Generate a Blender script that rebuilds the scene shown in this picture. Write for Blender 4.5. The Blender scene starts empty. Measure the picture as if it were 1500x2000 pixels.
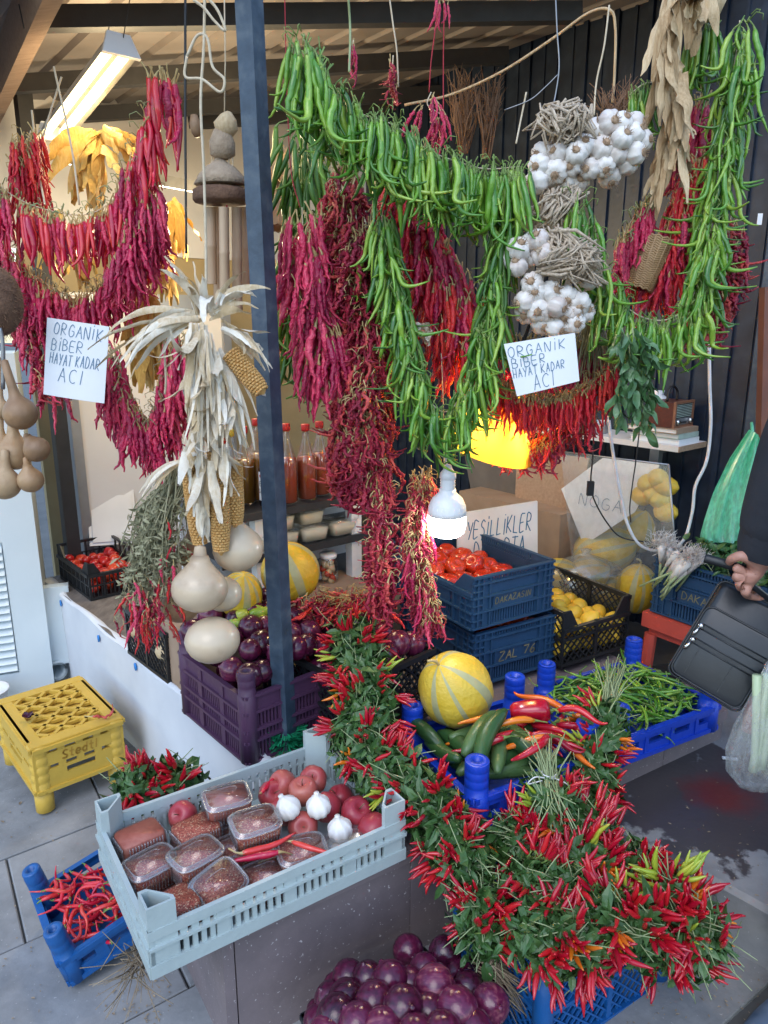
import bpy, math, random
import numpy as np
from mathutils import Vector, Matrix, Euler, Quaternion

# ------------------------------------------------------------------ camera, light, exposure
S = bpy.context.scene
COL = S.collection
CZ, PITCH, FP = 1.6, math.radians(14.5), 1450.0
cam_d = bpy.data.cameras.new('camera')
cam = bpy.data.objects.new('camera', cam_d)
COL.objects.link(cam)
cam.location = (0, 0, CZ)
cam.rotation_euler = (math.radians(90) - PITCH, 0, 0)
cam_d.sensor_fit = 'VERTICAL'
cam_d.sensor_height = 36.0
cam_d.sensor_width = 27.0
cam_d.lens = 36.0 * FP / 2000.0
cam_d.clip_start = 0.05
cam_d.clip_end = 300
S.camera = cam

W = bpy.data.worlds.new('World')
S.world = W
W.use_nodes = True
wn = W.node_tree.nodes
wl = W.node_tree.links
bg = wn['Background']
sky = wn.new('ShaderNodeTexSky')
sky.sky_type = 'NISHITA'
sky.sun_disc = False
sky.sun_elevation = math.radians(50)
sky.sun_rotation = math.radians(200)
sky.air_density = 1.2
sky.dust_density = 0.6
sky.ozone_density = 2.0
wl.new(sky.outputs[0], bg.inputs[0])
bg.inputs[1].default_value = 0.15

sd = bpy.data.lights.new('sun', 'SUN')
sun = bpy.data.objects.new('sun', sd)
COL.objects.link(sun)
sd.energy = 0.5
sd.angle = math.radians(40)
sd.color = (1.0, 0.985, 0.965)
_az, _el = math.radians(200), math.radians(50)
_sv = Vector((math.sin(_az) * math.cos(_el), math.cos(_az) * math.cos(_el), math.sin(_el)))
sun.rotation_euler = _sv.to_track_quat('Z', 'Y').to_euler()

S.view_settings.view_transform = 'Standard'
S.view_settings.look = 'None'
S.view_settings.gamma = 1.0
S.view_settings.use_curve_mapping = False
S.view_settings.exposure = 1.2
S.cycles.max_bounces = 8
S.cycles.transparent_max_bounces = 16
S.cycles.caustics_reflective = False
S.cycles.caustics_refractive = False

# ------------------------------------------------------------------ helpers
cP, sP = math.cos(PITCH), math.sin(PITCH)
R = random.Random(11)
PI = math.pi


def ray(px, py):
    x = (px - 750) / FP
    y = (1000 - py) / FP
    return Vector((x, cP + y * sP, y * cP - sP))


def P(px, py, Y):
    r = ray(px, py)
    return r * (Y / r.y) + Vector((0, 0, CZ))


def PZ(px, py, z):
    r = ray(px, py)
    return r * ((z - CZ) / r.z) + Vector((0, 0, CZ))


def PP(px, py, p0, n):
    r = ray(px, py)
    o = Vector((0, 0, CZ))
    return o + r * ((p0 - o).dot(n) / r.dot(n))


def uv(deg):
    a = math.radians(deg)
    return Vector((math.cos(a), math.sin(a), 0)), Vector((-math.sin(a), math.cos(a), 0))


# ---- materials
def srgb(r, g, b):
    f = lambda c: (c / 12.92) if c <= 0.04045 else ((c + 0.055) / 1.055) ** 2.4
    return (f(r / 255), f(g / 255), f(b / 255))


def mat(name, cols, rough=0.5, scale=20.0, contrast=0.5, bump=0.0, bscale=None, objvar=0.0, spec=0.5,
        emit=None, alpha=None, sss=0.0, stretch=None, coat=0.0, metal=0.0, trans=0.0, detail=4.0, hue=0.0):
    """noise driven mix over a list of colours, random value per object, noise bump"""
    m = bpy.data.materials.new(name)
    m.use_nodes = True
    N = m.node_tree.nodes
    L = m.node_tree.links
    b = N['Principled BSDF']
    if isinstance(cols[0], (int, float)):
        cols = [cols]
    tc = N.new('ShaderNodeTexCoord')
    vec = tc.outputs['Object']
    if stretch:
        mp = N.new('ShaderNodeMapping')
        mp.inputs['Scale'].default_value = stretch
        L.new(vec, mp.inputs[0])
        vec = mp.outputs[0]
    nz = N.new('ShaderNodeTexNoise')
    nz.inputs['Scale'].default_value = scale
    nz.inputs['Detail'].default_value = detail
    L.new(vec, nz.inputs['Vector'])
    rp = N.new('ShaderNodeValToRGB')
    cr = rp.color_ramp
    k = len(cols)
    lo, hi = 0.5 - contrast * 0.4, 0.5 + contrast * 0.4
    if k == 1:
        c = cols[0]
        cols = [tuple(x * 0.8 for x in c), tuple(min(1, x * 1.15) for x in c)]
        k = 2
    cr.elements[0].position = lo
    cr.elements[0].color = (*cols[0], 1)
    cr.elements[1].position = hi
    cr.elements[1].color = (*cols[-1], 1)
    for i in range(1, k - 1):
        e = cr.elements.new(lo + (hi - lo) * i / (k - 1))
        e.color = (*cols[i], 1)
    if objvar:
        oi = N.new('ShaderNodeObjectInfo')
        mu = N.new('ShaderNodeMath')
        mu.operation = 'MULTIPLY_ADD'
        L.new(oi.outputs['Random'], mu.inputs[0])
        mu.inputs[1].default_value = objvar
        mu.inputs[2].default_value = -objvar / 2
        ad = N.new('ShaderNodeMath')
        L.new(nz.outputs[0], ad.inputs[0])
        L.new(mu.outputs[0], ad.inputs[1])
        L.new(ad.outputs[0], rp.inputs[0])
    else:
        L.new(nz.outputs[0], rp.inputs[0])
    L.new(rp.outputs[0], b.inputs['Base Color'])
    b.inputs['Roughness'].default_value = rough
    b.inputs['Specular IOR Level'].default_value = spec
    b.inputs['Metallic'].default_value = metal
    b.inputs['Coat Weight'].default_value = coat
    b.inputs['Coat Roughness'].default_value = 0.15
    b.inputs['Transmission Weight'].default_value = trans
    if sss:
        b.inputs['Subsurface Weight'].default_value = sss
        b.inputs['Subsurface Radius'].default_value = (0.02, 0.01, 0.005)
    if bump:
        n2 = N.new('ShaderNodeTexNoise')
        n2.inputs['Scale'].default_value = bscale or scale * 3
        n2.inputs['Detail'].default_value = 5
        L.new(vec, n2.inputs['Vector'])
        bp = N.new('ShaderNodeBump')
        bp.inputs['Strength'].default_value = min(1, bump)
        bp.inputs['Distance'].default_value = 0.004 * max(1, bump)
        L.new(n2.outputs[0], bp.inputs['Height'])
        L.new(bp.outputs[0], b.inputs['Normal'])
    if emit:
        b.inputs['Emission Color'].default_value = (*emit[0], 1)
        b.inputs['Emission Strength'].default_value = emit[1]
    m.diffuse_color = (*cols[0], 1)
    return m


def clear_mat(name, tint=(1, 1, 1), gloss=0.12, rough=0.08, haze=0.0, hazecol=(0.8, 0.85, 0.9)):
    """thin clear plastic or glass: see-through with a fresnel sheen and a little milky haze"""
    m = bpy.data.materials.new(name)
    m.use_nodes = True
    N = m.node_tree.nodes
    L = m.node_tree.links
    N.remove(N['Principled BSDF'])
    out = N['Material Output']
    tr = N.new('ShaderNodeBsdfTransparent')
    tr.inputs[0].default_value = (*tint, 1)
    gl = N.new('ShaderNodeBsdfGlossy')
    gl.inputs['Roughness'].default_value = rough
    lw = N.new('ShaderNodeLayerWeight')
    lw.inputs[0].default_value = 0.35
    ma = N.new('ShaderNodeMath')
    ma.operation = 'MULTIPLY_ADD'
    L.new(lw.outputs['Fresnel'], ma.inputs[0])
    ma.inputs[1].default_value = 0.35
    ma.inputs[2].default_value = gloss
    mx = N.new('ShaderNodeMixShader')
    L.new(ma.outputs[0], mx.inputs[0])
    L.new(tr.outputs[0], mx.inputs[1])
    L.new(gl.outputs[0], mx.inputs[2])
    last = mx
    if haze:
        df = N.new('ShaderNodeBsdfDiffuse')
        df.inputs[0].default_value = (*hazecol, 1)
        tl = N.new('ShaderNodeBsdfTranslucent')
        tl.inputs[0].default_value = (*hazecol, 1)
        a = N.new('ShaderNodeMixShader')
        a.inputs[0].default_value = 0.5
        L.new(df.outputs[0], a.inputs[1])
        L.new(tl.outputs[0], a.inputs[2])
        m2 = N.new('ShaderNodeMixShader')
        nz = N.new('ShaderNodeTexNoise')
        nz.inputs['Scale'].default_value = 14
        r2 = N.new('ShaderNodeMapRange')
        r2.inputs[1].default_value = 0.3
        r2.inputs[2].default_value = 0.7
        r2.inputs[3].default_value = haze * 0.6
        r2.inputs[4].default_value = min(1, haze * 1.4)
        L.new(nz.outputs[0], r2.inputs[0])
        L.new(r2.outputs[0], m2.inputs[0])
        L.new(mx.outputs[0], m2.inputs[1])
        L.new(a.outputs[0], m2.inputs[2])
        last = m2
    L.new(last.outputs[0], out.inputs[0])
    return m


M = {}
# peppers
M['green'] = mat('green_pepper_skin', [(0.03, 0.12, 0.014), (0.085, 0.25, 0.022), (0.17, 0.36, 0.035), (0.30, 0.44, 0.06)], 0.3, 14, 1.0, 0.5, 70, 0.8, coat=0.3)
M['darkgreen'] = mat('dark_green_pepper_skin', [(0.03, 0.10, 0.012), (0.07, 0.19, 0.02), (0.16, 0.28, 0.03)], 0.35, 9, 0.9, 0.25, 60, 0.7)
M['red'] = mat('fresh_red_pepper_skin', [(0.42, 0.007, 0.045), (0.62, 0.014, 0.045), (0.72, 0.06, 0.045)], 0.24, 8, 0.9, 0.4, 70, 0.8, coat=0.3)
M['crimson'] = mat('half_dried_crimson_pepper_skin', [(0.34, 0.008, 0.06), (0.58, 0.016, 0.085), (0.72, 0.06, 0.13)], 0.28, 12, 0.9, 1.4, 170, 0.8, coat=0.2)
M['dried'] = mat('dried_dark_red_pepper_skin', [(0.24, 0.009, 0.036), (0.44, 0.02, 0.05), (0.62, 0.09, 0.075)], 0.32, 25, 0.9, 1.4, 210, 0.9)
M['scarlet'] = mat('scarlet_dried_pepper_skin', [(0.40, 0.007, 0.025), (0.62, 0.012, 0.03), (0.72, 0.05, 0.03)], 0.3, 20, 0.9, 1.0, 190, 0.8)
M['chili'] = mat('small_chili_skin', [(0.26, 0.003, 0.018), (0.42, 0.005, 0.022), (0.52, 0.014, 0.020)], 0.22, 8, 0.9, 0.0, None, 0.6, coat=0.4)
M['chiliorange'] = mat('orange_chili_skin', [(0.62, 0.10, 0.01), (0.66, 0.2, 0.012)], 0.25, 8, 0.9, objvar=0.6, coat=0.4)
M['chiliyellow'] = mat('pale_green_chili_skin', [(0.22, 0.36, 0.03), (0.45, 0.45, 0.05)], 0.28, 8, 0.9, objvar=0.6, coat=0.3)
M['stem'] = mat('pepper_stalk_green', [(0.08, 0.17, 0.03), (0.22, 0.30, 0.08)], 0.55, 40, 0.9, objvar=0.6)
M['drystem'] = mat('pepper_stalk_dry', [(0.34, 0.22, 0.08), (0.52, 0.42, 0.20)], 0.7, 60, 0.9, objvar=0.6)
M['leaf'] = mat('chili_leaf_green', [(0.016, 0.055, 0.012), (0.04, 0.105, 0.025), (0.10, 0.18, 0.05)], 0.42, 28, 1.0, 0.4, 90)
M['leafdry'] = mat('dry_grey_green_leaf', [(0.13, 0.14, 0.07), (0.28, 0.27, 0.16), (0.40, 0.36, 0.24)], 0.8, 45, 1.0, 0.5, 90)
M['bay'] = mat('bay_leaf_green', [(0.035, 0.10, 0.035), (0.07, 0.16, 0.06), (0.13, 0.23, 0.11)], 0.38, 18, 0.9, 0.2, 60, 0.5)
M['stemgreen'] = mat('pale_green_plant_stem', [(0.17, 0.25, 0.10), (0.36, 0.40, 0.22)], 0.6, 30, 0.9)
M['root'] = mat('dry_root_fibre', [(0.16, 0.11, 0.07), (0.40, 0.32, 0.22)], 0.9, 30, 0.9)
# husk, gourds, garlic
M['husk'] = mat('tan_corn_husk', [(0.36, 0.23, 0.11), (0.55, 0.40, 0.23), (0.68, 0.54, 0.34)], 0.75, 30, 0.9, 0.6, 120, 0.5, stretch=(6, 6, 0.6))
M['whitehusk'] = mat('bleached_corn_husk', [(0.60, 0.45, 0.26), (0.79, 0.67, 0.50), (0.87, 0.81, 0.69)], 0.7, 26, 1.0, 0.8, 130, 0.9, stretch=(6, 6, 0.6))
M['yellowhusk'] = mat('golden_corn_husk', [(0.45, 0.24, 0.04), (0.62, 0.38, 0.08), (0.70, 0.52, 0.20)], 0.7, 26, 0.9, 0.6, 110, 0.6, stretch=(6, 6, 0.6))
M['kernel'] = mat('corn_kernel_gold', [(0.45, 0.20, 0.05), (0.62, 0.36, 0.12), (0.68, 0.48, 0.22)], 0.4, 160, 1.0, 1.0, 260)
M['gourd'] = mat('pale_gourd_skin', [(0.30, 0.20, 0.12), (0.54, 0.42, 0.29), (0.58, 0.47, 0.33), (0.64, 0.55, 0.42)], 0.35, 11, 0.9, 0.15, 40, 0.3, coat=0.2)
M['browngourd'] = mat('dry_brown_gourd_skin', [(0.16, 0.09, 0.05), (0.34, 0.20, 0.10), (0.48, 0.34, 0.20)], 0.5, 14, 1.0, 0.5, 60, 0.5)
M['garlic'] = mat('garlic_skin', [(0.48, 0.38, 0.33), (0.72, 0.68, 0.64), (0.80, 0.78, 0.75)], 0.45, 16, 0.9, 0.35, 60, 0.4, stretch=(3, 3, 0.5))
M['garlicdry'] = mat('dry_garlic_root_skin', [(0.28, 0.17, 0.10), (0.5, 0.36, 0.24)], 0.8, 60, 0.9, 0.8, 150)
M['garlicstalk'] = mat('dry_garlic_stalk', [(0.36, 0.27, 0.19), (0.58, 0.47, 0.35), (0.72, 0.64, 0.52)], 0.8, 30, 0.9, 0.8, 140, 0.6, stretch=(6, 6, 0.8))
# vegetables
M['onion'] = mat('red_onion_skin', [(0.014, 0.003, 0.008), (0.036, 0.005, 0.017), (0.075, 0.008, 0.032), (0.12, 0.014, 0.05), (0.28, 0.09, 0.11)], 0.17, 16, 1.2, 0.12, 70, 0.5, stretch=(6, 6, 0.2), coat=0.1)
M['melon'] = mat('yellow_melon_skin', [(0.44, 0.27, 0.015), (0.58, 0.39, 0.03), (0.64, 0.47, 0.07)], 0.4, 16, 1.0, 0.9, 70, 0.3)
M['melonstripe'] = mat('melon_grey_stripe', [(0.28, 0.30, 0.17), (0.46, 0.42, 0.20)], 0.45, 30, 0.9, 0.4, 60)
M['tomato'] = mat('tomato_skin', [(0.48, 0.03, 0.01), (0.58, 0.06, 0.015)], 0.2, 6, 0.8, objvar=0.5, coat=0.4)
M['redbits'] = mat('red_pepper_piece_skin', [(0.42, 0.01, 0.01), (0.60, 0.06, 0.02)], 0.28, 6, 0.8, objvar=0.8, coat=0.3)
M['lemon'] = mat('lemon_skin', [(0.66, 0.40, 0.03), (0.74, 0.52, 0.06)], 0.4, 20, 0.8, 0.4, 160, 0.5)
M['apple'] = mat('red_apple_skin', [(0.26, 0.018, 0.035), (0.40, 0.045, 0.06), (0.48, 0.14, 0.10)], 0.35, 9, 0.9, 0.1, 40, 0.7, stretch=(1, 1, 0.5))
M['cuc'] = mat('cucumber_skin', [(0.012, 0.04, 0.012), (0.03, 0.085, 0.022), (0.10, 0.17, 0.06)], 0.35, 14, 0.9, 0.6, 55, 0.5, stretch=(1, 1, 0.5))
M['potato'] = mat('pale_potato_skin', [(0.42, 0.30, 0.16), (0.60, 0.48, 0.30)], 0.6, 10, 0.9, 0.3, 50, 0.5)
M['leek'] = mat('leek_stalk', [(0.62, 0.66, 0.50), (0.22, 0.36, 0.14)], 0.4, 5, 0.9, stretch=(1, 1, 0.4))
M['flakes'] = mat('red_pepper_flakes', [(0.20, 0.035, 0.02), (0.42, 0.10, 0.055), (0.52, 0.20, 0.12), (0.72, 0.54, 0.38)], 0.75, 420, 1.0, 1.0, 420)
M['paste'] = mat('smooth_red_pepper_paste', [(0.30, 0.075, 0.05), (0.42, 0.14, 0.10)], 0.5, 60, 0.8, 0.4, 80)
M['cheese'] = mat('white_cheese', [(0.66, 0.60, 0.46), (0.76, 0.72, 0.60)], 0.5, 18, 0.8, 0.4, 50)
# plastics
def plastic(name, c, rough=0.42, wear=None):
    w = wear or tuple(min(1, x * 1.7 + 0.03) for x in c)
    return mat(name, [tuple(x * 0.5 + .004 for x in c), tuple(x * 0.85 for x in c), c, c, w], rough, 9, 1.25, 0.35, 60, detail=12)
M['greycrate'] = plastic('pale_grey_blue_plastic', (0.40, 0.475, 0.475))
M['yellowcrate'] = plastic('worn_yellow_plastic', (0.60, 0.39, 0.06), 0.5, (0.66, 0.48, 0.18))
M['royal'] = plastic('bright_blue_plastic', (0.008, 0.05, 0.46), 0.35)
M['blue'] = plastic('worn_mid_blue_plastic', (0.008, 0.09, 0.30))
M['navy'] = plastic('navy_blue_plastic', (0.018, 0.058, 0.13), 0.45)
M['purple'] = plastic('dark_purple_plastic', (0.075, 0.032, 0.075), 0.45)
M['black'] = plastic('black_plastic', (0.012, 0.014, 0.017), 0.45)
M['stoolred'] = plastic('faded_red_plastic', (0.46, 0.07, 0.05), 0.5)
M['whiteplastic'] = plastic('white_plastic', (0.72, 0.74, 0.76), 0.4)
M['clear'] = clear_mat('clear_container_plastic', gloss=0.045)
M['cloudy'] = clear_mat('cloudy_lid_plastic', gloss=0.06, rough=0.1, haze=0.05)
M['glass'] = clear_mat('jar_glass', gloss=0.08, rough=0.03)
M['milky'] = clear_mat('crumpled_clear_bag', gloss=0.16, rough=0.18, haze=0.16)
M['milkybag'] = clear_mat('white_carrier_bag_film', gloss=0.1, rough=0.25, haze=0.22)
M['pane'] = clear_mat('dusty_clear_sheet', gloss=0.07, rough=0.12, haze=0.18)
M['greenbag'] = clear_mat('green_carrier_bag_film', tint=(0.25, 0.8, 0.5), gloss=0.12, rough=0.3, haze=0.66, hazecol=(0.30, 0.88, 0.62))
M['tassel'] = mat('green_plastic_grass', [(0.005, 0.12, 0.05), (0.015, 0.30, 0.14)], 0.4, 30, 0.9)
# structure
M['postpaint'] = mat('blue_grey_post_paint', [(0.025, 0.042, 0.066), (0.045, 0.072, 0.11), (0.11, 0.14, 0.17)], 0.42, 26, 0.8, 0.3, 80, detail=9)
M['navywall'] = mat('dark_navy_sheet_paint', [(0.004, 0.009, 0.022), (0.008, 0.017, 0.037), (0.024, 0.038, 0.066)], 0.45, 16, 0.8, 0.2, 60, detail=9)
M['beam'] = mat('dark_beam_paint', [(0.012, 0.012, 0.014), (0.03, 0.03, 0.034)], 0.6, 14, 0.8, 0.3)
M['soffit'] = mat('warm_grey_roof_sheet', [(0.13, 0.11, 0.10), (0.25, 0.22, 0.205)], 0.5, 5, 0.9, 0.15, 30, detail=8)
M['fascia'] = mat('weathered_wood_fascia', [(0.20, 0.13, 0.09), (0.36, 0.25, 0.18)], 0.8, 12, 0.9, 0.4, 60, stretch=(1, 6, 6))
M['creamwall'] = mat('cream_inner_wall', [(0.30, 0.22, 0.11), (0.46, 0.36, 0.20)], 0.8, 4, 0.9, 0.2, 30, detail=8)
M['palepanel'] = mat('pale_panel_paint', [(0.62, 0.60, 0.59), (0.72, 0.70, 0.69)], 0.4, 3, 0.8, 0.1, 40, detail=8)
M['cabinet'] = mat('white_cabinet_enamel', [(0.56, 0.64, 0.68), (0.66, 0.73, 0.76)], 0.35, 4, 0.8, 0.1, 40, detail=8)
M['cloth'] = mat('white_counter_cloth', [(0.52, 0.55, 0.60), (0.64, 0.67, 0.71)], 0.75, 7, 0.9, 0.7, 9, detail=8)
M['counterwood'] = mat('grimy_counter_board', [(0.07, 0.06, 0.055), (0.17, 0.145, 0.125), (0.28, 0.25, 0.22)], 0.6, 12, 1.0, 0.4, 60, detail=9, stretch=(3, 1, 1))
M['steel'] = mat('dull_grey_steel', [(0.30, 0.31, 0.33), (0.42, 0.43, 0.45)], 0.35, 10, 0.8, 0.1, 40, metal=0.6)
M['steelpaint'] = mat('grey_lamp_paint', (0.30, 0.29, 0.27), 0.5)
M['shelfdark'] = mat('dark_shelf_board', [(0.02, 0.022, 0.026), (0.05, 0.052, 0.058)], 0.3, 10, 0.8, 0.1)
M['whiteboard'] = mat('white_laminate', [(0.62, 0.62, 0.62), (0.72, 0.72, 0.72)], 0.4, 8, 0.8)
M['chip'] = mat('chipboard_edge', [(0.30, 0.19, 0.12), (0.46, 0.32, 0.22)], 0.8, 90, 0.9)
M['card'] = mat('brown_cardboard', [(0.26, 0.17, 0.11), (0.38, 0.27, 0.19)], 0.8, 10, 0.9, 0.2)
M['greyboard'] = mat('grimy_grey_board', [(0.09, 0.08, 0.072), (0.19, 0.165, 0.145)], 0.55, 8, 0.9, 0.2)
M['paper'] = mat('white_paper', [(0.70, 0.73, 0.76), (0.78, 0.80, 0.82)], 0.7, 6, 0.7, 0.15, 12)
M['foam'] = mat('dirty_white_foam_board', [(0.55, 0.53, 0.50), (0.72, 0.72, 0.70)], 0.7, 9, 0.9, 0.3, 60)
M['inkblue'] = mat('blue_marker_ink', (0.02, 0.12, 0.24), 0.6)
M['inkdark'] = mat('faded_blue_pen_ink', (0.11, 0.21, 0.32), 0.6)
M['inkblack'] = mat('black_print_ink', (0.02, 0.02, 0.02), 0.6)
M['moulded'] = mat('moulded_gold_lettering', (0.22, 0.19, 0.10), 0.6)
M['mouldyellow'] = mat('moulded_faint_lettering', (0.44, 0.24, 0.03), 0.6)
M['tape'] = mat('blue_tack_dot', (0.02, 0.22, 0.62), 0.5)
M['string'] = mat('pale_twine', [(0.45, 0.36, 0.24), (0.68, 0.60, 0.46)], 0.85, 60, 0.9)
M['redstring'] = mat('red_twine', (0.42, 0.03, 0.05), 0.8)
M['whitecord'] = mat('white_cable', (0.70, 0.71, 0.73), 0.45)
M['blackcord'] = mat('black_cable', (0.012, 0.012, 0.014), 0.45)
M['wire'] = mat('galvanised_wire', (0.28, 0.29, 0.31), 0.4, metal=0.7)
M['twig'] = mat('dry_brown_twig', [(0.12, 0.06, 0.035), (0.28, 0.16, 0.09)], 0.8, 40, 0.9)
M['bamboo'] = mat('bamboo_tube', [(0.34, 0.22, 0.13), (0.52, 0.38, 0.25)], 0.5, 12, 0.9, 0.2, 60, stretch=(4, 4, 0.5))
M['coco'] = mat('brown_woven_fibre', [(0.08, 0.04, 0.025), (0.20, 0.11, 0.065)], 0.85, 60, 1.0, 1.0, 160)
M['sack'] = mat('tan_sackcloth', [(0.30, 0.22, 0.15), (0.46, 0.36, 0.26)], 0.9, 60, 0.9, 0.8, 200)
M['wicker'] = mat('wicker_cane', [(0.26, 0.15, 0.07), (0.45, 0.30, 0.16)], 0.6, 40, 0.9)
M['radiowood'] = mat('dark_red_wood_veneer', [(0.07, 0.018, 0.012), (0.13, 0.035, 0.022)], 0.3, 14, 0.9, 0.1, 60, stretch=(1, 6, 6))
M['radiotrim'] = mat('copper_brown_trim', (0.26, 0.12, 0.07), 0.35)
M['chrome'] = mat('chrome_metal', (0.62, 0.62, 0.62), 0.18, metal=1.0)
M['leather'] = mat('black_leather', [(0.009, 0.011, 0.014), (0.02, 0.023, 0.028)], 0.40, 14, 0.9, 0.06, 120)
M['sleeve'] = mat('dark_navy_coat_fabric', [(0.010, 0.012, 0.019), (0.022, 0.026, 0.036)], 0.85, 12, 0.9, 0.5, 50)
M['trouser'] = mat('dark_grey_trouser_fabric', (0.02, 0.022, 0.028), 0.9)
M['shoe'] = mat('blue_grey_shoe_fabric', [(0.04, 0.07, 0.12), (0.10, 0.14, 0.2)], 0.7, 30, 0.8)
M['skin'] = mat('hand_skin', [(0.36, 0.17, 0.125), (0.48, 0.25, 0.19)], 0.5, 22, 0.9, 0.4, 90, sss=0.1)
M['hair'] = mat('grey_hair', (0.10, 0.10, 0.10), 0.7)
M['doorframe'] = mat('brown_red_door_paint', [(0.13, 0.05, 0.035), (0.20, 0.08, 0.055)], 0.5, 10, 0.9)
M['tube'] = mat('lit_tube', (0.9, 0.85, 0.7), 0.5, emit=((1.0, 0.76, 0.38), 2.2))
M['tubewhite'] = mat('lit_white_tube', (0.9, 0.9, 0.85), 0.5, emit=((1.0, 0.88, 0.62), 5.0))
M['bulbglow'] = mat('lit_bulb_dome', (0.95, 0.97, 1.0), 0.4, emit=((0.92, 0.97, 1.0), 14.0))
M['lampcore'] = mat('lit_warm_bulb', (1.0, 0.8, 0.4), 0.4, emit=((1.0, 0.72, 0.28), 110.0))
M['liquidamber'] = mat('amber_vinegar', [(0.30, 0.12, 0.015), (0.45, 0.22, 0.03)], 0.08, 8, 0.9, coat=0.6)
M['liquidoil'] = mat('golden_oil', [(0.40, 0.27, 0.03), (0.55, 0.40, 0.07)], 0.08, 8, 0.9, coat=0.6)
M['liquidred'] = mat('dark_red_sauce', [(0.30, 0.05, 0.025), (0.42, 0.11, 0.05)], 0.1, 8, 0.9, coat=0.6)
M['liquiddark'] = mat('dark_pomegranate_syrup', [(0.02, 0.006, 0.006), (0.05, 0.012, 0.01)], 0.08, 8, 0.9, coat=0.6)
M['redcap'] = mat('red_bottle_cap', (0.50, 0.02, 0.015), 0.4)
M['yellowcap'] = mat('yellow_bottle_cap', (0.60, 0.46, 0.05), 0.4)
M['bookgreen'] = mat('pale_green_book_cover', (0.42, 0.52, 0.46), 0.5)
M['pumpkin'] = mat('orange_red_gourd_skin', [(0.34, 0.06, 0.015), (0.5, 0.13, 0.03)], 0.35, 6, 0.9)


# shade-proof lamp shade that lets the bulb glow through
def flake_mat(name, cols, scale):
    m = bpy.data.materials.new(name)
    m.use_nodes = True
    N = m.node_tree.nodes
    L = m.node_tree.links
    b = N['Principled BSDF']
    tc = N.new('ShaderNodeTexCoord')
    vo = N.new('ShaderNodeTexVoronoi')
    vo.inputs['Scale'].default_value = scale
    L.new(tc.outputs['Object'], vo.inputs['Vector'])
    sp = N.new('ShaderNodeSeparateColor')
    L.new(vo.outputs['Color'], sp.inputs[0])
    rp = N.new('ShaderNodeValToRGB')
    rp.color_ramp.interpolation = 'CONSTANT'
    for i, (q, c) in enumerate(cols):
        e = rp.color_ramp.elements[i] if i < 2 else rp.color_ramp.elements.new(q)
        e.position = q
        e.color = (*c, 1)
    L.new(sp.outputs[0], rp.inputs[0])
    L.new(rp.outputs[0], b.inputs['Base Color'])
    b.inputs['Roughness'].default_value = 0.6
    bp = N.new('ShaderNodeBump')
    bp.inputs['Strength'].default_value = 0.9
    bp.inputs['Distance'].default_value = 0.002
    L.new(sp.outputs[1], bp.inputs['Height'])
    L.new(bp.outputs[0], b.inputs['Normal'])
    return m


M['flakes'] = flake_mat('red_pepper_flakes', [(0, (.20, .035, .022)), (.2, (.34, .065, .04)), (.55, (.44, .11, .065)), (.78, (.50, .20, .12)), (.92, (.66, .44, .28))], 460)


def shade_mat():
    m = bpy.data.materials.new('yellow_translucent_shade')
    m.use_nodes = True
    N = m.node_tree.nodes
    L = m.node_tree.links
    N.remove(N['Principled BSDF'])
    a = N.new('ShaderNodeBsdfTranslucent')
    a.inputs[0].default_value = (1.0, 0.58, 0.09, 1)
    d = N.new('ShaderNodeBsdfDiffuse')
    d.inputs[0].default_value = (0.85, 0.48, 0.03, 1)
    x = N.new('ShaderNodeMixShader')
    x.inputs[0].default_value = 0.3
    L.new(a.outputs[0], x.inputs[1])
    L.new(d.outputs[0], x.inputs[2])
    L.new(x.outputs[0], N['Material Output'].inputs[0])
    return m
M['shade'] = shade_mat()


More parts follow.
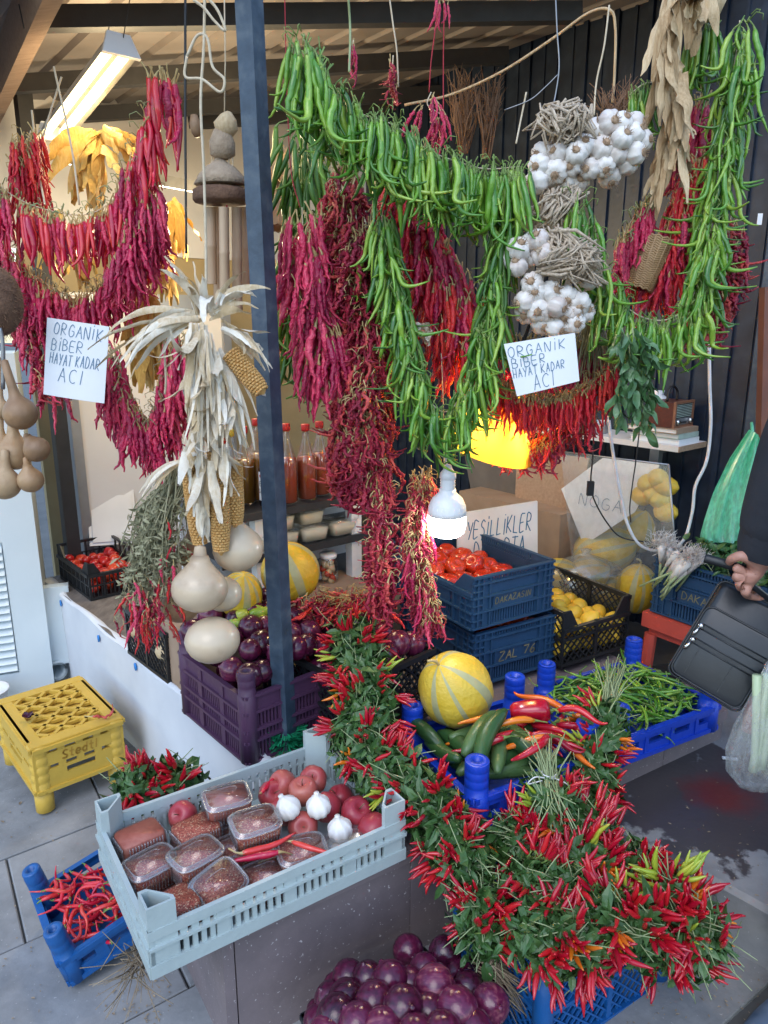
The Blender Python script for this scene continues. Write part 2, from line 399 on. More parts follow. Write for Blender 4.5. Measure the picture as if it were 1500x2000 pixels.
def stone_mat(name, base, dark, speck, wet=None, rough=0.6, specks=0.72, red=None):
    m = bpy.data.materials.new(name)
    m.use_nodes = True
    N = m.node_tree.nodes
    L = m.node_tree.links
    b = N['Principled BSDF']
    g = N.new('ShaderNodeNewGeometry')
    n1 = N.new('ShaderNodeTexNoise')
    n1.inputs['Scale'].default_value = 5
    n1.inputs['Detail'].default_value = 9
    n1.inputs['Roughness'].default_value = 0.65
    L.new(g.outputs['Position'], n1.inputs['Vector'])
    rp = N.new('ShaderNodeValToRGB')
    rp.color_ramp.elements[0].position = 0.3
    rp.color_ramp.elements[0].color = (*dark, 1)
    rp.color_ramp.elements[1].position = 0.68
    rp.color_ramp.elements[1].color = (*base, 1)
    oi = N.new('ShaderNodeObjectInfo')
    mu = N.new('ShaderNodeMath')
    mu.operation = 'MULTIPLY_ADD'
    mu.inputs[1].default_value = 0.16
    mu.inputs[2].default_value = -0.08
    L.new(oi.outputs['Random'], mu.inputs[0])
    ad = N.new('ShaderNodeMath')
    L.new(n1.outputs[0], ad.inputs[0])
    L.new(mu.outputs[0], ad.inputs[1])
    L.new(ad.outputs[0], rp.inputs[0])
    # scattered pale grains and dark grains
    vo = N.new('ShaderNodeTexNoise')
    vo.inputs['Scale'].default_value = 130
    vo.inputs['Detail'].default_value = 2
    L.new(g.outputs['Position'], vo.inputs['Vector'])
    r2 = N.new('ShaderNodeValToRGB')
    r2.color_ramp.elements[0].position = specks
    r2.color_ramp.elements[0].color = (0, 0, 0, 1)
    r2.color_ramp.elements[1].position = specks + 0.05
    r2.color_ramp.elements[1].color = (1, 1, 1, 1)
    L.new(vo.outputs[0], r2.inputs[0])
    mx = N.new('ShaderNodeMixRGB')
    L.new(r2.outputs[0], mx.inputs[0])
    L.new(rp.outputs[0], mx.inputs[1])
    mx.inputs[2].default_value = (*speck, 1)
    col = mx.outputs[0]
    b.inputs['Roughness'].default_value = rough
    if wet:
        c, rad, wc = wet
        mp = N.new('ShaderNodeVectorMath')
        mp.operation = 'DISTANCE'
        L.new(g.outputs['Position'], mp.inputs[0])
        mp.inputs[1].default_value = c
        n3 = N.new('ShaderNodeTexNoise')
        n3.inputs['Scale'].default_value = 5.5
        n3.inputs['Detail'].default_value = 6
        n3.inputs['Roughness'].default_value = 0.6
        L.new(g.outputs['Position'], n3.inputs['Vector'])
        a3 = N.new('ShaderNodeMath')
        a3.operation = 'MULTIPLY_ADD'
        L.new(n3.outputs[0], a3.inputs[0])
        a3.inputs[1].default_value = rad * 2.2
        L.new(mp.outputs['Value'], a3.inputs[2])
        r4 = N.new('ShaderNodeMapRange')
        r4.inputs[1].default_value = rad * 2.05
        r4.inputs[2].default_value = rad * 2.13
        r4.inputs[3].default_value = 1
        r4.inputs[4].default_value = 0
        L.new(a3.outputs[0], r4.inputs[0])
        m4 = N.new('ShaderNodeMixRGB')
        L.new(r4.outputs[0], m4.inputs[0])
        L.new(col, m4.inputs[1])
        m4.inputs[2].default_value = (*wc, 1)
        col = m4.outputs[0]
        m5 = N.new('ShaderNodeMapRange')
        m5.inputs[3].default_value = rough
        m5.inputs[4].default_value = 0.3
        L.new(r4.outputs[0], m5.inputs[0])
        L.new(m5.outputs[0], b.inputs['Roughness'])
        if red:
            d2 = N.new('ShaderNodeVectorMath')
            d2.operation = 'DISTANCE'
            L.new(g.outputs['Position'], d2.inputs[0])
            d2.inputs[1].default_value = red
            a4 = N.new('ShaderNodeMath')
            a4.operation = 'MULTIPLY_ADD'
            L.new(n3.outputs[0], a4.inputs[0])
            a4.inputs[1].default_value = 0.25
            L.new(d2.outputs['Value'], a4.inputs[2])
            r5 = N.new('ShaderNodeMapRange')
            r5.inputs[1].default_value = 0.15
            r5.inputs[2].default_value = 0.235
            r5.inputs[3].default_value = 0.75
            r5.inputs[4].default_value = 0
            L.new(a4.outputs[0], r5.inputs[0])
            m6 = N.new('ShaderNodeMixRGB')
            L.new(r5.outputs[0], m6.inputs[0])
            L.new(col, m6.inputs[1])
            m6.inputs[2].default_value = (0.16, 0.022, 0.02, 1)
            col = m6.outputs[0]
    L.new(col, b.inputs['Base Color'])
    bp = N.new('ShaderNodeBump')
    bp.inputs['Strength'].default_value = 0.35
    bp.inputs['Distance'].default_value = 0.004
    n5 = N.new('ShaderNodeTexNoise')
    n5.inputs['Scale'].default_value = 45
    n5.inputs['Detail'].default_value = 8
    L.new(g.outputs['Position'], n5.inputs['Vector'])
    L.new(n5.outputs[0], bp.inputs['Height'])
    L.new(bp.outputs[0], b.inputs['Normal'])
    return m


M['slab'] = stone_mat('grey_paving_stone', (0.29, 0.295, 0.30), (0.155, 0.16, 0.165), (0.40, 0.40, 0.40), specks=0.70)
M['joint'] = stone_mat('dirty_joint_mortar', (0.10, 0.098, 0.095), (0.05, 0.05, 0.05), (0.16, 0.16, 0.16))
M['granite'] = stone_mat('speckled_mauve_granite', (0.225, 0.18, 0.185), (0.15, 0.122, 0.128), (0.50, 0.46, 0.46), rough=0.5, specks=0.68)
M['landing'] = stone_mat('damp_landing_stone', (0.30, 0.295, 0.295), (0.17, 0.17, 0.17), (0.42, 0.42, 0.42),
                         wet=(tuple(PZ(1390, 1570, .28)), 0.29, (0.062, 0.052, 0.054)), red=tuple(PZ(1395, 1552, .28)))


# ---- mesh builder
class MB:
    def __init__(s):
        s.v = []
        s.f = []
        s.m = []
        s.mi = 0

    def add(s, vs, fs, T=None):
        o = len(s.v)
        for p in vs:
            p = Vector(p)
            s.v.append(tuple(T @ p) if T is not None else tuple(p))
        for f in fs:
            s.f.append(tuple(i + o for i in f))
            s.m.append(s.mi)

    def box(s, x0, x1, y0, y1, z0, z1, T=None):
        vs = [(x0, y0, z0), (x1, y0, z0), (x1, y1, z0), (x0, y1, z0), (x0, y0, z1), (x1, y0, z1), (x1, y1, z1), (x0, y1, z1)]
        s.add(vs, [(0, 3, 2, 1), (4, 5, 6, 7), (0, 1, 5, 4), (1, 2, 6, 5), (2, 3, 7, 6), (3, 0, 4, 7)], T)

    def bar(s, a, b, w, d, up=(0, 0, 1)):
        """rectangular bar from a to b; w across, d along 'up'"""
        a, b, up = Vector(a), Vector(b), Vector(up)
        t = (b - a).normalized()
        n = t.cross(up)
        if n.length < 1e-6:
            n = t.cross(Vector((1, 0, 0)))
        n.normalize()
        u = n.cross(t).normalized()
        vs = []
        for q in (a, b):
            for sx, sy in ((-1, -1), (1, -1), (1, 1), (-1, 1)):
                vs.append(q + n * (sx * w / 2) + u * (sy * d / 2))
        s.add(vs, [(0, 1, 2, 3), (7, 6, 5, 4), (0, 4, 5, 1), (1, 5, 6, 2), (2, 6, 7, 3), (3, 7, 4, 0)])

    def tube(s, pts, rad, n=6, cap=True, T=None):
        pts = [Vector(p) for p in pts]
        if isinstance(rad, (int, float)):
            rad = [rad] * len(pts)
        t0 = (pts[1] - pts[0]).normalized()
        nn = t0.cross(Vector((0.31, 0.87, 0.22)))
        nn.normalize()
        vs = []
        for i, p in enumerate(pts):
            t = (pts[min(i + 1, len(pts) - 1)] - pts[max(i - 1, 0)])
            if t.length < 1e-9:
                t = t0
            t.normalize()
            nn = (nn - t * nn.dot(t))
            nn.normalize()
            bb = t.cross(nn)
            r = rad[i]
            for k in range(n):
                a = 2 * PI * k / n
                rr = r[k % len(r)] if isinstance(r, (list, tuple)) else r
                vs.append(p + (nn * math.cos(a) + bb * math.sin(a)) * rr)
        fs = []
        for i in range(len(pts) - 1):
            for k in range(n):
                k2 = (k + 1) % n
                fs.append((i * n + k, i * n + k2, (i + 1) * n + k2, (i + 1) * n + k))
        if cap:
            fs.append(tuple(range(n - 1, -1, -1)))
            o = (len(pts) - 1) * n
            fs.append(tuple(range(o, o + n)))
        s.add(vs, fs, T)

    def lathe(s, prof, n=20, T=None, lobes=0, depth=0.0, jit=0.0, rnd=None, mfun=None):
        """prof = [(r, z)...] bottom to top"""
        o = len(s.v)
        rnd = rnd or R
        for i, (r, z) in enumerate(prof):
            for k in range(n):
                a = 2 * PI * k / n
                q = r
                if lobes:
                    q *= 1 - depth * (0.5 + 0.5 * math.cos(lobes * a)) ** 3
                if jit:
                    q *= 1 + rnd.uniform(-jit, jit)
                p = Vector((q * math.cos(a), q * math.sin(a), z))
                s.v.append(tuple(T @ p) if T is not None else tuple(p))
        for i in range(len(prof) - 1):
            for k in range(n):
                k2 = (k + 1) % n
                s.f.append((o + i * n + k, o + i * n + k2, o + (i + 1) * n + k2, o + (i + 1) * n + k))
                s.m.append(mfun(k) if mfun else s.mi)
        s.f.append(tuple(o + k for k in range(n - 1, -1, -1)))
        s.m.append(s.mi)
        q = o + (len(prof) - 1) * n
        s.f.append(tuple(q + k for k in range(n)))
        s.m.append(s.mi)

    def grid(s, fn, nu, nv, T=None):
        vs = [fn(i / nu, j / nv) for j in range(nv + 1) for i in range(nu + 1)]
        fs = [(j * (nu + 1) + i, j * (nu + 1) + i + 1, (j + 1) * (nu + 1) + i + 1, (j + 1) * (nu + 1) + i) for j in range(nv) for i in range(nu)]
        s.add(vs, fs, T)

    def mesh(s, name, mats, smooth=True):
        me = bpy.data.meshes.new(name)
        me.from_pydata(s.v, [], s.f)
        if not isinstance(mats, (list, tuple)):
            mats = [mats]
        for m in mats:
            me.materials.append(m)
        if len(mats) > 1:
            me.polygons.foreach_set('material_index', s.m)
        if smooth:
            me.polygons.foreach_set('use_smooth', [True] * len(me.polygons))
        me.update()
        return me


def link(name, me, parent=None, mw=None, label=None, kind=None):
    o = bpy.data.objects.new(name, me)
    COL.objects.link(o)
    if parent is not None:
        o.parent = parent
        o.matrix_parent_inverse = PINV[parent.name]
    if mw is not None:
        o.matrix_basis = mw
    if label:
        o['label'] = label
    if kind:
        o['kind'] = kind
    PINV[o.name] = (o.matrix_parent_inverse @ o.matrix_basis).inverted() if parent is None else \
        (WM[parent.name] @ o.matrix_parent_inverse @ o.matrix_basis).inverted()
    WM[o.name] = PINV[o.name].inverted()
    return o


PINV = {}
WM = {}


def thing(name, label, cat, loc=(0, 0, 0), group=None, me=None, mw=None):
    o = bpy.data.objects.new(name, me)
    COL.objects.link(o)
    if mw is not None:
        o.matrix_basis = mw
    else:
        o.location = loc
    o['label'] = label
    o['category'] = cat
    if group:
        o['group'] = group
    w = mw if mw is not None else Matrix.Translation(Vector(loc))
    WM[o.name] = w
    PINV[o.name] = w.inverted()
    return o


def struct(name, me=None):
    o = bpy.data.objects.new(name, me)
    COL.objects.link(o)
    o['kind'] = 'structure'
    WM[o.name] = Matrix.Identity(4)
    PINV[o.name] = Matrix.Identity(4)
    return o


def dirmat(p, d, spin=0.0, sc=1.0):
    """object with local -Z along d, placed at p"""
    d = Vector(d).normalized()
    q = (-d).to_track_quat('Z', 'Y')
    return Matrix.Translation(p) @ q.to_matrix().to_4x4() @ Matrix.Rotation(spin, 4, 'Z') @ (Matrix.Scale(sc, 4) if isinstance(sc, (int, float)) else Matrix.Diagonal((*sc, 1)))


def upmat(p, d, spin=0.0, sc=1.0):
    q = Vector(d).normalized().to_track_quat('Z', 'Y')
    return Matrix.Translation(p) @ q.to_matrix().to_4x4() @ Matrix.Rotation(spin, 4, 'Z') @ (Matrix.Scale(sc, 4) if isinstance(sc, (int, float)) else Matrix.Diagonal((*sc, 1)))


def frame(o, x, y, z):
    m = Matrix.Identity(4)
    for i, c in enumerate((x, y, z)):
        for k in range(3):
            m[k][i] = c[k]
    for k in range(3):
        m[k][3] = o[k]
    return m


def polyline(pts):
    P3 = [Vector(p) for p in pts]
    L = [0]
    for a, b in zip(P3, P3[1:]):
        L.append(L[-1] + (b - a).length)

    def at(t):
        s = t * L[-1]
        for i in range(len(P3) - 1):
            if s <= L[i + 1] or i == len(P3) - 2:
                f = (s - L[i]) / max(1e-9, L[i + 1] - L[i])
                return P3[i].lerp(P3[i + 1], f), (P3[i + 1] - P3[i]).normalized()
    return at


def smooth_pts(pts, k=6):
    """Catmull-Rom through the points"""
    p = [Vector(q) for q in pts]
    p = [p[0] * 2 - p[1]] + p + [p[-1] * 2 - p[-2]]
    out = []
    for i in range(1, len(p) - 2):
        for j in range(k):
            t = j / k
            a, b, c, d = p[i - 1], p[i], p[i + 1], p[i + 2]
            out.append(0.5 * ((2 * b) + (c - a) * t + (2 * a - 5 * b + 4 * c - d) * t * t + (3 * b - a - 3 * c + d) * t ** 3))
    out.append(p[-2])
    return out


# ---- handwriting: single-stroke letters as thin raised ribbons of ink
GL = {
    'A': [[(0, 0), (.5, 1), (1, 0)], [(.2, .38), (.8, .38)]],
    'B': [[(0, 0), (0, 1), (.6, .95), (.7, .75), (.5, .55), (0, .52)], [(.4, .53), (.85, .4), (.8, .1), (.4, 0), (0, 0)]],
    'C': [[(.9, .85), (.6, 1), (.2, .85), (.02, .5), (.2, .12), (.6, 0), (.9, .12)]],
    'D': [[(0, 0), (0, 1), (.5, .95), (.9, .6), (.85, .25), (.5, 0), (0, 0)]],
    'E': [[(.8, 1), (0, 1), (0, 0), (.8, 0)], [(0, .52), (.65, .54)]],
    'G': [[(.85, .85), (.5, 1), (.15, .8), (.02, .45), (.2, .1), (.6, 0), (.9, .2), (.9, .45), (.55, .45)]],
    'H': [[(0, 0), (0, 1)], [(.85, 0), (.9, 1)], [(0, .5), (.87, .52)]],
    'I': [[(.4, 0), (.45, 1)]],
    'İ': [[(.4, 0), (.45, .85)], [(.42, 1.08), (.5, 1.14)]],
    'K': [[(0, 0), (0, 1)], [(.85, 1), (.05, .45), (.9, 0)]],
    'L': [[(0, 1), (0, 0), (.75, 0)]],
    'M': [[(0, 0), (.1, 1), (.5, .4), (.9, 1), (1, 0)]],
    'N': [[(0, 0), (.05, 1), (.8, 0), (.9, 1)]],
    'O': [[(.5, 1), (.15, .85), (0, .5), (.15, .12), (.5, 0), (.85, .15), (.98, .5), (.85, .87), (.5, 1)]],
    'P': [[(0, 0), (0, 1), (.6, .97), (.85, .75), (.6, .5), (0, .48)]],
    'R': [[(0, 0), (0, 1), (.6, .97), (.85, .76), (.6, .52), (0, .5), (.9, 0)]],
    'S': [[(.85, .88), (.5, 1), (.1, .82), (.2, .58), (.7, .42), (.85, .18), (.45, 0), (.05, .12)]],
    'Ş': [[(.85, .88), (.5, 1), (.1, .82), (.2, .58), (.7, .42), (.85, .18), (.45, 0), (.05, .12)], [(.45, 0), (.5, -.12), (.35, -.22)]],
    'T': [[(0, 1), (1, 1)], [(.5, 1), (.45, 0)]],
    'U': [[(0, 1), (.05, .2), (.4, 0), (.8, .15), (.9, 1)]],
    'Y': [[(0, 1), (.45, .5)], [(.95, 1), (.35, 0)]],
    'Z': [[(0, 1), (.9, 1), (0, 0), (.9, 0)]],
    '7': [[(0, 1), (.9, 1), (.35, 0)]],
    '6': [[(.8, .95), (.3, .7), (.05, .3), (.3, 0), (.75, .08), (.8, .35), (.4, .48), (.08, .3)]],
    't': [[(.4, 1), (.4, .1), (.7, 0)], [(.1, .65), (.75, .65)]],
    'e': [[(.1, .35), (.8, .38), (.6, .65), (.2, .6), (.05, .3), (.3, 0), (.75, .08)]],
    'd': [[(.8, 1), (.8, 0)], [(.8, .5), (.4, .62), (.05, .3), (.4, 0), (.8, .15)]],
    'l': [[(.4, 1), (.4, 0)]],
}


def ink(mb, text, T, h, w, gap, lw, slant=0.12, jit=0.04, rnd=R, thick=0.0006):
    """write text along local x from the origin of T; letters h tall and w wide"""
    x = 0
    for ch in text:
        if ch == ' ':
            x += w * 0.8
            continue
        ww = w * (0.4 if ch in 'IİlL' and ch != 'L' else 1)
        dy = rnd.uniform(-jit, jit) * h
        for st in GL[ch]:
            pts = []
            for (a, b) in st:
                a2 = x + (a + rnd.uniform(-jit, jit)) * ww + slant * b * h
                pts.append(Vector((a2, (b + rnd.uniform(-jit, jit)) * h + dy, thick)))
            if len(pts) > 3:
                pts = smooth_pts(pts, 3)
            for a, b in zip(pts, pts[1:]):
                t = (b - a)
                if t.length < 1e-7:
                    continue
                t.normalize()
                n = Vector((-t.y, t.x, 0)) * lw / 2
                e = t * lw * 0.3
                vs = [a - e - n, b + e - n, b + e + n, a - e + n]
                mb.add(vs, [(0, 1, 2, 3)], T)
        x += ww + gap
    return x


# ------------------------------------------------------------------ the setting
def gz(x, y):
    return 0.065 * (x + 1.0)

GU, GV = uv(33)


def poly_slab(pts, z0f, z1f, m, name, parent=None, bev=0.006):
    """stone slab: polygon in plan between two height functions, chamfered upper edge"""
    n = len(pts)
    c = sum((Vector((p[0], p[1], 0)) for p in pts), Vector()) / n
    vs, fs = [], []
    inner = []
    for p in pts:
        q = Vector((p[0], p[1], 0))
        inner.append(q + (c - q).normalized() * bev * 1.4)
    for p in pts:
        vs.append((p[0], p[1], z0f(p[0], p[1])))
    for p in pts:
        vs.append((p[0], p[1], z1f(p[0], p[1]) - bev))
    for q in inner:
        vs.append((q.x, q.y, z1f(q.x, q.y)))
    for i in range(n):
        j = (i + 1) % n
        fs.append((i, j, n + j, n + i))
        fs.append((n + i, n + j, 2 * n + j, 2 * n + i))
    fs.append(tuple(2 * n + i for i in range(n)))
    b = MB()
    b.add(vs, fs)
    return link(name, b.mesh(name, M[m], False), parent)


# pavement: a mortar bed to the horizon with the slabs laid on it
b = MB()
b.add([(x, y, gz(max(-3, min(3, x)), 0) - 0.012) for x, y in ((-60, -60), (-3, -60), (3, -60), (60, -60), (-60, 60), (-3, 60), (3, 60), (60, 60))],
      [(0, 1, 5, 4), (1, 2, 6, 5), (2, 3, 7, 6)])
pave = struct('pavement', b.mesh('pavement', M['joint'], False))
du, dv = 0.62, 0.40
for i in range(-4, 5):
    for j in range(-3, 9):
        off = (j % 2) * 0.31
        o = Vector((-0.95, 1.62, 0)) + GU * (i * du + off) + GV * (j * dv)
        if o.y < 0.2 or o.y > 3.8 or abs(o.x) > 2.6:
            continue
        dz = R.uniform(-0.002, 0.002)
        g = 0.0028
        pts = [o + GU * g + GV * g, o + GU * (du - g) + GV * g, o + GU * (du - g) + GV * (dv - g), o + GU * g + GV * (dv - g)]
        poly_slab(pts, lambda x, y: gz(x, y) - 0.03, lambda x, y, d=dz: gz(x, y) + d, 'slab', 'paving_slab', pave, 0.003)

# raised stone ledge along the street, faced with granite slabs
A = Vector((-0.335, 1.262, 0))
LU, LV = uv(32)
b = MB()
b.box(0.03, 1.66, 0.03, 0.38, 0, 0.36, frame(A + Vector((0, 0, -0.05)), LU, LV, Vector((0, 0, 1))))
b.box(0.42, 1.66, 0.381, 0.75, 0, 0.36, frame(A + Vector((0, 0, -0.05)), LU, LV, Vector((0, 0, 1))))
ledge = struct('stone_ledge', b.mesh('stone_ledge', M['joint'], False))
xs = [0.0, 0.47, 0.98, 1.40, 1.69]
T = frame(A, LU, LV, Vector((0, 0, 1)))
for i in range(4):
    b = MB()
    b.box(xs[i] + 0.001 + (0.026 if i == 0 else 0), xs[i + 1] - 0.001, 0, 0.025, -0.1, 0.352, T)
    link('facing_slab', b.mesh('facing_slab', M['granite'], False), ledge)
    b = MB()
    b.box(xs[i] + 0.002 - (0.008 if i == 0 else 0), xs[i + 1] - 0.002, -0.012, 0.405 if i == 0 else 0.66, 0.355, 0.39, T)
    link('coping_slab', b.mesh('coping_slab', M['granite'], False), ledge)
b = MB()
b.box(0, 0.024, -0.0, 0.40, -0.1, 0.352, T)
link('facing_slab', b.mesh('facing_slab', M['granite'], False), ledge)

# damp landing to the right of the ledge, a step above the pavement
e0 = PZ(1120, 1560, 0.28)
e1 = PZ(1177, 1598, 0.28)
e2 = PZ(1500, 1777, 0.28)
far = e2 + (e2 - e1) * 2.2
ld = [e1 + (e1 - e2) * 0.4, far, far + LU * 1.8 + LV * 0.3, Vector((2.6, 3.0, 0)), Vector((1.15, 2.6, 0)), Vector((0.75, 1.99, 0))]
land = struct('stone_landing')
poly_slab([(p.x, p.y) for p in ld], lambda x, y: gz(x, y) - 0.05, lambda x, y: 0.28, 'landing', 'landing_slab', land, 0.012)

# stall floor behind the counter and the dark block right of the ledge
b = MB()
vs = [(-1.45, 3.30), (-0.28, 1.80), (0.9, 2.6), (1.42, 2.75), (1.6, 3.4), (0.2, 5.2), (-0.6, 5.0)]
b.add([(x, y, 0.3) for x, y in vs] + [(x, y, -0.1) for x, y in vs], [tuple(range(7))] + [(i, (i + 1) % 7, (i + 1) % 7 + 7, i + 7) for i in range(7)])
flo = struct('stall_floor', b.mesh('stall_floor', M['joint'], False))

b = MB()
o = A + LU * 1.695
b.box(0, 0.5, 0.12, 0.16, 0.1, 0.40, frame(o, LU, LV, Vector((0, 0, 1))))
kerb = struct('kerb_stone', b.mesh('kerb_stone', M['granite'], False))

# ------------------------------------------------------------------ the stall
SU, SV = uv(40)
Z1 = Vector((0, 0, 1))
s_of = lambda p: p.x * math.cos(math.radians(38)) + p.y * math.sin(math.radians(38))
RS = 0.12
RN = Vector((-RS * math.cos(math.radians(38)), -RS * math.sin(math.radians(38)), 1)).normalized()
RP0 = Vector((-0.28, 1.88, 2.5))
roofz = lambda p: 2.5 + RS * (s_of(p) - s_of(RP0))

stall = thing('market_stall', 'open produce stall with navy posts, ribbed roof sheet and dark sheet side wall', 'stall', (-0.28, 1.88, 0.39))
# corner post
b = MB()
b.box(-0.0225, 0.0225, -0.0225, 0.0225, 0, 2.2, frame(Vector((-0.28, 1.885, 0.42)), *uv(62), Vector((-.011, 0, 1))))
link('corner_post', b.mesh('corner_post', M['postpaint'], False), stall, label='blue grey square steel post at the near corner of the counter')
b = MB()
b.box(-0.03, 0.03, -0.03, 0.03, 0, 2.3, frame(Vector((-1.475, 3.36, 0.30)), *uv(40), Z1))
link('corner_post', b.mesh('corner_post', M['beam'], False), stall, label='dark post beside the white cabinet')

# ribbed roof sheet
ru, rv = uv(38)
ru = (ru + Vector((0, 0, RS))).normalized()
b = MB()
prof = []
x = -1.0
while x < 3.4:
    prof += [(x, 0), (x + 0.105, 0), (x + 0.118, 0.018), (x + 0.135, 0.018), (x + 0.148, 0)]
    x += 0.15
vs, fs = [], []
for i, (px_, hh) in enumerate(prof):
    for t in (0.35 - 0.3 * px_, 3.6):
        q = RP0 + ru * px_ + rv * t + RN * (hh + 0.05)
        vs.append(q)
for i in range(len(prof) - 1):
    fs.append((2 * i, 2 * i + 1, 2 * i + 3, 2 * i + 2))
b.add(vs, fs)
link('roof_sheet', b.mesh('roof_sheet', M['soffit'], False), stall)
# fascia board on the street edge
fa = PP(40, 60, RP0, RN)
fb = PP(-60, 300, RP0, RN)
dfa = (fb - fa).normalized()
b = MB()
b.bar(fa - dfa * 1.2, fb + dfa * 1.2, 0.05, 0.14, RN)
link('fascia_board', b.mesh('fascia_board', M['fascia'], False), stall)
# dark cross beams under the sheet
for (a, c, w) in [((40, 22), (1130, 12), .055), ((-60, 158), (990, 98), .05), ((-60, 228), (900, 170), .05), ((-60, 262), (760, 205), .05)]:
    p, q = PP(*a, RP0, RN), PP(*c, RP0, RN)
    b = MB()
    b.bar(p - RN * 0.02, q - RN * 0.02, w, 0.06, RN)
    link('roof_beam', b.mesh('roof_beam', M['beam'], False), stall)
# back wall, left pale panel and inner cream wall
o = Vector((-1.5, 3.40, 0.3))
b = MB()
b.box(0.10, 0.86, 0.0, 0.03, 0, 1.35, frame(o, SU, SV, Z1))
link('wall_panel', b.mesh('wall_panel', M['palepanel'], False), stall, label='pale plain panel behind the small black crate')
b = MB()
for x0 in (0.055, 0.86):
    b.box(x0, x0 + 0.045, -0.02, 0.03, 0, 1.42, frame(o, SU, SV, Z1))
b.box(0.10, 0.86, -0.02, 0.03, 1.352, 1.42, frame(o, SU, SV, Z1))
link('panel_frame', b.mesh('panel_frame', M['steel'], False), stall)
b = MB()
b.box(0.0, 3.1, 0.30, 0.34, 0, 2.5, frame(o, SU, SV, Z1))
link('back_wall', b.mesh('back_wall', M['creamwall'], False), stall)
b = MB()
b.box(-0.62, 3.1, 0.285, 0.298, 1.62, 2.45, frame(o, SU, SV, Z1))
link('back_wall_lining', b.mesh('back_wall_lining', M['palepanel'], False), stall, label='grey white upper band of the back wall')
# right wall of vertical sheet panels
wo = Vector((1.40, 2.74, 0.3))
WU = Vector((-0.64, 0.77, 0)).normalized()
WN = Vector((-0.77, -0.64, 0)).normalized()
k = 0.0
while k < 2.3:
    b = MB()
    T = frame(wo + WU * k, WU, WN, Z1)
    b.box(0.0, 0.145, -0.02, 0.0, 0, 2.75, T)
    b.box(0.0, 0.022, 0.0, 0.012, 0, 2.75, T)
    b.box(0.07, 0.082, 0.0, 0.006, 0, 2.75, T)
    link('wall_sheet', b.mesh('wall_sheet', M['navywall'], False), stall)
    k += 0.147
b = MB()
b.box(-0.07, 0.05, -0.05, 0.03, 0, 3.0, frame(wo, WU, WN, Z1))
b.box(-0.078, -0.071, -0.03, 0.01, 0, 3.0, frame(wo, WU, WN, Z1))
link('corner_post', b.mesh('corner_post', M['postpaint'], False), stall, label='wide navy post at the right front corner')
# navy cheek wall that runs on towards the right
b = MB()
b.box(0.06, 0.9, -0.06, -0.02, 0, 3.0, frame(wo + Vector((0, 0, 0)), *uv(8), Z1))
link('side_wall', b.mesh('side_wall', M['navywall'], False), stall)
b = MB()
fq0, fq1 = P(1503, 560, 2.60), P(1494, 868, 2.60)
b.bar(fq0, fq1, .05, .04, (0, 1, 0))
b.bar(fq1 + Vector((-.024, 0, -.02)), fq1 + Vector((.5, 0, -.02)), .04, .04, (0, 1, 0))
link('window_frame', b.mesh('window_frame', M['doorframe'], False), stall)
q = P(1484, 428, 2.66)
b = MB()
b.box(-0.008, 0.008, -0.001, 0.001, -0.018, 0.018, Matrix.Translation(q))
link('price_sticker', b.mesh('price_sticker', M['paper'], False), stall)

# ---- left neighbour: white louvred cabinet with a drain pipe
cab = thing('louvred_cabinet', 'tall white enamel cabinet with louvred vents beside the counter end', 'cabinet', (-1.6, 3.02, gz(-1.6, 0)))
T = frame(Vector((-1.50, 3.07, -0.03)), *uv(22), Z1)
b = MB()
b.box(-0.9, 0, 0.0, 0.30, 0.03, 1.5, T)
link('body', b.mesh('body', M['cabinet'], False), cab)
b = MB()
b.box(-0.13, 0.004, -0.02, -0.002, 0.0, 1.5, T)
b.box(-0.9, -0.56, -0.02, -0.002, 0.0, 1.5, T)
b.box(-0.56, -0.13, -0.02, -0.002, 0.0, 0.12, T)
b.box(-0.56, -0.13, -0.02, -0.002, 0.72, 1.5, T)
link('door_frame', b.mesh('door_frame', M['cabinet'], False), cab)
for i in range(17):
    b = MB()
    z = 0.135 + i * 0.034
    b.add([(-0.555, -0.03, z), (-0.135, -0.03, z), (-0.135, -0.004, z + 0.03), (-0.555, -0.004, z + 0.03),
           (-0.555, -0.024, z - 0.004), (-0.135, -0.024, z - 0.004), (-0.135, 0.002, z + 0.026), (-0.555, 0.002, z + 0.026)],
          [(0, 1, 2, 3), (4, 7, 6, 5), (0, 4, 5, 1), (3, 2, 6, 7)], T)
    link('louvre_slat', b.mesh('louvre_slat', M['cabinet'], False), cab)
pipe = thing('drain_pipe', 'short open end of a white drain pipe under the counter end', 'pipe', PZ(110, 1310, 0.05))
b = MB()
pa = PZ(112, 1312, 0.055)
pb = pa + Vector((-0.16, 0.22, 0.02))
b.tube([pa, pb], 0.042, 18, cap=False)
b.tube([pb, pa], 0.036, 18, cap=False)
n = (pb - pa).normalized()
b.tube([pa - n * 0.001, pa + n * 0.02], 0.0445, 18, cap=False)
b.tube([pb - n * 0.03, pb], 0.035, 18, cap=True)
link('pipe_body', b.mesh('pipe_body', M['cabinet']), pipe)
b = MB()
q = PZ(105, 1250, 0.25)
b.box(-0.07, 0.05, 0, 0.05, -0.17, 0.20, frame(q + Vector((-0.02, 0.12, 0)), *uv(22), Z1))
link('duct', b.mesh('duct', M['cabinet'], False), pipe)

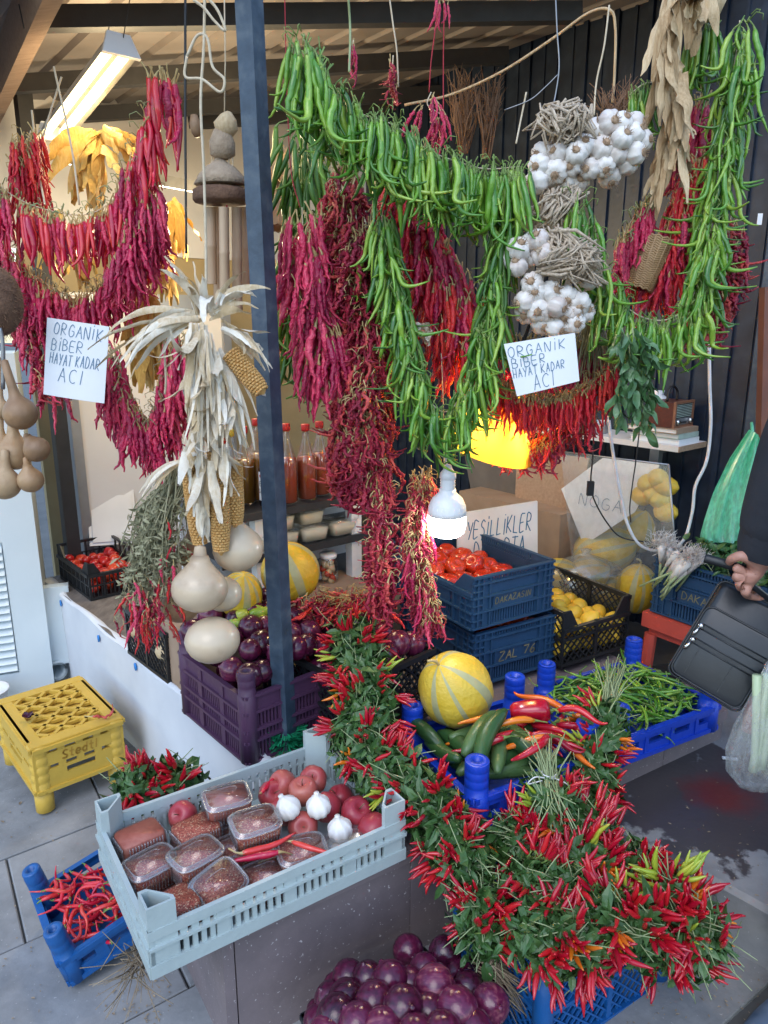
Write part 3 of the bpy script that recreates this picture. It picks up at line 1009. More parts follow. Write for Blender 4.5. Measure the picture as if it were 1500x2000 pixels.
# ---- the counter with its white cloth skirt
C0 = Vector((-0.297, 1.762, 0))
C1 = Vector((-1.605, 3.312, 0))
CV = (C1 - C0).normalized()
CU = Vector((CV.y, -CV.x, 0))
cl = (C1 - C0).length
ctr = thing('counter', 'low stall counter of grimy board with a white cloth skirt', 'counter', C0)
TC = frame(C0, CU, CV, Z1)
b = MB()
b.box(0.0, 1.25, 0.0, cl, 0.385, 0.42, TC)
link('counter_top', b.mesh('counter_top', M['counterwood'], False), ctr)
b = MB()
def skirt(u_, v_):
    y = v_ * (cl - 0.02) + 0.0
    z = 0.415 - u_ * 0.44
    w = 0.006 * math.sin(y * 9 + 1) * u_ + 0.004 * math.sin(y * 23) * u_ + 0.012 * u_ * math.sin(y * 3.1)
    if v_ > 0.93:
        z = 0.415 - u_ * (0.44 - (v_ - 0.93) / 0.07 * 0.31)
    zz = z + 0.006 * math.sin(y * 14) * (1 - u_)
    return (-0.008 - w * 0.8, y, zz)
b.grid(skirt, 12, 70, TC)
def skirt2(u_, v_):
    x = -0.008 + v_ * 0.5
    return (x, -0.006 - 0.004 * math.sin(x * 30) * u_, 0.415 - u_ * 0.3)
b.grid(skirt2, 4, 12, TC)
def hem(u_, v_):
    y = v_ * (cl - 0.02)
    return (-0.008 + u_ * (0.03 + 0.012 * math.sin(y * 7)), y, 0.415 + 0.006 * math.sin(y * 14) + 0.012 * math.sin(u_ * PI * 0.8))
b.grid(hem, 3, 70, TC)
link('cloth_skirt', b.mesh('cloth_skirt', M['cloth']), ctr)
for px_, py_ in [(119, 1178), (193, 1247), (265, 1302)]:
    n = -CU
    q = PP(px_, py_, C0 + n * 0.012, n)
    b = MB()
    b.lathe([(0.001, 0.004), (0.013, 0.003), (0.013, 0)], 14, upmat(q, n, 0, (0.8, 1.15, 1)))
    link('cloth_tack', b.mesh('cloth_tack', M['tape']), ctr)

# white plastic lid leaning on the panel
box = thing('box_lid', 'white plastic box lid leaning on the pale panel', 'box lid', P(205, 1050, 3.45))
f0, f1, f2 = P(175, 1068, 3.42), P(268, 1062, 3.52), P(157, 957, 3.52)
fx = (f1 - f0); fy = (f2 - f0)
nn = fx.cross(fy).normalized()
b = MB()
T = frame(f0, fx.normalized(), nn.cross(fx.normalized()), nn)
lx, ly = fx.length, fy.length
b.box(0, lx, 0, ly, 0, 0.02, T)
b.box(0.015, lx - 0.015, 0.015, ly - 0.04, 0.0202, 0.028, T)
link('lid_shell', b.mesh('lid_shell', M['whiteboard'], False), box)


# ------------------------------------------------------------------ crates
def wall_bars(b, L, h, rects, T, t=0.006, diag=None):
    for (a0, a1, z0, z1, *tt) in rects:
        d = tt[0] if tt else t
        b.box(a0, a1, -d, 0, z0, z1, T)
    if diag:
        a0, a1, z0, z1, step, w = diag
        hh = z1 - z0
        for sg in (1, -1):
            x = a0 - hh
            while x < a1 + hh:
                p, q = [x, z0], [x + hh, z1]
                if sg < 0:
                    p, q = [x, z1], [x + hh, z0]
                # clip to a0..a1
                k = (q[1] - p[1]) / (q[0] - p[0])
                if p[0] < a0:
                    p = [a0, p[1] + k * (a0 - p[0])]
                if q[0] > a1:
                    q = [a1, q[1] - k * (q[0] - a1)]
                if q[0] - p[0] > 0.004:
                    yy = -t * (0.35 if sg > 0 else 0.65)
                    A_, B_ = T @ Vector((p[0], yy, p[1])), T @ Vector((q[0], yy, q[1]))
                    b.bar(A_, B_, w, t * 0.6, (T.to_3x3() @ Vector((0, 1, 0))))
                x += step


def crate(name, label, m, o, yaw, L, Wd, H, style, group=None, wall=None, post=None, tilt=None, cat='crate', notch=None, base=True):
    """moulded crate; o = near left bottom corner; style picks the wall moulding"""
    U, V = uv(yaw)
    T0 = frame(Vector(o), U, V, Z1)
    if tilt:
        T0 = T0 @ tilt
    t = thing(name, label, cat, group=group, mw=T0)
    I = Matrix.Identity(4)
    h = wall or H
    sides = [(L, Matrix.Identity(4)),
             (Wd, Matrix.Translation((L, 0, 0)) @ Matrix.Rotation(PI / 2, 4, 'Z')),
             (L, Matrix.Translation((L, Wd, 0)) @ Matrix.Rotation(PI, 4, 'Z')),
             (Wd, Matrix.Translation((0, Wd, 0)) @ Matrix.Rotation(-PI / 2, 4, 'Z'))]

    def lk(nm, bb, smooth=False):
        me = bb.mesh(nm, M[m], smooth)
        o_ = bpy.data.objects.new(nm, me)
        COL.objects.link(o_)
        o_.parent = t
        WM[o_.name] = T0
        PINV[o_.name] = T0.inverted()
        return o_

    for si, (Ls, Ts) in enumerate(sides):
        b = MB()
        e = 0.012
        Ti = Ts @ Matrix.Translation((0, 0.009, 0))
        if style == 'slots':       # rim, small round-ish holes, a band of slits, rounded base
            r = [(0, Ls, 0, 0.028, 0.012), (0, Ls, h * 0.60, h * 0.66, 0.014), (0, Ls, h - 0.022, h, 0.010)]
            n = int(Ls / 0.0175)
            for k in range(n + 1):
                x = k * Ls / n
                r.append((max(0, x - 0.005), min(Ls, x + 0.005), 0.028, h * 0.60, 0.007))
            n = int(Ls / 0.022)
            for k in range(n + 1):
                x = k * Ls / n
                r.append((max(0, x - 0.0075), min(Ls, x + 0.0075), h * 0.66, h - 0.022, 0.007))
            for k in range(1, 4):
                r.append((k * Ls / 4 - 0.014, k * Ls / 4 + 0.014, 0.028, h - 0.023, 0.009))
            r += [(0, 0.055, 0.028, h * 0.6, 0.0075), (Ls - 0.055, Ls, 0.028, h * 0.6, 0.0075)]
        elif style == 'holes':     # low solid wall with a few oblong openings
            r = [(0, Ls, 0, h * 0.42, 0.010), (0, Ls, h * 0.68, h, 0.012), (0, Ls, h - 0.014, h - 0.001, 0.018), (0, Ls, 0.001, 0.014, 0.016)]
            n = 4
            for k in range(n):
                c = (k + 0.5) * Ls / n
                w = Ls / n * 0.30
                lo, hi = k * Ls / n, (k + 1) * Ls / n
                r += [(lo, c - w, h * 0.42, h * 0.68, 0.0095), (c + w, hi, h * 0.42, h * 0.68, 0.0095)]
                r += [(lo + 0.002, lo + 0.010, 0.015, h * 0.98 - 0.014, 0.0135)]
        elif style == 'slats':     # horizontal rails with panels of fine vertical slits
            r = [(0, Ls, z, z + 0.008, 0.015) for z in (0, h * 0.30, h * 0.46, h * 0.72, h - 0.009)]
            for k in range(4):
                x = k * Ls / 3
                x0, x1 = max(0, x - 0.011), min(Ls, x + 0.011)
                r.append((x0, x1, 0.004, h - 0.004, 0.011))
            n = int(Ls / 0.011)
            for k in range(n):
                x = (k + 0.5) * Ls / n
                r.append((x - 0.003, x + 0.003, 0.008, h * 0.72, 0.006))
            r.append((0.0, Ls, h * 0.72, h - 0.009, 0.007))
        elif style == 'navy':      # stacked ribs round the corners, slit panels and a plain name plate
            r = [(0, Ls, z, z + 0.006, 0.016) for z in (0, h * 0.30, h * 0.58, h * 0.84, h - 0.007)]
            r += [(0, Ls * 0.12, z, z + 0.004, 0.015) for z in (h * .15, h * .44, h * .71)]
            r += [(Ls * .88, Ls, z, z + 0.004, 0.015) for z in (h * .15, h * .44, h * .71)]
            r += [(0, Ls * .2, 0.003, h - 0.003, 0.007), (Ls * .8, Ls, 0.003, h - 0.003, 0.007)]
            r += [(Ls * q - 0.003, Ls * q + 0.003, 0.002, h - 0.002, 0.0145) for q in (.06, .12, .2, .8, .88, .94)]
            r += [(Ls * .25, Ls * .75, h * .33, h * .56, 0.009)]
            n = int(Ls * .6 / 0.011)
            for k in range(n):
                x = Ls * .2 + (k + .5) * Ls * .6 / n
                r.append((x - 0.0032, x + 0.0032, 0.006, h * .97, 0.005))
            r.append((Ls * .2, Ls * .8, h * .62, h * .80, 0.0062))
        elif style == 'grid':      # open square grid with fine bars below
            r = [(0, Ls, 0, 0.012, 0.010), (0, Ls, h - 0.012, h, 0.012), (0, Ls, h * 0.36, h * 0.36 + 0.006, 0.009), (0, Ls, h * 0.62, h * 0.62 + 0.006, 0.009)]
            n = max(4, int(Ls / 0.055))
            for k in range(n + 1):
                x = k * Ls / n
                r.append((max(0, x - 0.004), min(Ls, x + 0.004), 0.005, h - 0.005, 0.008))
            n = int(Ls / 0.018)
            for k in range(1, n):
                x = k * Ls / n
                r.append((x - 0.002, x + 0.002, 0.006, h * 0.62, 0.006))
        elif style == 'diamond':
            r = [(0, Ls, 0, 0.012, 0.012), (0, Ls, h - 0.016, h, 0.014), (0, Ls, h * 0.46, h * 0.46 + 0.010, 0.010)]
            for k in range(3):
                x = k * Ls / 2
                r.append((max(0, x - 0.007), min(Ls, x + 0.007), 0.005, h - 0.006, 0.010))
        elif style == 'yellow':
            # upright on its posts the other way up: solid bands with two rows of small windows and a hand hole
            r = [(0, Ls, 0.0, 0.05, 0.010), (0, Ls, h * 0.40, h * 0.46, 0.010), (0, Ls, h * 0.54, h * 0.80, 0.010), (0, Ls, h * 0.90, h, 0.012),
                 (0, Ls, 0.001, 0.014, 0.018), (0, Ls, h - 0.02, h - 0.006, 0.020)]
            lo, hi = Ls * 0.34, Ls * 0.66
            r += [(0, lo, 0.05, h * 0.40, 0.010), (hi, Ls, 0.05, h * 0.40, 0.010)]
            n = 4
            for k in range(n + 1):
                x = Ls * 0.10 + k * Ls * 0.80 / n
                w = 0.012
                for z0, z1 in ((h * 0.46, h * 0.54), (h * 0.80, h * 0.90)):
                    r.append((max(0, x - w), min(Ls, x + w), z0, z1, 0.0095))
            r += [(0, Ls * .06, h * .46, h * .9, 0.0092), (Ls * .94, Ls, h * .46, h * .9, 0.0092)]
        if notch and si in notch:
            r = [(a0, a1, z0, min(z1, h * 0.66 + 0.01 * (z1 > h - 0.02)), d) for (a0, a1, z0, z1, d) in r if z0 < h * 0.66]
            r = [q for q in r if q[3] > q[2] + 0.001]
            r.append((0, Ls, h * 0.66 - 0.006, h * 0.66 + 0.008, 0.016))
            for xa, xb, s_ in ((0, Ls * 0.24, 1), (Ls * 0.76, Ls, -1)):
                x0, x1 = (xa, xb)
                vs = []
                for y in (-0.007, 0.0):
                    if s_ > 0:
                        vs += [(x0, y, h * .64), (x1, y, h * .64), (x0 + (x1 - x0) * .45, y, h), (x0, y, h)]
                    else:
                        vs += [(x0, y, h * .64), (x1, y, h * .64), (x1, y, h), (x1 - (x1 - x0) * .45, y, h)]
                b.add(vs, [(0, 1, 2, 3), (7, 6, 5, 4), (0, 4, 5, 1), (1, 5, 6, 2), (2, 6, 7, 3), (3, 7, 4, 0)], Ti)
        wall_bars(b, Ls, h, r, Ti, 0.008,
                  (0.004, Ls - 0.004, 0.012, (h * .66 if notch and si in notch else h - 0.016), 0.030, 0.0042) if style == 'diamond' else None)
        lk('side_panel', b)
    if base:
        b = MB()
        z = (h - 0.012 if style == 'yellow' else 0.002)
        if style == 'yellow':
            n = 9
            for k in range(n):
                b.box(0.012, L - 0.012, (k + .02) * Wd / n, (k + .22) * Wd / n, z, z + 0.010)
            for sg in (1, -1):
                x = -Wd
                while x < L + Wd:
                    p, q = [x, 0.05], [x + Wd - 0.1, Wd - 0.05]
                    if sg < 0:
                        p, q = [x, Wd - 0.05], [x + Wd - 0.1, 0.05]
                    k_ = (q[1] - p[1]) / (q[0] - p[0])
                    if p[0] < 0.04:
                        p = [0.04, p[1] + k_ * (0.04 - p[0])]
                    if q[0] > L - 0.04:
                        q = [L - 0.04, q[1] - k_ * (q[0] - L + 0.04)]
                    if q[0] - p[0] > 0.01:
                        b.bar((p[0], p[1], z + 0.008), (q[0], q[1], z + 0.008), 0.012, 0.012)
                    x += 0.085
            b.box(0.01, L - .01, 0.01, Wd - .01, z - 0.010, z - 0.006)
            b.box(0.0, L, 0.0, 0.045, z + 0.001, z + 0.013)
            b.box(0.0, L, Wd - 0.045, Wd, z + 0.001, z + 0.013)
            b.box(0.0, 0.042, 0.045, Wd - 0.045, z + 0.002, z + 0.012)
            b.box(L - 0.042, L, 0.045, Wd - 0.045, z + 0.002, z + 0.012)
        else:
            b.box(0.008, L - 0.008, 0.008, Wd - 0.008, z, z + 0.006)
        lk('base_grid' if style == 'yellow' else 'crate_floor', b)
    if post:
        kind, ph = post
        for (x, y, ax, ay) in ((0, 0, 1, 1), (L, 0, -1, 1), (L, Wd, -1, -1), (0, Wd, 1, -1)):
            b = MB()
            if kind == 'tri':      # hollow three-cornered socket
                s = 0.055
                ox, oy = x + ax * 0.001, y + ay * 0.001
                out_ = [(ox, oy), (ox + ax * s, oy), (ox + ax * s, oy + ay * s * .22), (ox + ax * s * .3, oy + ay * s), (ox, oy + ay * s)]
                cx_, cy_ = ox + ax * s * .38, oy + ay * s * .38
                inn = [(cx_ + (p[0] - cx_) * .78, cy_ + (p[1] - cy_) * .78) for p in out_]
                n = len(out_)
                vs = [(p[0], p[1], 0.03) for p in out_] + [(p[0], p[1], ph) for p in out_] + [(p[0], p[1], ph) for p in inn] + [(p[0], p[1], ph - 0.05) for p in inn]
                fs = []
                for i in range(n):
                    j = (i + 1) % n
                    fs += [(i, j, n + j, n + i), (n + i, n + j, 2 * n + j, 2 * n + i), (2 * n + i, 2 * n + j, 3 * n + j, 3 * n + i)]
                fs.append(tuple(3 * n + i for i in range(n)))
                b.add(vs, fs)
                lk('corner_socket', b)
            else:                  # round stacking peg with ribs and an open top
                r_ = kind
                cx_, cy_ = x + ax * r_ * 0.75, y + ay * r_ * 0.75
                pr = [(r_ * 1.12, 0.0), (r_ * 1.12, h * 0.98)]
                z = h
                while z < ph - 0.02:
                    pr += [(r_, z), (r_, z + 0.018), (r_ * 0.97, z + 0.020)]
                    z += 0.022
                pr += [(r_ * .98, ph - 0.004), (r_ * .9, ph), (r_ * .45, ph), (r_ * .42, ph - 0.01), (0.001, ph - 0.012)]
                if style == 'yellow':
                    pr = [(0.026, -0.075), (0.030, -0.073), (0.031, -0.002), (0.026, 0.0), (0.036, 0.003)]
                    for q in range(5):
                        pr += [(0.033, 0.012 + q * h * .18), (0.033, 0.012 + q * h * .18 + h * .12), (0.030, 0.012 + q * h * .18 + h * .14)]
                    pr += [(0.036, h * .93), (0.034, h * .985), (0.001, h * .99)]
                    cx_, cy_ = x + ax * 0.026, y + ay * 0.026
                b.lathe(pr, 16, Matrix.Translation((cx_, cy_, 0)))
                lk('corner_post' if style != 'yellow' else 'corner_leg', b, True)
    return t, T0


YAW = 33.0
grey, TG = crate('plastic_crate', 'pale grey blue crate full of spice tubs and apples on the stone ledge', 'greycrate', (-0.439, 1.139, 0.391), 33.9, 0.588, 0.391, 0.105, 'slots', post=('tri', 0.155))
yel, TY = crate('plastic_crate', 'yellow crate turned upside down on the pavement', 'yellowcrate', (-1.145, 2.14, gz(-1.14, 0) + 0.085), 41, 0.30, 0.42, 0.175, 'yellow', post=(0.03, 0.1))
rbl, TR = crate('plastic_crate', 'bright blue crate of loose thin green peppers at the right end of the ledge', 'royal', (0.645, 1.825, 0.392), 28.8, 0.42, 0.345, 0.178, 'holes', wall=0.085, post=(0.028, 0.175), group='bright blue crates on the ledge')
cuc, TCU = crate('plastic_crate', 'bright blue crate of cucumbers and hot peppers under the yellow melon', 'royal', (0.215, 1.545, 0.392), 29, 0.40, 0.345, 0.188, 'holes', wall=0.10, post=(0.030, 0.188), group='bright blue crates on the ledge')
pur, TP = crate('plastic_crate', 'dark purple crate heaped with red onions behind the blue post', 'purple', (-0.371, 1.790, 0.422), 40.8, 0.36, 0.387, 0.262, 'slats', wall=0.205, post=(0.024, 0.27))
sml, TS = crate('plastic_crate', 'small black crate of red pepper pieces at the far end of the counter', 'black', (-1.268, 3.013, 0.422), 40.8, 0.258, 0.397, 0.166, 'grid', notch=(0, 3))
pot, TPO = crate('plastic_crate', 'black lattice crate of pale potatoes behind the dried herb bunch', 'black', (-0.72, 2.26, 0.422), 42, 0.30, 0.32, 0.18, 'diamond')
st2, TN2 = crate('plastic_crate', 'navy crate at the bottom of the tomato stack', 'navy', (0.294, 2.237, 0.421), 30, 0.349, 0.46, 0.190, 'navy', group='navy crates of tomatoes')
st1, TN1 = crate('plastic_crate', 'navy crate of large tomatoes on top of the stack', 'navy', (0.281, 2.215, 0.633), 32.2, 0.352, 0.473, 0.178, 'navy', group='navy crates of tomatoes', notch=(3,))
lem, TL_ = crate('plastic_crate', 'black lattice crate of lemons right of the navy stack', 'black', (0.619, 2.378, 0.422), 31.2, 0.331, 0.387, 0.205, 'diamond', notch=(0, 2))
oni, TO = crate('plastic_crate', 'black lattice crate of red onions half hidden behind the chili garland', 'black', (-0.085, 1.835, 0.422), 45, 0.34, 0.42, 0.215, 'diamond')
bon, TB = crate('plastic_crate', 'low black crate of big red onions on the pavement below the ledge', 'black', (0.02, 0.95, gz(0, 0) + 0.005), 33, 0.32, 0.36, 0.11, 'grid')
mes, TM = crate('plastic_crate', 'mid blue lattice crate under the heap of chili bouquets', 'blue', (0.325, 1.21, gz(.33, 0) + 0.006), 31, 0.40, 0.31, 0.25, 'diamond', post=(0.02, 0.25))
til = Matrix.Rotation(math.radians(-17), 4, 'Y') @ Matrix.Rotation(math.radians(4), 4, 'X')
til = Matrix.Rotation(math.radians(-14), 4, 'Y')
blc, TBL = crate('plastic_crate', 'mid blue crate of fresh red chilies tilted against the stone ledge', 'blue', PZ(140, 1925, gz(-.75, 0) + 0.02), 36, 0.38, 0.28, 0.17, 'holes', wall=0.085, post=(0.024, 0.165), tilt=til)
# greens crate on a red stool near the right wall
o = PZ(1271, 1192, 0.585) - uv(36)[1] * 0.40
gre, TGR = crate('plastic_crate', 'navy crate of spring onions and parsley on the red stool', 'navy', (o.x, o.y, 0.585), 36, 0.34, 0.40, 0.205, 'navy', group='navy crates of greens')
stool = thing('stool', 'low faded red plastic stool under the crate of spring onions', 'stool', mw=frame(Vector((o.x, o.y, 0.3)), *uv(36), Z1))
b = MB()
b.box(-0.02, 0.36, -0.02, 0.42, 0.225, 0.28)
b.box(0.0, 0.34, 0.0, 0.40, 0.195, 0.2252)
me = b.mesh('stool_top', M['stoolred'], False)
oo = bpy.data.objects.new('seat', me); COL.objects.link(oo); oo.parent = stool
for (x, y) in ((0, 0), (0.33, 0), (0.33, 0.39), (0, 0.39)):
    b = MB()
    b.tube([(x, y, 0.2), (x + (0.01 if x > .1 else -0.01), y + (0.01 if y > .1 else -0.01), 0)], [0.022, 0.026], 8)
    oo = bpy.data.objects.new('leg', b.mesh('leg', M['stoolred'], False)); COL.objects.link(oo); oo.parent = stool


def child(name, me, t, label=None, kind=None, mw=None):
    """part given in the thing's own local frame"""
    o_ = bpy.data.objects.new(name, me)
    COL.objects.link(o_)
    o_.parent = t
    if mw is not None:
        o_.matrix_basis = mw
    if label:
        o_['label'] = label
    if kind:
        o_['kind'] = kind
    return o_


# moulded lettering on crates
b = MB()
ink(b, 'ZAL 76', frame(Vector((0.10, -0.0075, 0.075)), Vector((1, 0, 0)), Z1, Vector((0, -1, 0))), 0.030, 0.022, 0.007, 0.004)
child('moulded_lettering', b.mesh('moulded_lettering', M['moulded'], False), st2)
b = MB()
ink(b, 'DAKAZASIN', frame(Vector((0.095, -0.0015, 0.073)), Vector((1, 0, 0)), Z1, Vector((0, -1, 0))), 0.020, 0.014, 0.0045, 0.003)
child('moulded_lettering', b.mesh('moulded_lettering', M['moulded'], False), st1)
b = MB()
ink(b, 'DAKASIN', frame(Vector((-0.0015, 0.285, 0.082)), Vector((0, -1, 0)), Z1, Vector((-1, 0, 0))), 0.026, 0.018, 0.006, 0.0035)
child('moulded_lettering', b.mesh('moulded_lettering', M['moulded'], False), gre)
b = MB()
ink(b, 'Stedtl', frame(Vector((0.09, -0.002, 0.102)), Vector((1, 0, 0)), Z1, Vector((0, -1, 0))), 0.030, 0.018, 0.004, 0.005)
child('moulded_lettering', b.mesh('moulded_lettering', M['mouldyellow'], False), yel)


# ------------------------------------------------------------------ pepper shapes (shared meshes)
def pepper_mesh(name, body, stem, L, r, rnd, wavy=0.10, curl=0.0, wrinkle=0.05, n=6, segs=11, stemL=0.028, stemr=0.0016, zig=0.0, taper=1.0):
    """stalk at the origin, fruit hanging down local -Z"""
    b = MB()
    ph = rnd.uniform(0, 6.28)
    a1 = rnd.uniform(0.3, 1) * wavy * L
    a2 = rnd.uniform(-1, 1) * wavy * L * 0.5
    pts, rad = [], []
    for i in range(segs + 1):
        t = i / segs
        x = a1 * math.sin(PI * t * 1.1 + ph * 0.1) + a2 * math.sin(2 * PI * t + ph)
        y = a2 * math.sin(1.6 * PI * t + ph) * 0.8
        z = -stemL - L * t
        if curl and t > 0.5:
            q = (t - 0.5) / 0.5
            x += curl * L * q * q
            z += abs(curl) * L * 0.55 * q * q
        if zig:
            x += rnd.uniform(-zig, zig) * L
            y += rnd.uniform(-zig, zig) * L
        pts.append((x, y, z))
        prof = min(1.0, 0.62 + 2.4 * t) * (1 - max(0, t - 0.35) ** 1.6 * 1.55 * taper)
        rr = max(r * 0.12, r * prof)
        rad.append([rr * (1 + rnd.uniform(-wrinkle, wrinkle)) for k in range(n)])
    b.mi = 0
    b.tube(pts, rad, n)
    b.mi = 1
    p0 = Vector(pts[0])
    sx, sy = rnd.uniform(-.6, .6) * stemL, rnd.uniform(-.6, .6) * stemL
    b.tube([(p0.x, p0.y, p0.z - 0.003), (p0.x, p0.y, p0.z + 0.003), (p0.x + sx * .3, p0.y + sy * .3, p0.z + stemL * .5), (sx, sy, 0)],
           [r * 0.75, r * 0.45, stemr, stemr * 1.3], 5)
    return b.mesh(name, [M[body], M[stem]])


rp = random.Random(5)
K = {}
K['green'] = [pepper_mesh('green_pepper', 'green', 'stem', .165 * rp.uniform(.8, 1.1), .0076 * rp.uniform(.8, 1.15), rp, .11, rp.choice([0, .12, .3, -.35, .55, -.6]), .12, 7, 14, zig=.008) for _ in range(18)]
K['darkgreen'] = [pepper_mesh('green_pepper', 'darkgreen', 'stem', .15 * rp.uniform(.85, 1.1), .0078, rp, .10, rp.choice([0, 0, .25, -.3, .4]), .06, 6, 11) for _ in range(8)]
K['red'] = [pepper_mesh('red_pepper', 'red', 'drystem', .135 * rp.uniform(.85, 1.15), .0080, rp, .06, rp.choice([0, 0, .12, -.15]), .13, 6, 11) for _ in range(8)]
K['crimson'] = [pepper_mesh('crimson_pepper', 'crimson', 'drystem', .125 * rp.uniform(.85, 1.15), .0072, rp, .07, rp.choice([0, 0, .2, -.2]),   .34, 6, 14, zig=.02) for _ in range(8)]
K['dried'] = [pepper_mesh('dried_pepper', 'dried', 'drystem', .095 * rp.uniform(.7, 1.25), .0056, rp, .20, rp.choice([0, .3, -.45, .6]), .55, 5, 14, zig=.05) for _ in range(12)]
K['scarlet'] = [pepper_mesh('scarlet_pepper', 'scarlet', 'drystem', .105 * rp.uniform(.85, 1.2), .0063, rp, .07, rp.choice([0, 0, .2, -.2]), .28, 6, 11, zig=.018) for _ in range(10)]
K['thin'] = [pepper_mesh('thin_green_pepper', 'green', 'stem', .10 * rp.uniform(.85, 1.25), .0052, rp, .12, rp.choice([0, .2, -.3]), .05, 6, 9, .025) for _ in range(8)]
K['chili'] = [pepper_mesh('chili', 'chili', 'stem', .055 * rp.uniform(.8, 1.2), .0054, rp, .06, rp.choice([0, .12]), .04, 6, 7, .016, .0011) for _ in range(6)]
K['chiliorange'] = [pepper_mesh('chili', 'chiliorange', 'stem', .052 * rp.uniform(.8, 1.2), .0052, rp, .06, 0, .04, 6, 7, .016, .0011) for _ in range(3)]
K['chiliyellow'] = [pepper_mesh('chili', 'chiliyellow', 'stem', .052 * rp.uniform(.8, 1.2), .0052, rp, .06, 0, .04, 6, 7, .016, .0011) for _ in range(3)]
K['longchili'] = [pepper_mesh('long_red_chili', 'red', 'stem', .10 * rp.uniform(.8, 1.2), .0056, rp, .15, rp.choice([.2, .35, -.4]), .05, 6, 11, .010) for _ in range(8)]
K['hot'] = [pepper_mesh('hot_pepper', c, 'stem', .13 * rp.uniform(.8, 1.2), .0095, rp, .10, rp.choice([.1, .2]), .05, 7, 11, .035) for c in ('chili', 'chiliorange', 'chiliorange', 'chili')]

BACKSIDE = Vector((0, -1, 0))


def garland(name, label, pts, n, kind, group=None, px=True, rad=0.02, tilt=0.35, lean=None, sc=(0.85, 1.15), seed=1, string='string',
            cat='pepper string', curls=0, curlmat='drystem', depth=0.03, down=1.0, hang=None, partname=None, mats2=None):
    """string of peppers: one thing, every pepper a part, plus its twine and (for dried ones) pale curly stalks"""
    rnd = random.Random(seed)
    P3 = [P(*q) for q in pts] if px else [Vector(q) for q in pts]
    sp = smooth_pts(P3, 5) if len(P3) > 2 else P3
    at = polyline(sp)
    t = thing(name, label, cat, P3[0], group)
    over = max(0, n - 300)
    n = min(n, 300)
    kinds = kind if isinstance(kind, (list, tuple)) else [kind]
    mass = {}
    for i in range(n + over):
        s = (i + rnd.random()) / n if i < n else rnd.random()
        p, tan = at(s)
        a = rnd.uniform(0, 2 * PI)
        rr_ = rad(s) if callable(rad) else rad
        q = rr_ * math.sqrt(rnd.random())
        off = Vector((math.cos(a) * q, math.sin(a) * q - depth * rnd.random(), rnd.uniform(-.4, .4) * rr_))
        o = Vector((math.cos(a), math.sin(a) * 0.8, 0)) * ((tilt(s) if callable(tilt) else tilt) * rnd.uniform(0.2, 1))
        d = Vector((0, 0, -down)) + o
        if lean:
            d += Vector(lean) * rnd.uniform(.4, 1)
        k = rnd.choice(kinds)
        me = rnd.choice(K[k])
        z = rnd.uniform(*sc)
        zt_ = z * rnd.uniform(.78, 1.15)
        mw = dirmat(p + off, d, rnd.uniform(0, 2 * PI), (zt_, zt_, z * rnd.uniform(.85, 1.12)))
        if i < n:
            link(partname or me.name.split('.')[0], me, t, mw)
        else:
            mass.setdefault(k, []).append((me, Matrix.Translation((0, rr_ * .6, 0)) @ mw))
    for k, lst in mass.items():
        vs, fs, mi = [], [], []
        for me, mw in lst:
            o_ = len(vs)
            co = np.empty(len(me.vertices) * 3)
            me.vertices.foreach_get('co', co)
            A_ = np.array(mw)
            vs.extend((co.reshape(-1, 3) @ A_[:3, :3].T + A_[:3, 3]).tolist())
            for pl in me.polygons:
                fs.append([v + o_ for v in pl.vertices])
                mi.append(pl.material_index)
        m2 = bpy.data.meshes.new('pepper_mass')
        m2.from_pydata(vs, [], fs)
        for m_ in lst[0][0].materials:
            m2.materials.append(m_)
        m2.polygons.foreach_set('material_index', mi)
        m2.polygons.foreach_set('use_smooth', [True] * len(fs))
        link('pepper_mass', m2, t, kind='stuff')
    if string:
        b = MB()
        b.tube(sp if len(sp) > 2 else sp, 0.0016, 5)
        link('string', b.mesh('string', M[string]), t)
    if curls:
        b = MB()
        for i in range(curls):
            p, tan = at(rnd.random())
            a = rnd.uniform(0, 2 * PI)
            v = Vector((math.cos(a), -abs(math.sin(a)) - .2, rnd.uniform(-.2, .7))).normalized()
            l = rnd.uniform(.02, .04)
            p = p + v * (rad(.5) if callable(rad) else rad) * .55 + Vector((0, -depth * .6, 0))
            c = v.cross(Vector((0, 0, 1))).normalized() * l * rnd.uniform(-.5, .5)
            b.tube([p, p + v * l * .5 + Z1 * l * .25, p + v * l * .9 + c * .6, p + v * l * .8 + c - Z1 * l * .3], [.0016, .0013, .0011, .0012], 4)
        link('dry_stalks', b.mesh('dry_stalks', M[curlmat]), t, kind='stuff')
    return t


def cord(name, label, pts, r, m, cat='string', px=True, group=None, n=6, sm=6):
    P3 = [P(*q) for q in pts] if px else [Vector(q) for q in pts]
    b = MB()
    b.tube(smooth_pts(P3, sm) if len(P3) > 2 else P3, r, n)
    t = thing(name, label, cat, group=group, me=b.mesh(name, M[m]), mw=Matrix.Identity(4))
    return t


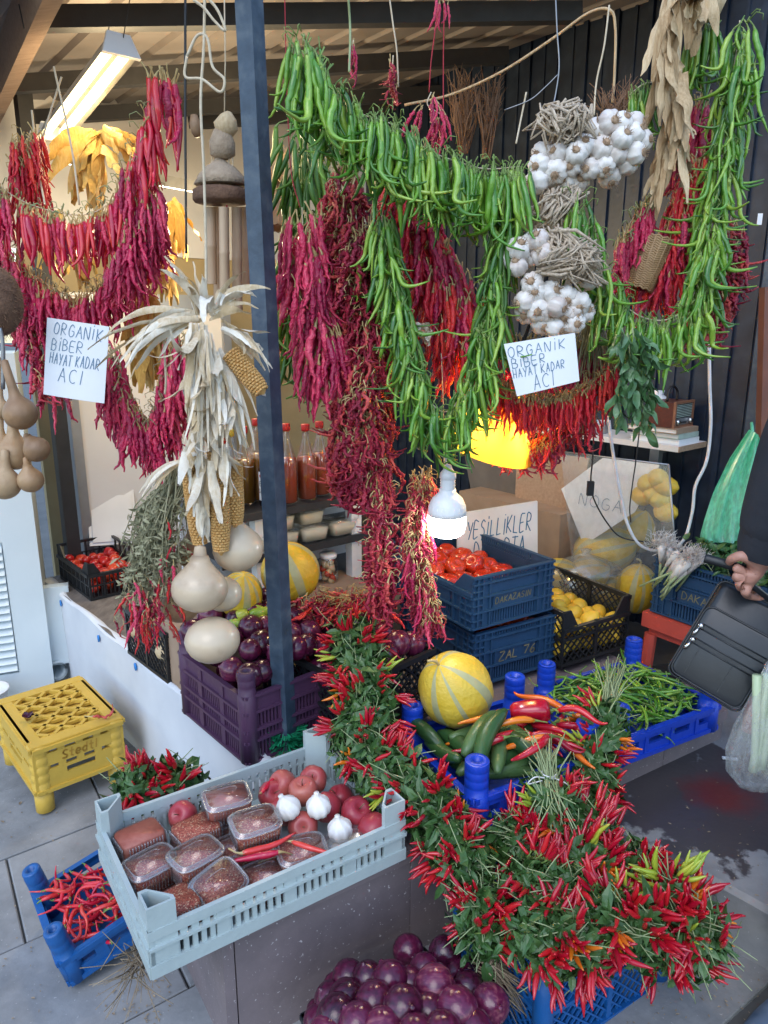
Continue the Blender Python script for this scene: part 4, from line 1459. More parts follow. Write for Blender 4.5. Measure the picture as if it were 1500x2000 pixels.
# ------------------------------------------------------------------ hanging pepper strings, left side
garland('pepper_string', 'broad swag of glossy fresh red peppers below the lit tube, far left',
        [(-40, 330, 2.2), (30, 385, 2.2), (100, 412, 2.2), (175, 418, 2.2), (235, 375, 2.2), (272, 300, 2.2), (300, 215, 2.2)], 170, ['red', 'red', 'crimson'],
        rad=.025, tilt=.22, seed=2, sc=(.8, 1.1), curls=60, curlmat='stemgreen')
garland('pepper_bundle', 'small tuft of long straight red peppers hanging highest at the upper left',
        [(300, 130, 2.18), (320, 135, 2.18), (345, 150, 2.18)], 13, ['red', 'red', 'crimson'], rad=.018, tilt=.12, seed=3, sc=(1.1, 1.4), cat='pepper bundle', string=None)
garland('pepper_string', 'vivid red tight pepper bunch with flared skirt at the far left edge',
        [(60, 255, 2.3), (52, 290, 2.3), (60, 345, 2.3), (72, 355, 2.3)], 120, 'scarlet', rad=.04, tilt=.25, seed=4, sc=(.7, 1.0), curls=10)
garland('pepper_string', 'wide crimson half-dried pepper swag behind the left paper sign',
        [(-60, 420, 2.3), (15, 480, 2.3), (70, 540, 2.3), (140, 578, 2.3), (205, 560, 2.3), (248, 500, 2.28), (280, 420, 2.26), (295, 360, 2.25)], 290, 'crimson',
        rad=.035, tilt=.28, seed=5, sc=(.85, 1.15), curls=90, curlmat='leafdry')
garland('pepper_string', 'pointed crimson pepper cluster hanging right of the left swags',
        [(290, 350, 2.2), (285, 400, 2.2), (272, 440, 2.2), (255, 480, 2.2), (240, 510, 2.2)], 110, 'crimson', rad=.045, tilt=.25, seed=6, sc=(.8, 1.1))
garland('pepper_string', 'dark dried pepper tail hanging left of the left paper sign',
        [(60, 560, 2.32), (78, 620, 2.32), (92, 680, 2.32), (105, 730, 2.32)], 110, ['dried', 'crimson'], rad=.045, tilt=.3, seed=7)
garland('pepper_string', 'lower crimson pepper loop between the left paper sign and the corn husks',
        [(212, 670, 2.15), (228, 740, 2.15), (258, 795, 2.15), (288, 830, 2.15), (318, 780, 2.15), (340, 710, 2.15), (350, 640, 2.15)], 270, 'crimson',
        rad=.03, tilt=.25, seed=8, sc=(.85, 1.15), curls=70, curlmat='leafdry')

# ---- centre: the long green swag and the loops
garland('pepper_string', 'long diagonal swag of fresh green peppers from the blue post to the garlic',
        [(592, 68, 1.78), (612, 125, 1.78), (650, 185, 1.8), (705, 222, 1.82), (770, 245, 1.84), (830, 290, 1.86), (890, 315, 1.88), (950, 330, 1.9), (1015, 325, 1.92)],
        290, 'green', rad=.035, tilt=.25, seed=10, sc=(.72, 1.05), depth=.05, curls=40, curlmat='stem')
garland('pepper_string', 'shaded green pepper strand hanging just behind the blue post',
        [(590, 235, 2.2), (600, 330, 2.2), (602, 430, 2.2), (590, 530, 2.2), (585, 620, 2.2), (590, 690, 2.2)], 190, 'darkgreen', rad=.055, tilt=.5, seed=11)
garland('pepper_string', 'deep green pepper loop sagging down to the lit white bulb',
        [(745, 400, 1.9), (750, 470, 1.9), (770, 550, 1.9), (788, 630, 1.88), (808, 710, 1.87), (845, 790, 1.86), (880, 800, 1.86), (915, 740, 1.87),
         (945, 650, 1.88), (960, 560, 1.9), (975, 460, 1.91), (990, 370, 1.92)], 360, ['green', 'green', 'darkgreen'], rad=.024, tilt=.34, seed=12, sc=(.6, .9), depth=.05, curls=60, curlmat='stem')
garland('pepper_string', 'bright crimson pepper cluster hanging right beside the blue post',
        [(590, 405, 1.98), (592, 450, 1.98), (602, 520, 1.98), (618, 590, 1.98), (635, 660, 1.98), (640, 700, 1.98)], 170, 'crimson', rad=.05, tilt=.3, seed=13, sc=(.85, 1.2))
garland('pepper_string', 'dull red dried pepper strand with a spine of pale curly stalks',
        [(672, 310, 2.02), (672, 400, 2.02), (680, 500, 2.02), (684, 600, 2.02), (684, 700, 2.02), (690, 780, 2.0)], 420, 'dried', rad=.032, tilt=.55, seed=14, sc=(.7, 1.15), curls=170)
garland('pepper_string', 'thickest dark dried pepper strand, bulging above the cheese tubs',
        [(695, 420, 1.97), (705, 520, 1.97), (715, 600, 1.97), (722, 700, 1.96), (712, 800, 1.95), (712, 860, 1.95), (735, 930, 1.95), (742, 1000, 1.95), (745, 1090, 1.95), (738, 1150, 1.95)],
        760, 'dried', rad=lambda s: .036 + .026 * math.exp(-((s - .5) / .14) ** 2) - .020 * max(0, min(1, (s - .62) / .1)), tilt=lambda s: .6 if s < .65 else .35, seed=15, sc=(.65, 1.1), curls=90)
garland('pepper_string', 'second belly of dark dried peppers beside the bottles',
        [(690, 800, 1.99), (692, 860, 1.99), (705, 930, 1.99)], 300, 'dried', rad=.048, tilt=.6, seed=151, sc=(.7, 1.1), curls=20)
garland('pepper_string', 'dried pepper strand lit by the white bulb, its stalks showing at the foot',
        [(825, 915, 1.96), (818, 980, 1.96), (815, 1040, 1.96), (818, 1100, 1.95), (830, 1160, 1.94), (842, 1210, 1.93)], 420, ['dried', 'dried', 'crimson'], rad=.03, tilt=.38, seed=16, sc=(.45, .75), curls=170)
garland('pepper_string', 'crimson pepper strand behind the green loop, upper middle',
        [(790, 320, 2.08), (800, 390, 2.08), (820, 450, 2.08), (850, 510, 2.08), (880, 560, 2.08), (905, 600, 2.08)], 300, ['crimson', 'scarlet'], rad=.065, tilt=.4, seed=17, curls=50)
garland('pepper_string', 'clear red pepper tail inside the green loop above the yellow lamp',
        [(850, 540, 2.04), (870, 600, 2.04), (890, 650, 2.04), (900, 680, 2.04)], 110, 'scarlet', rad=.05, tilt=.3, seed=18, sc=(.8, 1.1))
garland('pepper_bundle', 'few red dried peppers on thin red twine above the green swag, middle',
        [(842, 180, 2.1), (835, 205, 2.1), (862, 225, 2.1), (872, 245, 2.1)], 22, 'crimson', rad=.025, tilt=.6, seed=19, sc=(.5, .7), cat='pepper bundle')
garland('pepper_bundle', 'thin dried pepper tuft on pale twine left of the red twine tuft',
        [(768, 108, 2.1), (766, 140, 2.1), (764, 170, 2.1)], 14, 'dried', rad=.012, tilt=.15, seed=20, sc=(.5, .7), cat='pepper bundle')
garland('pepper_bundle', 'tiny dried pepper tuft hanging on green twine near the roof beam',
        [(690, 78, 2.1), (690, 110, 2.1)], 6, 'crimson', rad=.008, tilt=.1, seed=21, sc=(.45, .6), cat='pepper bundle')

# ---- right side
garland('pepper_string', 'scarlet pepper swag hanging under the right paper sign',
        [(930, 690, 2.0), (955, 735, 2.0), (1000, 765, 2.0), (1060, 775, 2.0), (1110, 768, 2.0), (1160, 738, 2.0), (1205, 690, 2.0)], 360, 'scarlet', rad=.028, tilt=.3, seed=22, sc=(.62, .88), curls=130, curlmat='drystem')
garland('pepper_string', 'ragged crimson pepper row showing above the right paper sign',
        [(950, 640, 2.06), (1010, 655, 2.06), (1080, 665, 2.06), (1150, 670, 2.06), (1190, 660, 2.06)], 120, 'crimson', rad=.03, tilt=.35, seed=23)
garland('pepper_string', 'tangled dark red pepper tail below the scarlet swag',
        [(1150, 800, 2.06), (1115, 825, 2.06), (1075, 850, 2.06), (1040, 870, 2.06), (1000, 865, 2.06)], 150, ['scarlet', 'dried'], rad=.028, tilt=.8, seed=24, sc=(.5, .8), curls=40, lean=(-.4, 0, 0))
garland('pepper_string', 'wide green pepper loop from the garlic to the right front post',
        [(1120, 385, 1.93), (1138, 440, 1.93), (1168, 510, 1.93), (1195, 570, 1.93), (1245, 615, 1.93), (1300, 625, 1.93), (1345, 595, 1.95), (1368, 530, 1.97), (1380, 450, 1.98),
         (1392, 360, 1.99), (1408, 270, 2.0), (1425, 180, 2.0), (1440, 90, 2.0), (1445, 40, 2.0)], 340, 'green', rad=.026, tilt=.36, seed=25, sc=(.62, .92), depth=.04, curls=60, curlmat='stem')
garland('pepper_bundle', 'green pepper bundle hanging left of the tan husk column',
        [(1230, 185, 2.1), (1255, 165, 2.1), (1278, 160, 2.1)], 30, 'green', rad=.02, tilt=.12, seed=26, sc=(.7, .95), cat='pepper bundle')
garland('pepper_bundle', 'green pepper bundle hanging right of the tan husk column, top',
        [(1345, 55, 2.1), (1370, 45, 2.1), (1390, 50, 2.1)], 34, ['green', 'darkgreen'], rad=.025, tilt=.15, seed=27, sc=(.75, 1.0), cat='pepper bundle')
garland('pepper_bundle', 'dark crimson pepper bundle right below the upper right green bundle',
        [(1360, 180, 2.16), (1370, 185, 2.16), (1375, 220, 2.16), (1355, 230, 2.16)], 40, 'crimson', rad=.02, tilt=.12, seed=28, sc=(.8, 1.1), cat='pepper bundle')
garland('pepper_bundle', 'slim crimson pepper tuft tucked against the husk column',
        [(1328, 250, 2.14), (1320, 275, 2.14), (1308, 320, 2.14)], 24, ['crimson', 'dried'], rad=.014, tilt=.1, seed=29, sc=(.65, .9), cat='pepper bundle')
garland('pepper_string', 'bright red pepper strand twisting down inside the right green loop',
        [(1362, 295, 2.1), (1350, 340, 2.1), (1330, 390, 2.1), (1315, 440, 2.1), (1300, 490, 2.1), (1292, 530, 2.1)], 170, ['scarlet', 'scarlet', 'crimson'], rad=.035, tilt=.28, seed=30, sc=(.75, 1.05), curls=40)
garland('pepper_string', 'short slanting crimson pepper string inside the right green loop, left',
        [(1268, 378, 2.08), (1245, 415, 2.08), (1222, 448, 2.08), (1210, 470, 2.08)], 60, 'crimson', rad=.015, tilt=.12, seed=31, sc=(.75, 1.0), curls=30, curlmat='stemgreen')
garland('pepper_string', 'red pepper mass behind the wicker basket in the right loop',
        [(1225, 500, 2.14), (1260, 520, 2.14), (1290, 540, 2.14)], 60, 'scarlet', rad=.04, tilt=.3, seed=33, sc=(.7, .95))
garland('pepper_string', 'dark dried pepper strand beside the right front post',
        [(1412, 420, 2.12), (1415, 460, 2.12), (1410, 510, 2.12), (1400, 545, 2.12), (1385, 600, 2.12), (1378, 620, 2.12)], 200, 'dried', rad=.035, tilt=.8, seed=32, sc=(.6, 1))

# ------------------------------------------------------------------ twine and wires
cord('twine', 'pale twine holding the white husk braid up to the roof', [(400, -20, 1.7), (398, 90, 1.7), (392, 200, 1.7), (398, 330, 1.7), (402, 480, 1.7), (402, 570, 1.7)], .0032, 'string', 'twine')
cord('twine', 'knotted loop of pale twine near the top of the braid twine', [(365, 110, 1.7), (362, 150, 1.7), (395, 155, 1.7), (430, 180, 1.7), (438, 155, 1.7), (415, 130, 1.7), (405, 75, 1.7), (385, 70, 1.7), (365, 110, 1.7)], .003, 'string', 'twine')
cord('hanging_rod', 'thin black hanging rod left of the twine', [(362, -20, 1.9), (362, 250, 1.9), (364, 495, 1.9)], .0032, 'blackcord', 'rod')
cord('twine', 'second pale twine dangling beside the first with frayed ends', [(400, -10, 1.69), (425, 20, 1.69), (440, 60, 1.69), (418, 40, 1.69), (398, 15, 1.69), (378, 0, 1.69)], .003, 'string', 'twine')
for i, (pts, lab) in enumerate([
        ([(62, 215, 2.3), (75, 330, 2.3), (88, 400, 2.2)], 'pale twine holding the red pepper swag at the left'),
        ([(120, 150, 2.3), (92, 240, 2.3), (78, 290, 2.3)], 'straw coloured twine hanging left of the lit tube'),
        ([(105, 130, 2.25), (140, 290, 2.22), (155, 400, 2.2)], 'long thin straw twine crossing the golden husks')]):
    cord('twine', lab, pts, .0028, 'string', 'twine')
cord('twine', 'thin red twine hanging from the front beam', [(556, -10, 2.0), (560, 160, 2.0), (568, 330, 2.0), (586, 405, 1.98)], .0014, 'redstring', 'twine')
cord('twine', 'long red twine above the red dried pepper tuft', [(868, 0, 2.1), (866, 110, 2.1), (866, 220, 2.1)], .0014, 'redstring', 'twine')
cord('twine', 'red twine slanting left of the long red twine', [(850, 60, 2.1), (842, 120, 2.1), (838, 180, 2.1)], .0014, 'redstring', 'twine')
cord('twine', 'pale twine loop above the thin dried tuft', [(760, -10, 2.1), (768, 50, 2.1), (775, 100, 2.1), (778, 170, 2.1)], .002, 'string', 'twine')
cord('twine', 'green grey twine from the beam to the tiny dried tuft', [(680, -10, 2.05), (684, 60, 2.05), (682, 140, 1.9)], .003, 'stemgreen', 'twine')
garland('pepper_bundle', 'scrap of dried red pepper caught on the front beam', [(858, -10, 2.05), (865, 5, 2.05)], 5, 'crimson', rad=.01, tilt=.3, seed=34, sc=(.45, .6), cat='pepper bundle', string=None)
cord('wire', 'twisted steel wire holding the upper garlic bunch', [(1085, -10, 2.0), (1088, 60, 2.0), (1092, 130, 2.0), (1084, 190, 2.0), (1078, 210, 1.98)], .0018, 'wire', 'wire')
cord('wire', 'thin branch of steel wire trailing left of the garlic wire', [(1090, 145, 2.0), (1065, 170, 2.0), (1035, 195, 2.0), (985, 215, 2.0)], .0012, 'wire', 'wire')
cord('cable', 'tan power cable curving under the roof to the right', [(790, 205, 2.6), (880, 185, 2.6), (980, 140, 2.55), (1080, 75, 2.5), (1150, 25, 2.45), (1192, 20, 2.42), (1202, 60, 2.42), (1200, 150, 2.42), (1196, 200, 2.42)], .004, 'husk', 'cable')
cord('twine', 'pale twine from the roof to the garlic, right of the wire', [(1190, 10, 2.05), (1180, 90, 2.05), (1165, 160, 2.05), (1160, 225, 2.02)], .0022, 'string', 'twine')
cord('twine', 'thin pale twine pair hanging left of the upper garlic', [(1028, 180, 2.0), (1018, 230, 2.0), (1008, 280, 1.95)], .0022, 'string', 'twine')
cord('twine', 'thread holding the pointed dried tuft and bulb cable', [(862, 690, 1.98), (866, 800, 1.98), (868, 945, 1.98)], .0014, 'string', 'twine')

# dry twig bunches in the shade at the back
def twigs(label, px, py0, py1, Y, w, n, seed, group=None):
    rnd = random.Random(seed)
    t = thing('twig_bunch', label, 'dry twigs', P(px, py0, Y), group)
    b = MB()
    for i in range(n):
        x0, x1 = px + rnd.uniform(-.25, .25) * w, px + rnd.uniform(-1, 1) * w
        p, q = P(x0, py1, Y + rnd.uniform(-.05, .05)), P(x1, py0 + rnd.uniform(0, 60), Y + rnd.uniform(-.1, .1))
        m = p.lerp(q, .5) + Vector((rnd.uniform(-.02, .02), 0, rnd.uniform(-.02, .02)))
        b.tube([p, m, q], [.003, .0022, .001], 4)
        for k in range(4):
            s = m.lerp(q, rnd.uniform(-.3, .9))
            b.tube([s, s + Vector((rnd.uniform(-.04, .04), rnd.uniform(-.03, .03), rnd.uniform(.01, .06)))], [.0014, .0007], 3)
    link('twigs', b.mesh('twigs', M['twig']), t, kind='stuff')
twigs('brown dry twig bunch hanging left against the dark wall', 905, 130, 300, 2.9, 35, 40, 1)
twigs('brown dry twig bunch hanging right against the dark wall', 950, 140, 310, 2.9, 30, 36, 2)
twigs('tuft of dry brown stalks above the right end of the garlic', 1205, 170, 245, 2.1, 40, 30, 3)


# ------------------------------------------------------------------ chili bouquets: chilies as parts, leaves and stalks as two masses
def leaf_quad(b, p, d, up, L, w, droop=0.25):
    """one small leaf, folded along its rib and drooping towards the tip"""
    d = d.normalized()
    s = d.cross(up)
    if s.length < 1e-4:
        s = d.cross(Vector((1, 0, 0.3)))
    s.normalize()
    u = s.cross(d).normalized()
    k = ((p.x * 997 + p.y * 613 + p.z * 431) % 1.0) - .5
    q1 = p + d * L * .28 + u * L * .05
    q2 = p + d * L * .64 + u * L * (.02 - droop * .35) + s * w * k * .5
    q3 = p + d * L * .97 - u * L * droop + s * w * k * 1.2
    b.add([p, q1 + s * w * .42, q1 - u * w * .14, q1 - s * w * .42, q2 + s * w * .40 + u * w * k * .4, q2 - u * w * .10, q2 - s * w * .40 - u * w * k * .4, q3],
          [(0, 1, 2), (0, 2, 3), (1, 4, 5, 2), (2, 5, 6, 3), (4, 7, 5), (5, 7, 6)])


def bouquet(name, label, pts, n_clusters, n_leaves, rad, seed, group=None, px3=True, kinds=('chili',), up=(0, -.45, .9), cat='chili bouquet', per=(5, 9), stems=40,
            leafm='leaf', lsize=(.018, .042), chsc=(.85, 1.15), spread=.45, mixed=.08):
    rnd = random.Random(seed)
    P3 = [Vector(p) for p in pts]
    sp = smooth_pts(P3, 4) if len(P3) > 2 else P3
    at = polyline(sp)
    t = thing(name, label, cat, P3[0], group)
    up = Vector(up).normalized()
    cnt = 0
    for i in range(n_clusters):
        p, tan = at((i + rnd.random()) / n_clusters)
        # outward direction on the visible half
        while True:
            v = Vector((rnd.gauss(0, 1), rnd.gauss(0, 1), rnd.gauss(0, 1)))
            v -= tan * v.dot(tan) * .7
            v.normalize()
            if v.dot(up) > -0.15:
                break
        c = p + v * rad * rnd.uniform(.55, 1.0)
        axis = (v + tan * rnd.uniform(-.4, .4) + Vector((rnd.uniform(-.4, .4), rnd.uniform(-.3, .1), rnd.uniform(-.5, .4)))).normalized()
        kk = rnd.choice(kinds)
        if rnd.random() < mixed:
            kk = rnd.choice(['chiliorange', 'chiliyellow'])
        for j in range(rnd.randint(*per)):
            if cnt >= 300:
                break
            d = (axis + Vector((rnd.gauss(0, spread), rnd.gauss(0, spread), rnd.gauss(0, spread))) * .7).normalized()
            k2 = kk if rnd.random() > .08 else rnd.choice(kinds)
            me = rnd.choice(K[k2])
            z = rnd.uniform(*chsc)
            link('chili', me, t, dirmat(c + Vector((rnd.uniform(-.012, .012), rnd.uniform(-.012, .012), rnd.uniform(-.012, .012))), d, rnd.uniform(0, 6.28), z))
            cnt += 1
    b = MB()
    for i in range(n_leaves):
        p, tan = at(rnd.random())
        while True:
            v = Vector((rnd.gauss(0, 1), rnd.gauss(0, 1), rnd.gauss(0, 1)))
            v.normalize()
            if v.dot(up) > -0.5:
                break
        q = p + v * rad * rnd.uniform(.3, 1.0)
        d = v * .5 + Vector((rnd.gauss(0, .7), rnd.gauss(0, .7), rnd.gauss(0, .7) - .25))
        l = rnd.uniform(*lsize) * (1 if rnd.random() < .75 else 1.35)
        leaf_quad(b, q, d, v, l, l * rnd.uniform(.3, .62), rnd.uniform(.1, .8))
    link('foliage', b.mesh('foliage', M[leafm], False), t, kind='stuff')
    if stems:
        b = MB()
        for i in range(stems):
            p, tan = at(rnd.random())
            v = Vector((rnd.gauss(0, 1), rnd.gauss(0, 1) - .5, rnd.gauss(0, 1) + .5)).normalized()
            a = p + v * rad * rnd.uniform(.2, .9)
            e = a + (tan * rnd.choice((-1, 1)) + v * .5 + Vector((rnd.gauss(0, .4), rnd.gauss(0, .4), rnd.gauss(0, .4)))).normalized() * rnd.uniform(.04, .09)
            b.tube([a, a.lerp(e, .5) + v * .006, e], [.0018, .0014, .0009], 4)
        link('stalks', b.mesh('stalks', M['stemgreen']), t, kind='stuff')
    return t


def stalk_fan(name, label, a, b_, n, seed, spread=.03, m='stemgreen', cat='stalks', r=.0022):
    rnd = random.Random(seed)
    b = MB()
    a, b_ = Vector(a), Vector(b_)
    for i in range(n):
        s = Vector((rnd.gauss(0, .35), rnd.gauss(0, .35), rnd.gauss(0, .35))) * spread
        e = Vector((rnd.gauss(0, 1), rnd.gauss(0, 1), rnd.gauss(0, .6))) * spread
        b.tube([a + s, a.lerp(b_, .5) + s * .6 + e * .4, b_ + e], [r, r * .9, r * .6], 4)
    return b.mesh(name, M[m])


def Q(l):
    return [PZ(*q) for q in l]


# the long chili garland draped over the purple crate and down the ledge
bouquet('chili_garland', 'thick chili garland draped from the onions down between the two bright crates',
        Q([(690, 1245, .70), (700, 1300, .66), (715, 1370, .61), (705, 1440, .56), (735, 1500, .52), (800, 1545, .49), (850, 1590, .47)]), 54, 4600, .075, 41, cat='chili garland', stems=240, per=(4, 7), chsc=(.75, 1.05), spread=.36)
bouquet('chili_bouquet', 'chili bouquet hanging over the ledge edge right of the grey crate',
        Q([(860, 1600, .45), (890, 1650, .42), (915, 1700, .40)]), 15, 1400, .065, 42, group='chili bouquets heaped at the lower right', stems=100, per=(5, 7), chsc=(.8, 1.05))
HG = 'chili bouquets heaped at the lower right'
heap = [
    ('chili bouquet with long pale stalks reaching towards the granite', [(930, 1740, .38), (950, 1790, .36), (930, 1830, .34)], 11, 520, .055),
    ('chili bouquet in the heap just under the cucumber crate', [(980, 1640, .40), (1040, 1650, .40), (1080, 1640, .40)], 15, 620, .06),
    ('chili bouquet at the upper right of the heap below the tied stalks', [(1110, 1600, .44), (1150, 1640, .42), (1180, 1660, .40)], 14, 560, .06),
    ('chili bouquet in the middle of the heap', [(1020, 1730, .40), (1080, 1745, .41), (1130, 1740, .40)], 17, 620, .065),
    ('chili bouquet with orange and green tips near the top of the heap', [(1110, 1690, .42), (1160, 1710, .41), (1200, 1720, .40)], 15, 560, .06),
    ('chili bouquet pointing to the step on the right of the heap', [(1220, 1690, .40), (1260, 1740, .38), (1290, 1780, .37)], 13, 520, .06),
    ('leafy chili bouquet over the near corner of the lattice crate', [(1040, 1830, .40), (1100, 1840, .39), (1150, 1830, .38)], 15, 900, .065),
    ('chili bouquet with dense reds over the lattice crate rim', [(1170, 1790, .40), (1230, 1810, .39), (1270, 1840, .37)], 18, 640, .065),
    ('chili bouquet drooping at the far right end of the heap', [(1310, 1780, .38), (1350, 1810, .37), (1370, 1850, .35)], 16, 640, .06),
    ('chili bouquet hanging lowest at the right of the lattice crate', [(1285, 1825, .34), (1315, 1850, .31), (1325, 1870, .29)], 8, 520, .05),
]
for i, (lab, pts, nc, nl, rd) in enumerate(heap):
    bouquet('chili_bouquet', lab, Q(pts), max(9, int(nc * 1.25)), int(nl * 1.9), rd, 60 + i, group=HG, mixed=.07, stems=75, per=(5, 8), chsc=(.75, 1.2), lsize=(.014, .038), spread=.30)
bouquet('chili_bouquet', 'small bunch of unripe pale green chilies on top of the heap', Q([(1300, 1720, .44), (1310, 1735, .43)]), 4, 60, .03, 80, group=HG, kinds=('chiliyellow',), mixed=.1, stems=20, chsc=(.9, 1.3))
# tied bouquet in front of the cucumber crate
tb = bouquet('chili_bouquet', 'chili bouquet tied with white string in front of the cucumber crate', Q([(1070, 1545, .50), (1085, 1585, .47), (1100, 1620, .44)]), 8, 1400, .055, 81, stems=130, per=(4, 7), chsc=(.7, 1))
link('tied_stalks', stalk_fan('tied_stalks', '', PZ(1072, 1525, .54), PZ(1066, 1450, .60), 34, 5, .022), tb)
link('stalk_skirt', stalk_fan('stalk_skirt', '', PZ(1072, 1520, .54), PZ(1090, 1590, .50), 34, 6, .03), tb)
b = MB()
c = PZ(1072, 1512, .55)
for k in range(3):
    b.tube([c + Vector((math.cos(a) * .017, math.sin(a) * .017, k * .004 - .004)) for a in [i * PI / 8 for i in range(17)]], .0018, 5)
b.tube(smooth_pts([c + Vector((-.01, -.016, 0)), c + Vector((-.04, -.03, .012)), c + Vector((-.055, -.03, -.006)), c + Vector((-.02, -.02, -.004))], 5), .0016, 5)
b.tube(smooth_pts([c + Vector((.01, -.016, 0)), c + Vector((.04, -.03, -.01)), c + Vector((.05, -.03, -.05))], 5), .0016, 5)
link('string', b.mesh('string', M['whitecord']), tb)
# bouquet over the left edge of the green pepper crate
rb = bouquet('chili_bouquet', 'chili bouquet hanging over the corner of the crate of thin green peppers', Q([(1185, 1400, .55), (1165, 1450, .52), (1150, 1500, .48), (1165, 1545, .43), (1170, 1580, .39)]), 13, 2200, .05, 82, stems=130, per=(4, 7), chsc=(.7, 1))
link('tied_stalks', stalk_fan('tied_stalks', '', PZ(1190, 1380, .56), PZ(1200, 1305, .62), 36, 8, .025), rb)
# leafy bouquet behind the grey crate, far left
bouquet('chili_bouquet', 'upright chili bouquet behind the left end of the grey crate', Q([(275, 1560, .42), (310, 1545, .43), (355, 1535, .43)]), 15, 2200, .065, 83, up=(0, -.3, 1), stems=60, mixed=0, per=(6, 9), chsc=(.85, 1.2))
bouquet('chili_bouquet', 'tuft of chilies drooping left behind the grey crate', Q([(258, 1520, .50), (265, 1575, .42)]), 6, 400, .045, 84, up=(-.6, -.4, .4), stems=20, mixed=0, chsc=(.85, 1.2))
# pale bare stalks and roots
t = thing('stalk_bundle', 'bare pale green stalks of a bouquet lying along the granite ledge', 'stalks', PZ(870, 1660, .39))
link('stalks', stalk_fan('stalks', '', PZ(845, 1640, .42), PZ(905, 1745, .35), 24, 12, .03), t)
t = thing('root_tuft', 'tangle of dry roots beside the onions and the lattice crate', 'roots', PZ(1000, 1940, .2))
link('roots', stalk_fan('roots', '', PZ(945, 1880, .30), PZ(1040, 1960, .14), 60, 13, .035, 'root', r=.0016), t)
t = thing('root_tuft', 'dry roots hanging under the grey crate by the blue tilted crate', 'roots', PZ(260, 1890, .2))
link('roots', stalk_fan('roots', '', P(270, 1865, 1.28), P(255, 1905, 1.2), 60, 14, .05, 'root', r=.0012), t)


# ------------------------------------------------------------------ loose vegetables (each one a thing)
def onion_mesh(rnd):
    b = MB()
    r = .038
    sq = rnd.uniform(.86, 1.0)
    nk = rnd.choice([.04, .06, .10, .25])
    pr = [(.004, -r * sq), (.014, -r * sq * .97), (.026, -r * sq * .75), (.035, -r * sq * .38), (r, 0), (.036, r * .38), (.029, r * .68), (.018, r * .88), (.009, r * .97), (.0045, r * (1.02 + nk * .4)), (.0045, r * (1.05 + nk)), (.0015, r * (1.07 + nk))]
    b.lathe(pr, 18, jit=.012, rnd=rnd)
    return b.mesh('red_onion', M['onion'])
def onion_roots(b, rnd):
    pass
ON = [onion_mesh(random.Random(i)) for i in range(5)]
rnd = random.Random(77)


def loose(name, label, cat, group, me, p, d, spin, sc):
    return thing(name, label, cat, group=group, me=me, mw=upmat(p, d, spin, sc))

G1 = 'red onions in the low crate on the pavement'
lab1 = 'big dark red onion heaped in the low black crate at the bottom'
bo = [(797, 1856, .21, .95), (868, 1862, .27, .95), (830, 1893, .26, .9), (682, 1907, .25, .95), (718, 1910, .27, .88), (763, 1914, .29, 1.0), (800, 1922, .27, .9), (848, 1926, .30, 1.12), (913, 1930, .27, .92), (897, 1903, .25, .85),
      (730, 1957, .29, 1.05), (787, 1967, .31, 1.08), (838, 1978, .29, 1.0), (893, 1970, .31, 1.08), (957, 1960, .28, 1.02), (657, 1985, .27, 1.1), (676, 1950, .26, 1.0), (646, 1950, .23, .9),
      (700, 2000, .29, 1.05), (750, 2010, .30, 1.05), (810, 2020, .31, 1.0), (865, 2020, .31, 1.05), (925, 2010, .29, 1.0), (720, 1935, .23, 1), (800, 1945, .25, 1), (870, 1945, .25, 1), (925, 1960, .24, .95), (760, 1940, .23, .95), (840, 1950, .23, 1), (628, 1995, .2, 1), (640, 2020, .26, 1), (660, 1930, .2, .9), (690, 1975, .22, 1), (740, 1985, .24, 1), (640, 1965, .17, .9), 
      (930, 1895, .2, .9), (960, 1925, .21, .95), (615, 1968, .2, .45)]
for i, (px, py, z, s) in enumerate(bo):
    d = Vector((rnd.gauss(0, .7), rnd.gauss(0, .7) - .2, rnd.gauss(.3, .8)))
    l = lab1
    if i == 0:
        l = 'single red onion lying alone behind the low crate against the granite'
    if i == len(bo) - 1:
        l = 'tiny red onion at the left of the bottom onion heap'
    loose('red_onion', l, 'onion', G1, rnd.choice(ON), PZ(px, py, z), d, rnd.uniform(0, 6), s)
G2 = 'red onions in the purple crate'
for i in range(7):
    for j in range(5):
        for k in range(2):
            x = .04 + i * .052 + rnd.uniform(-.01, .01)
            y = .045 + j * .078 + rnd.uniform(-.012, .012)
            if x > .335 or (k == 0 and 0 < i < 4 and 0 < j < 3):
                continue
            z = .10 + k * .075 + .07 * math.sin(PI * min(1, x / .4)) * k + .05 * k * j / 4 + .025 * k + rnd.uniform(-.012, .012)
            if (i + j) % 2 and k == 0:
                continue
            p = TP @ Vector((x, y, z))
            d = Vector((rnd.gauss(0, .8), rnd.gauss(0, .6) - .3, rnd.gauss(.3, .8)))
            loose('red_onion', 'shiny red onion heaped in the dark purple crate', 'onion', G2, rnd.choice(ON), p, d, rnd.uniform(0, 6), rnd.uniform(.85, 1.1))
G3 = 'red onions in the crate behind the chili garland'
for i in range(5):
    for j in range(5):
        x = .04 + i * .065 + rnd.uniform(-.01, .01)
        y = .045 + j * .08 + rnd.uniform(-.012, .012)
        p = TO @ Vector((x, y, .17 + rnd.uniform(0, .06) + .03 * (1 < i < 4)))
        d = Vector((rnd.gauss(0, .8), rnd.gauss(0, .6) - .3, rnd.gauss(.3, .8)))
        loose('red_onion', 'red onion in the black lattice crate behind the chili garland', 'onion', G3, rnd.choice(ON), p, d, rnd.uniform(0, 6), rnd.uniform(.9, 1.15))

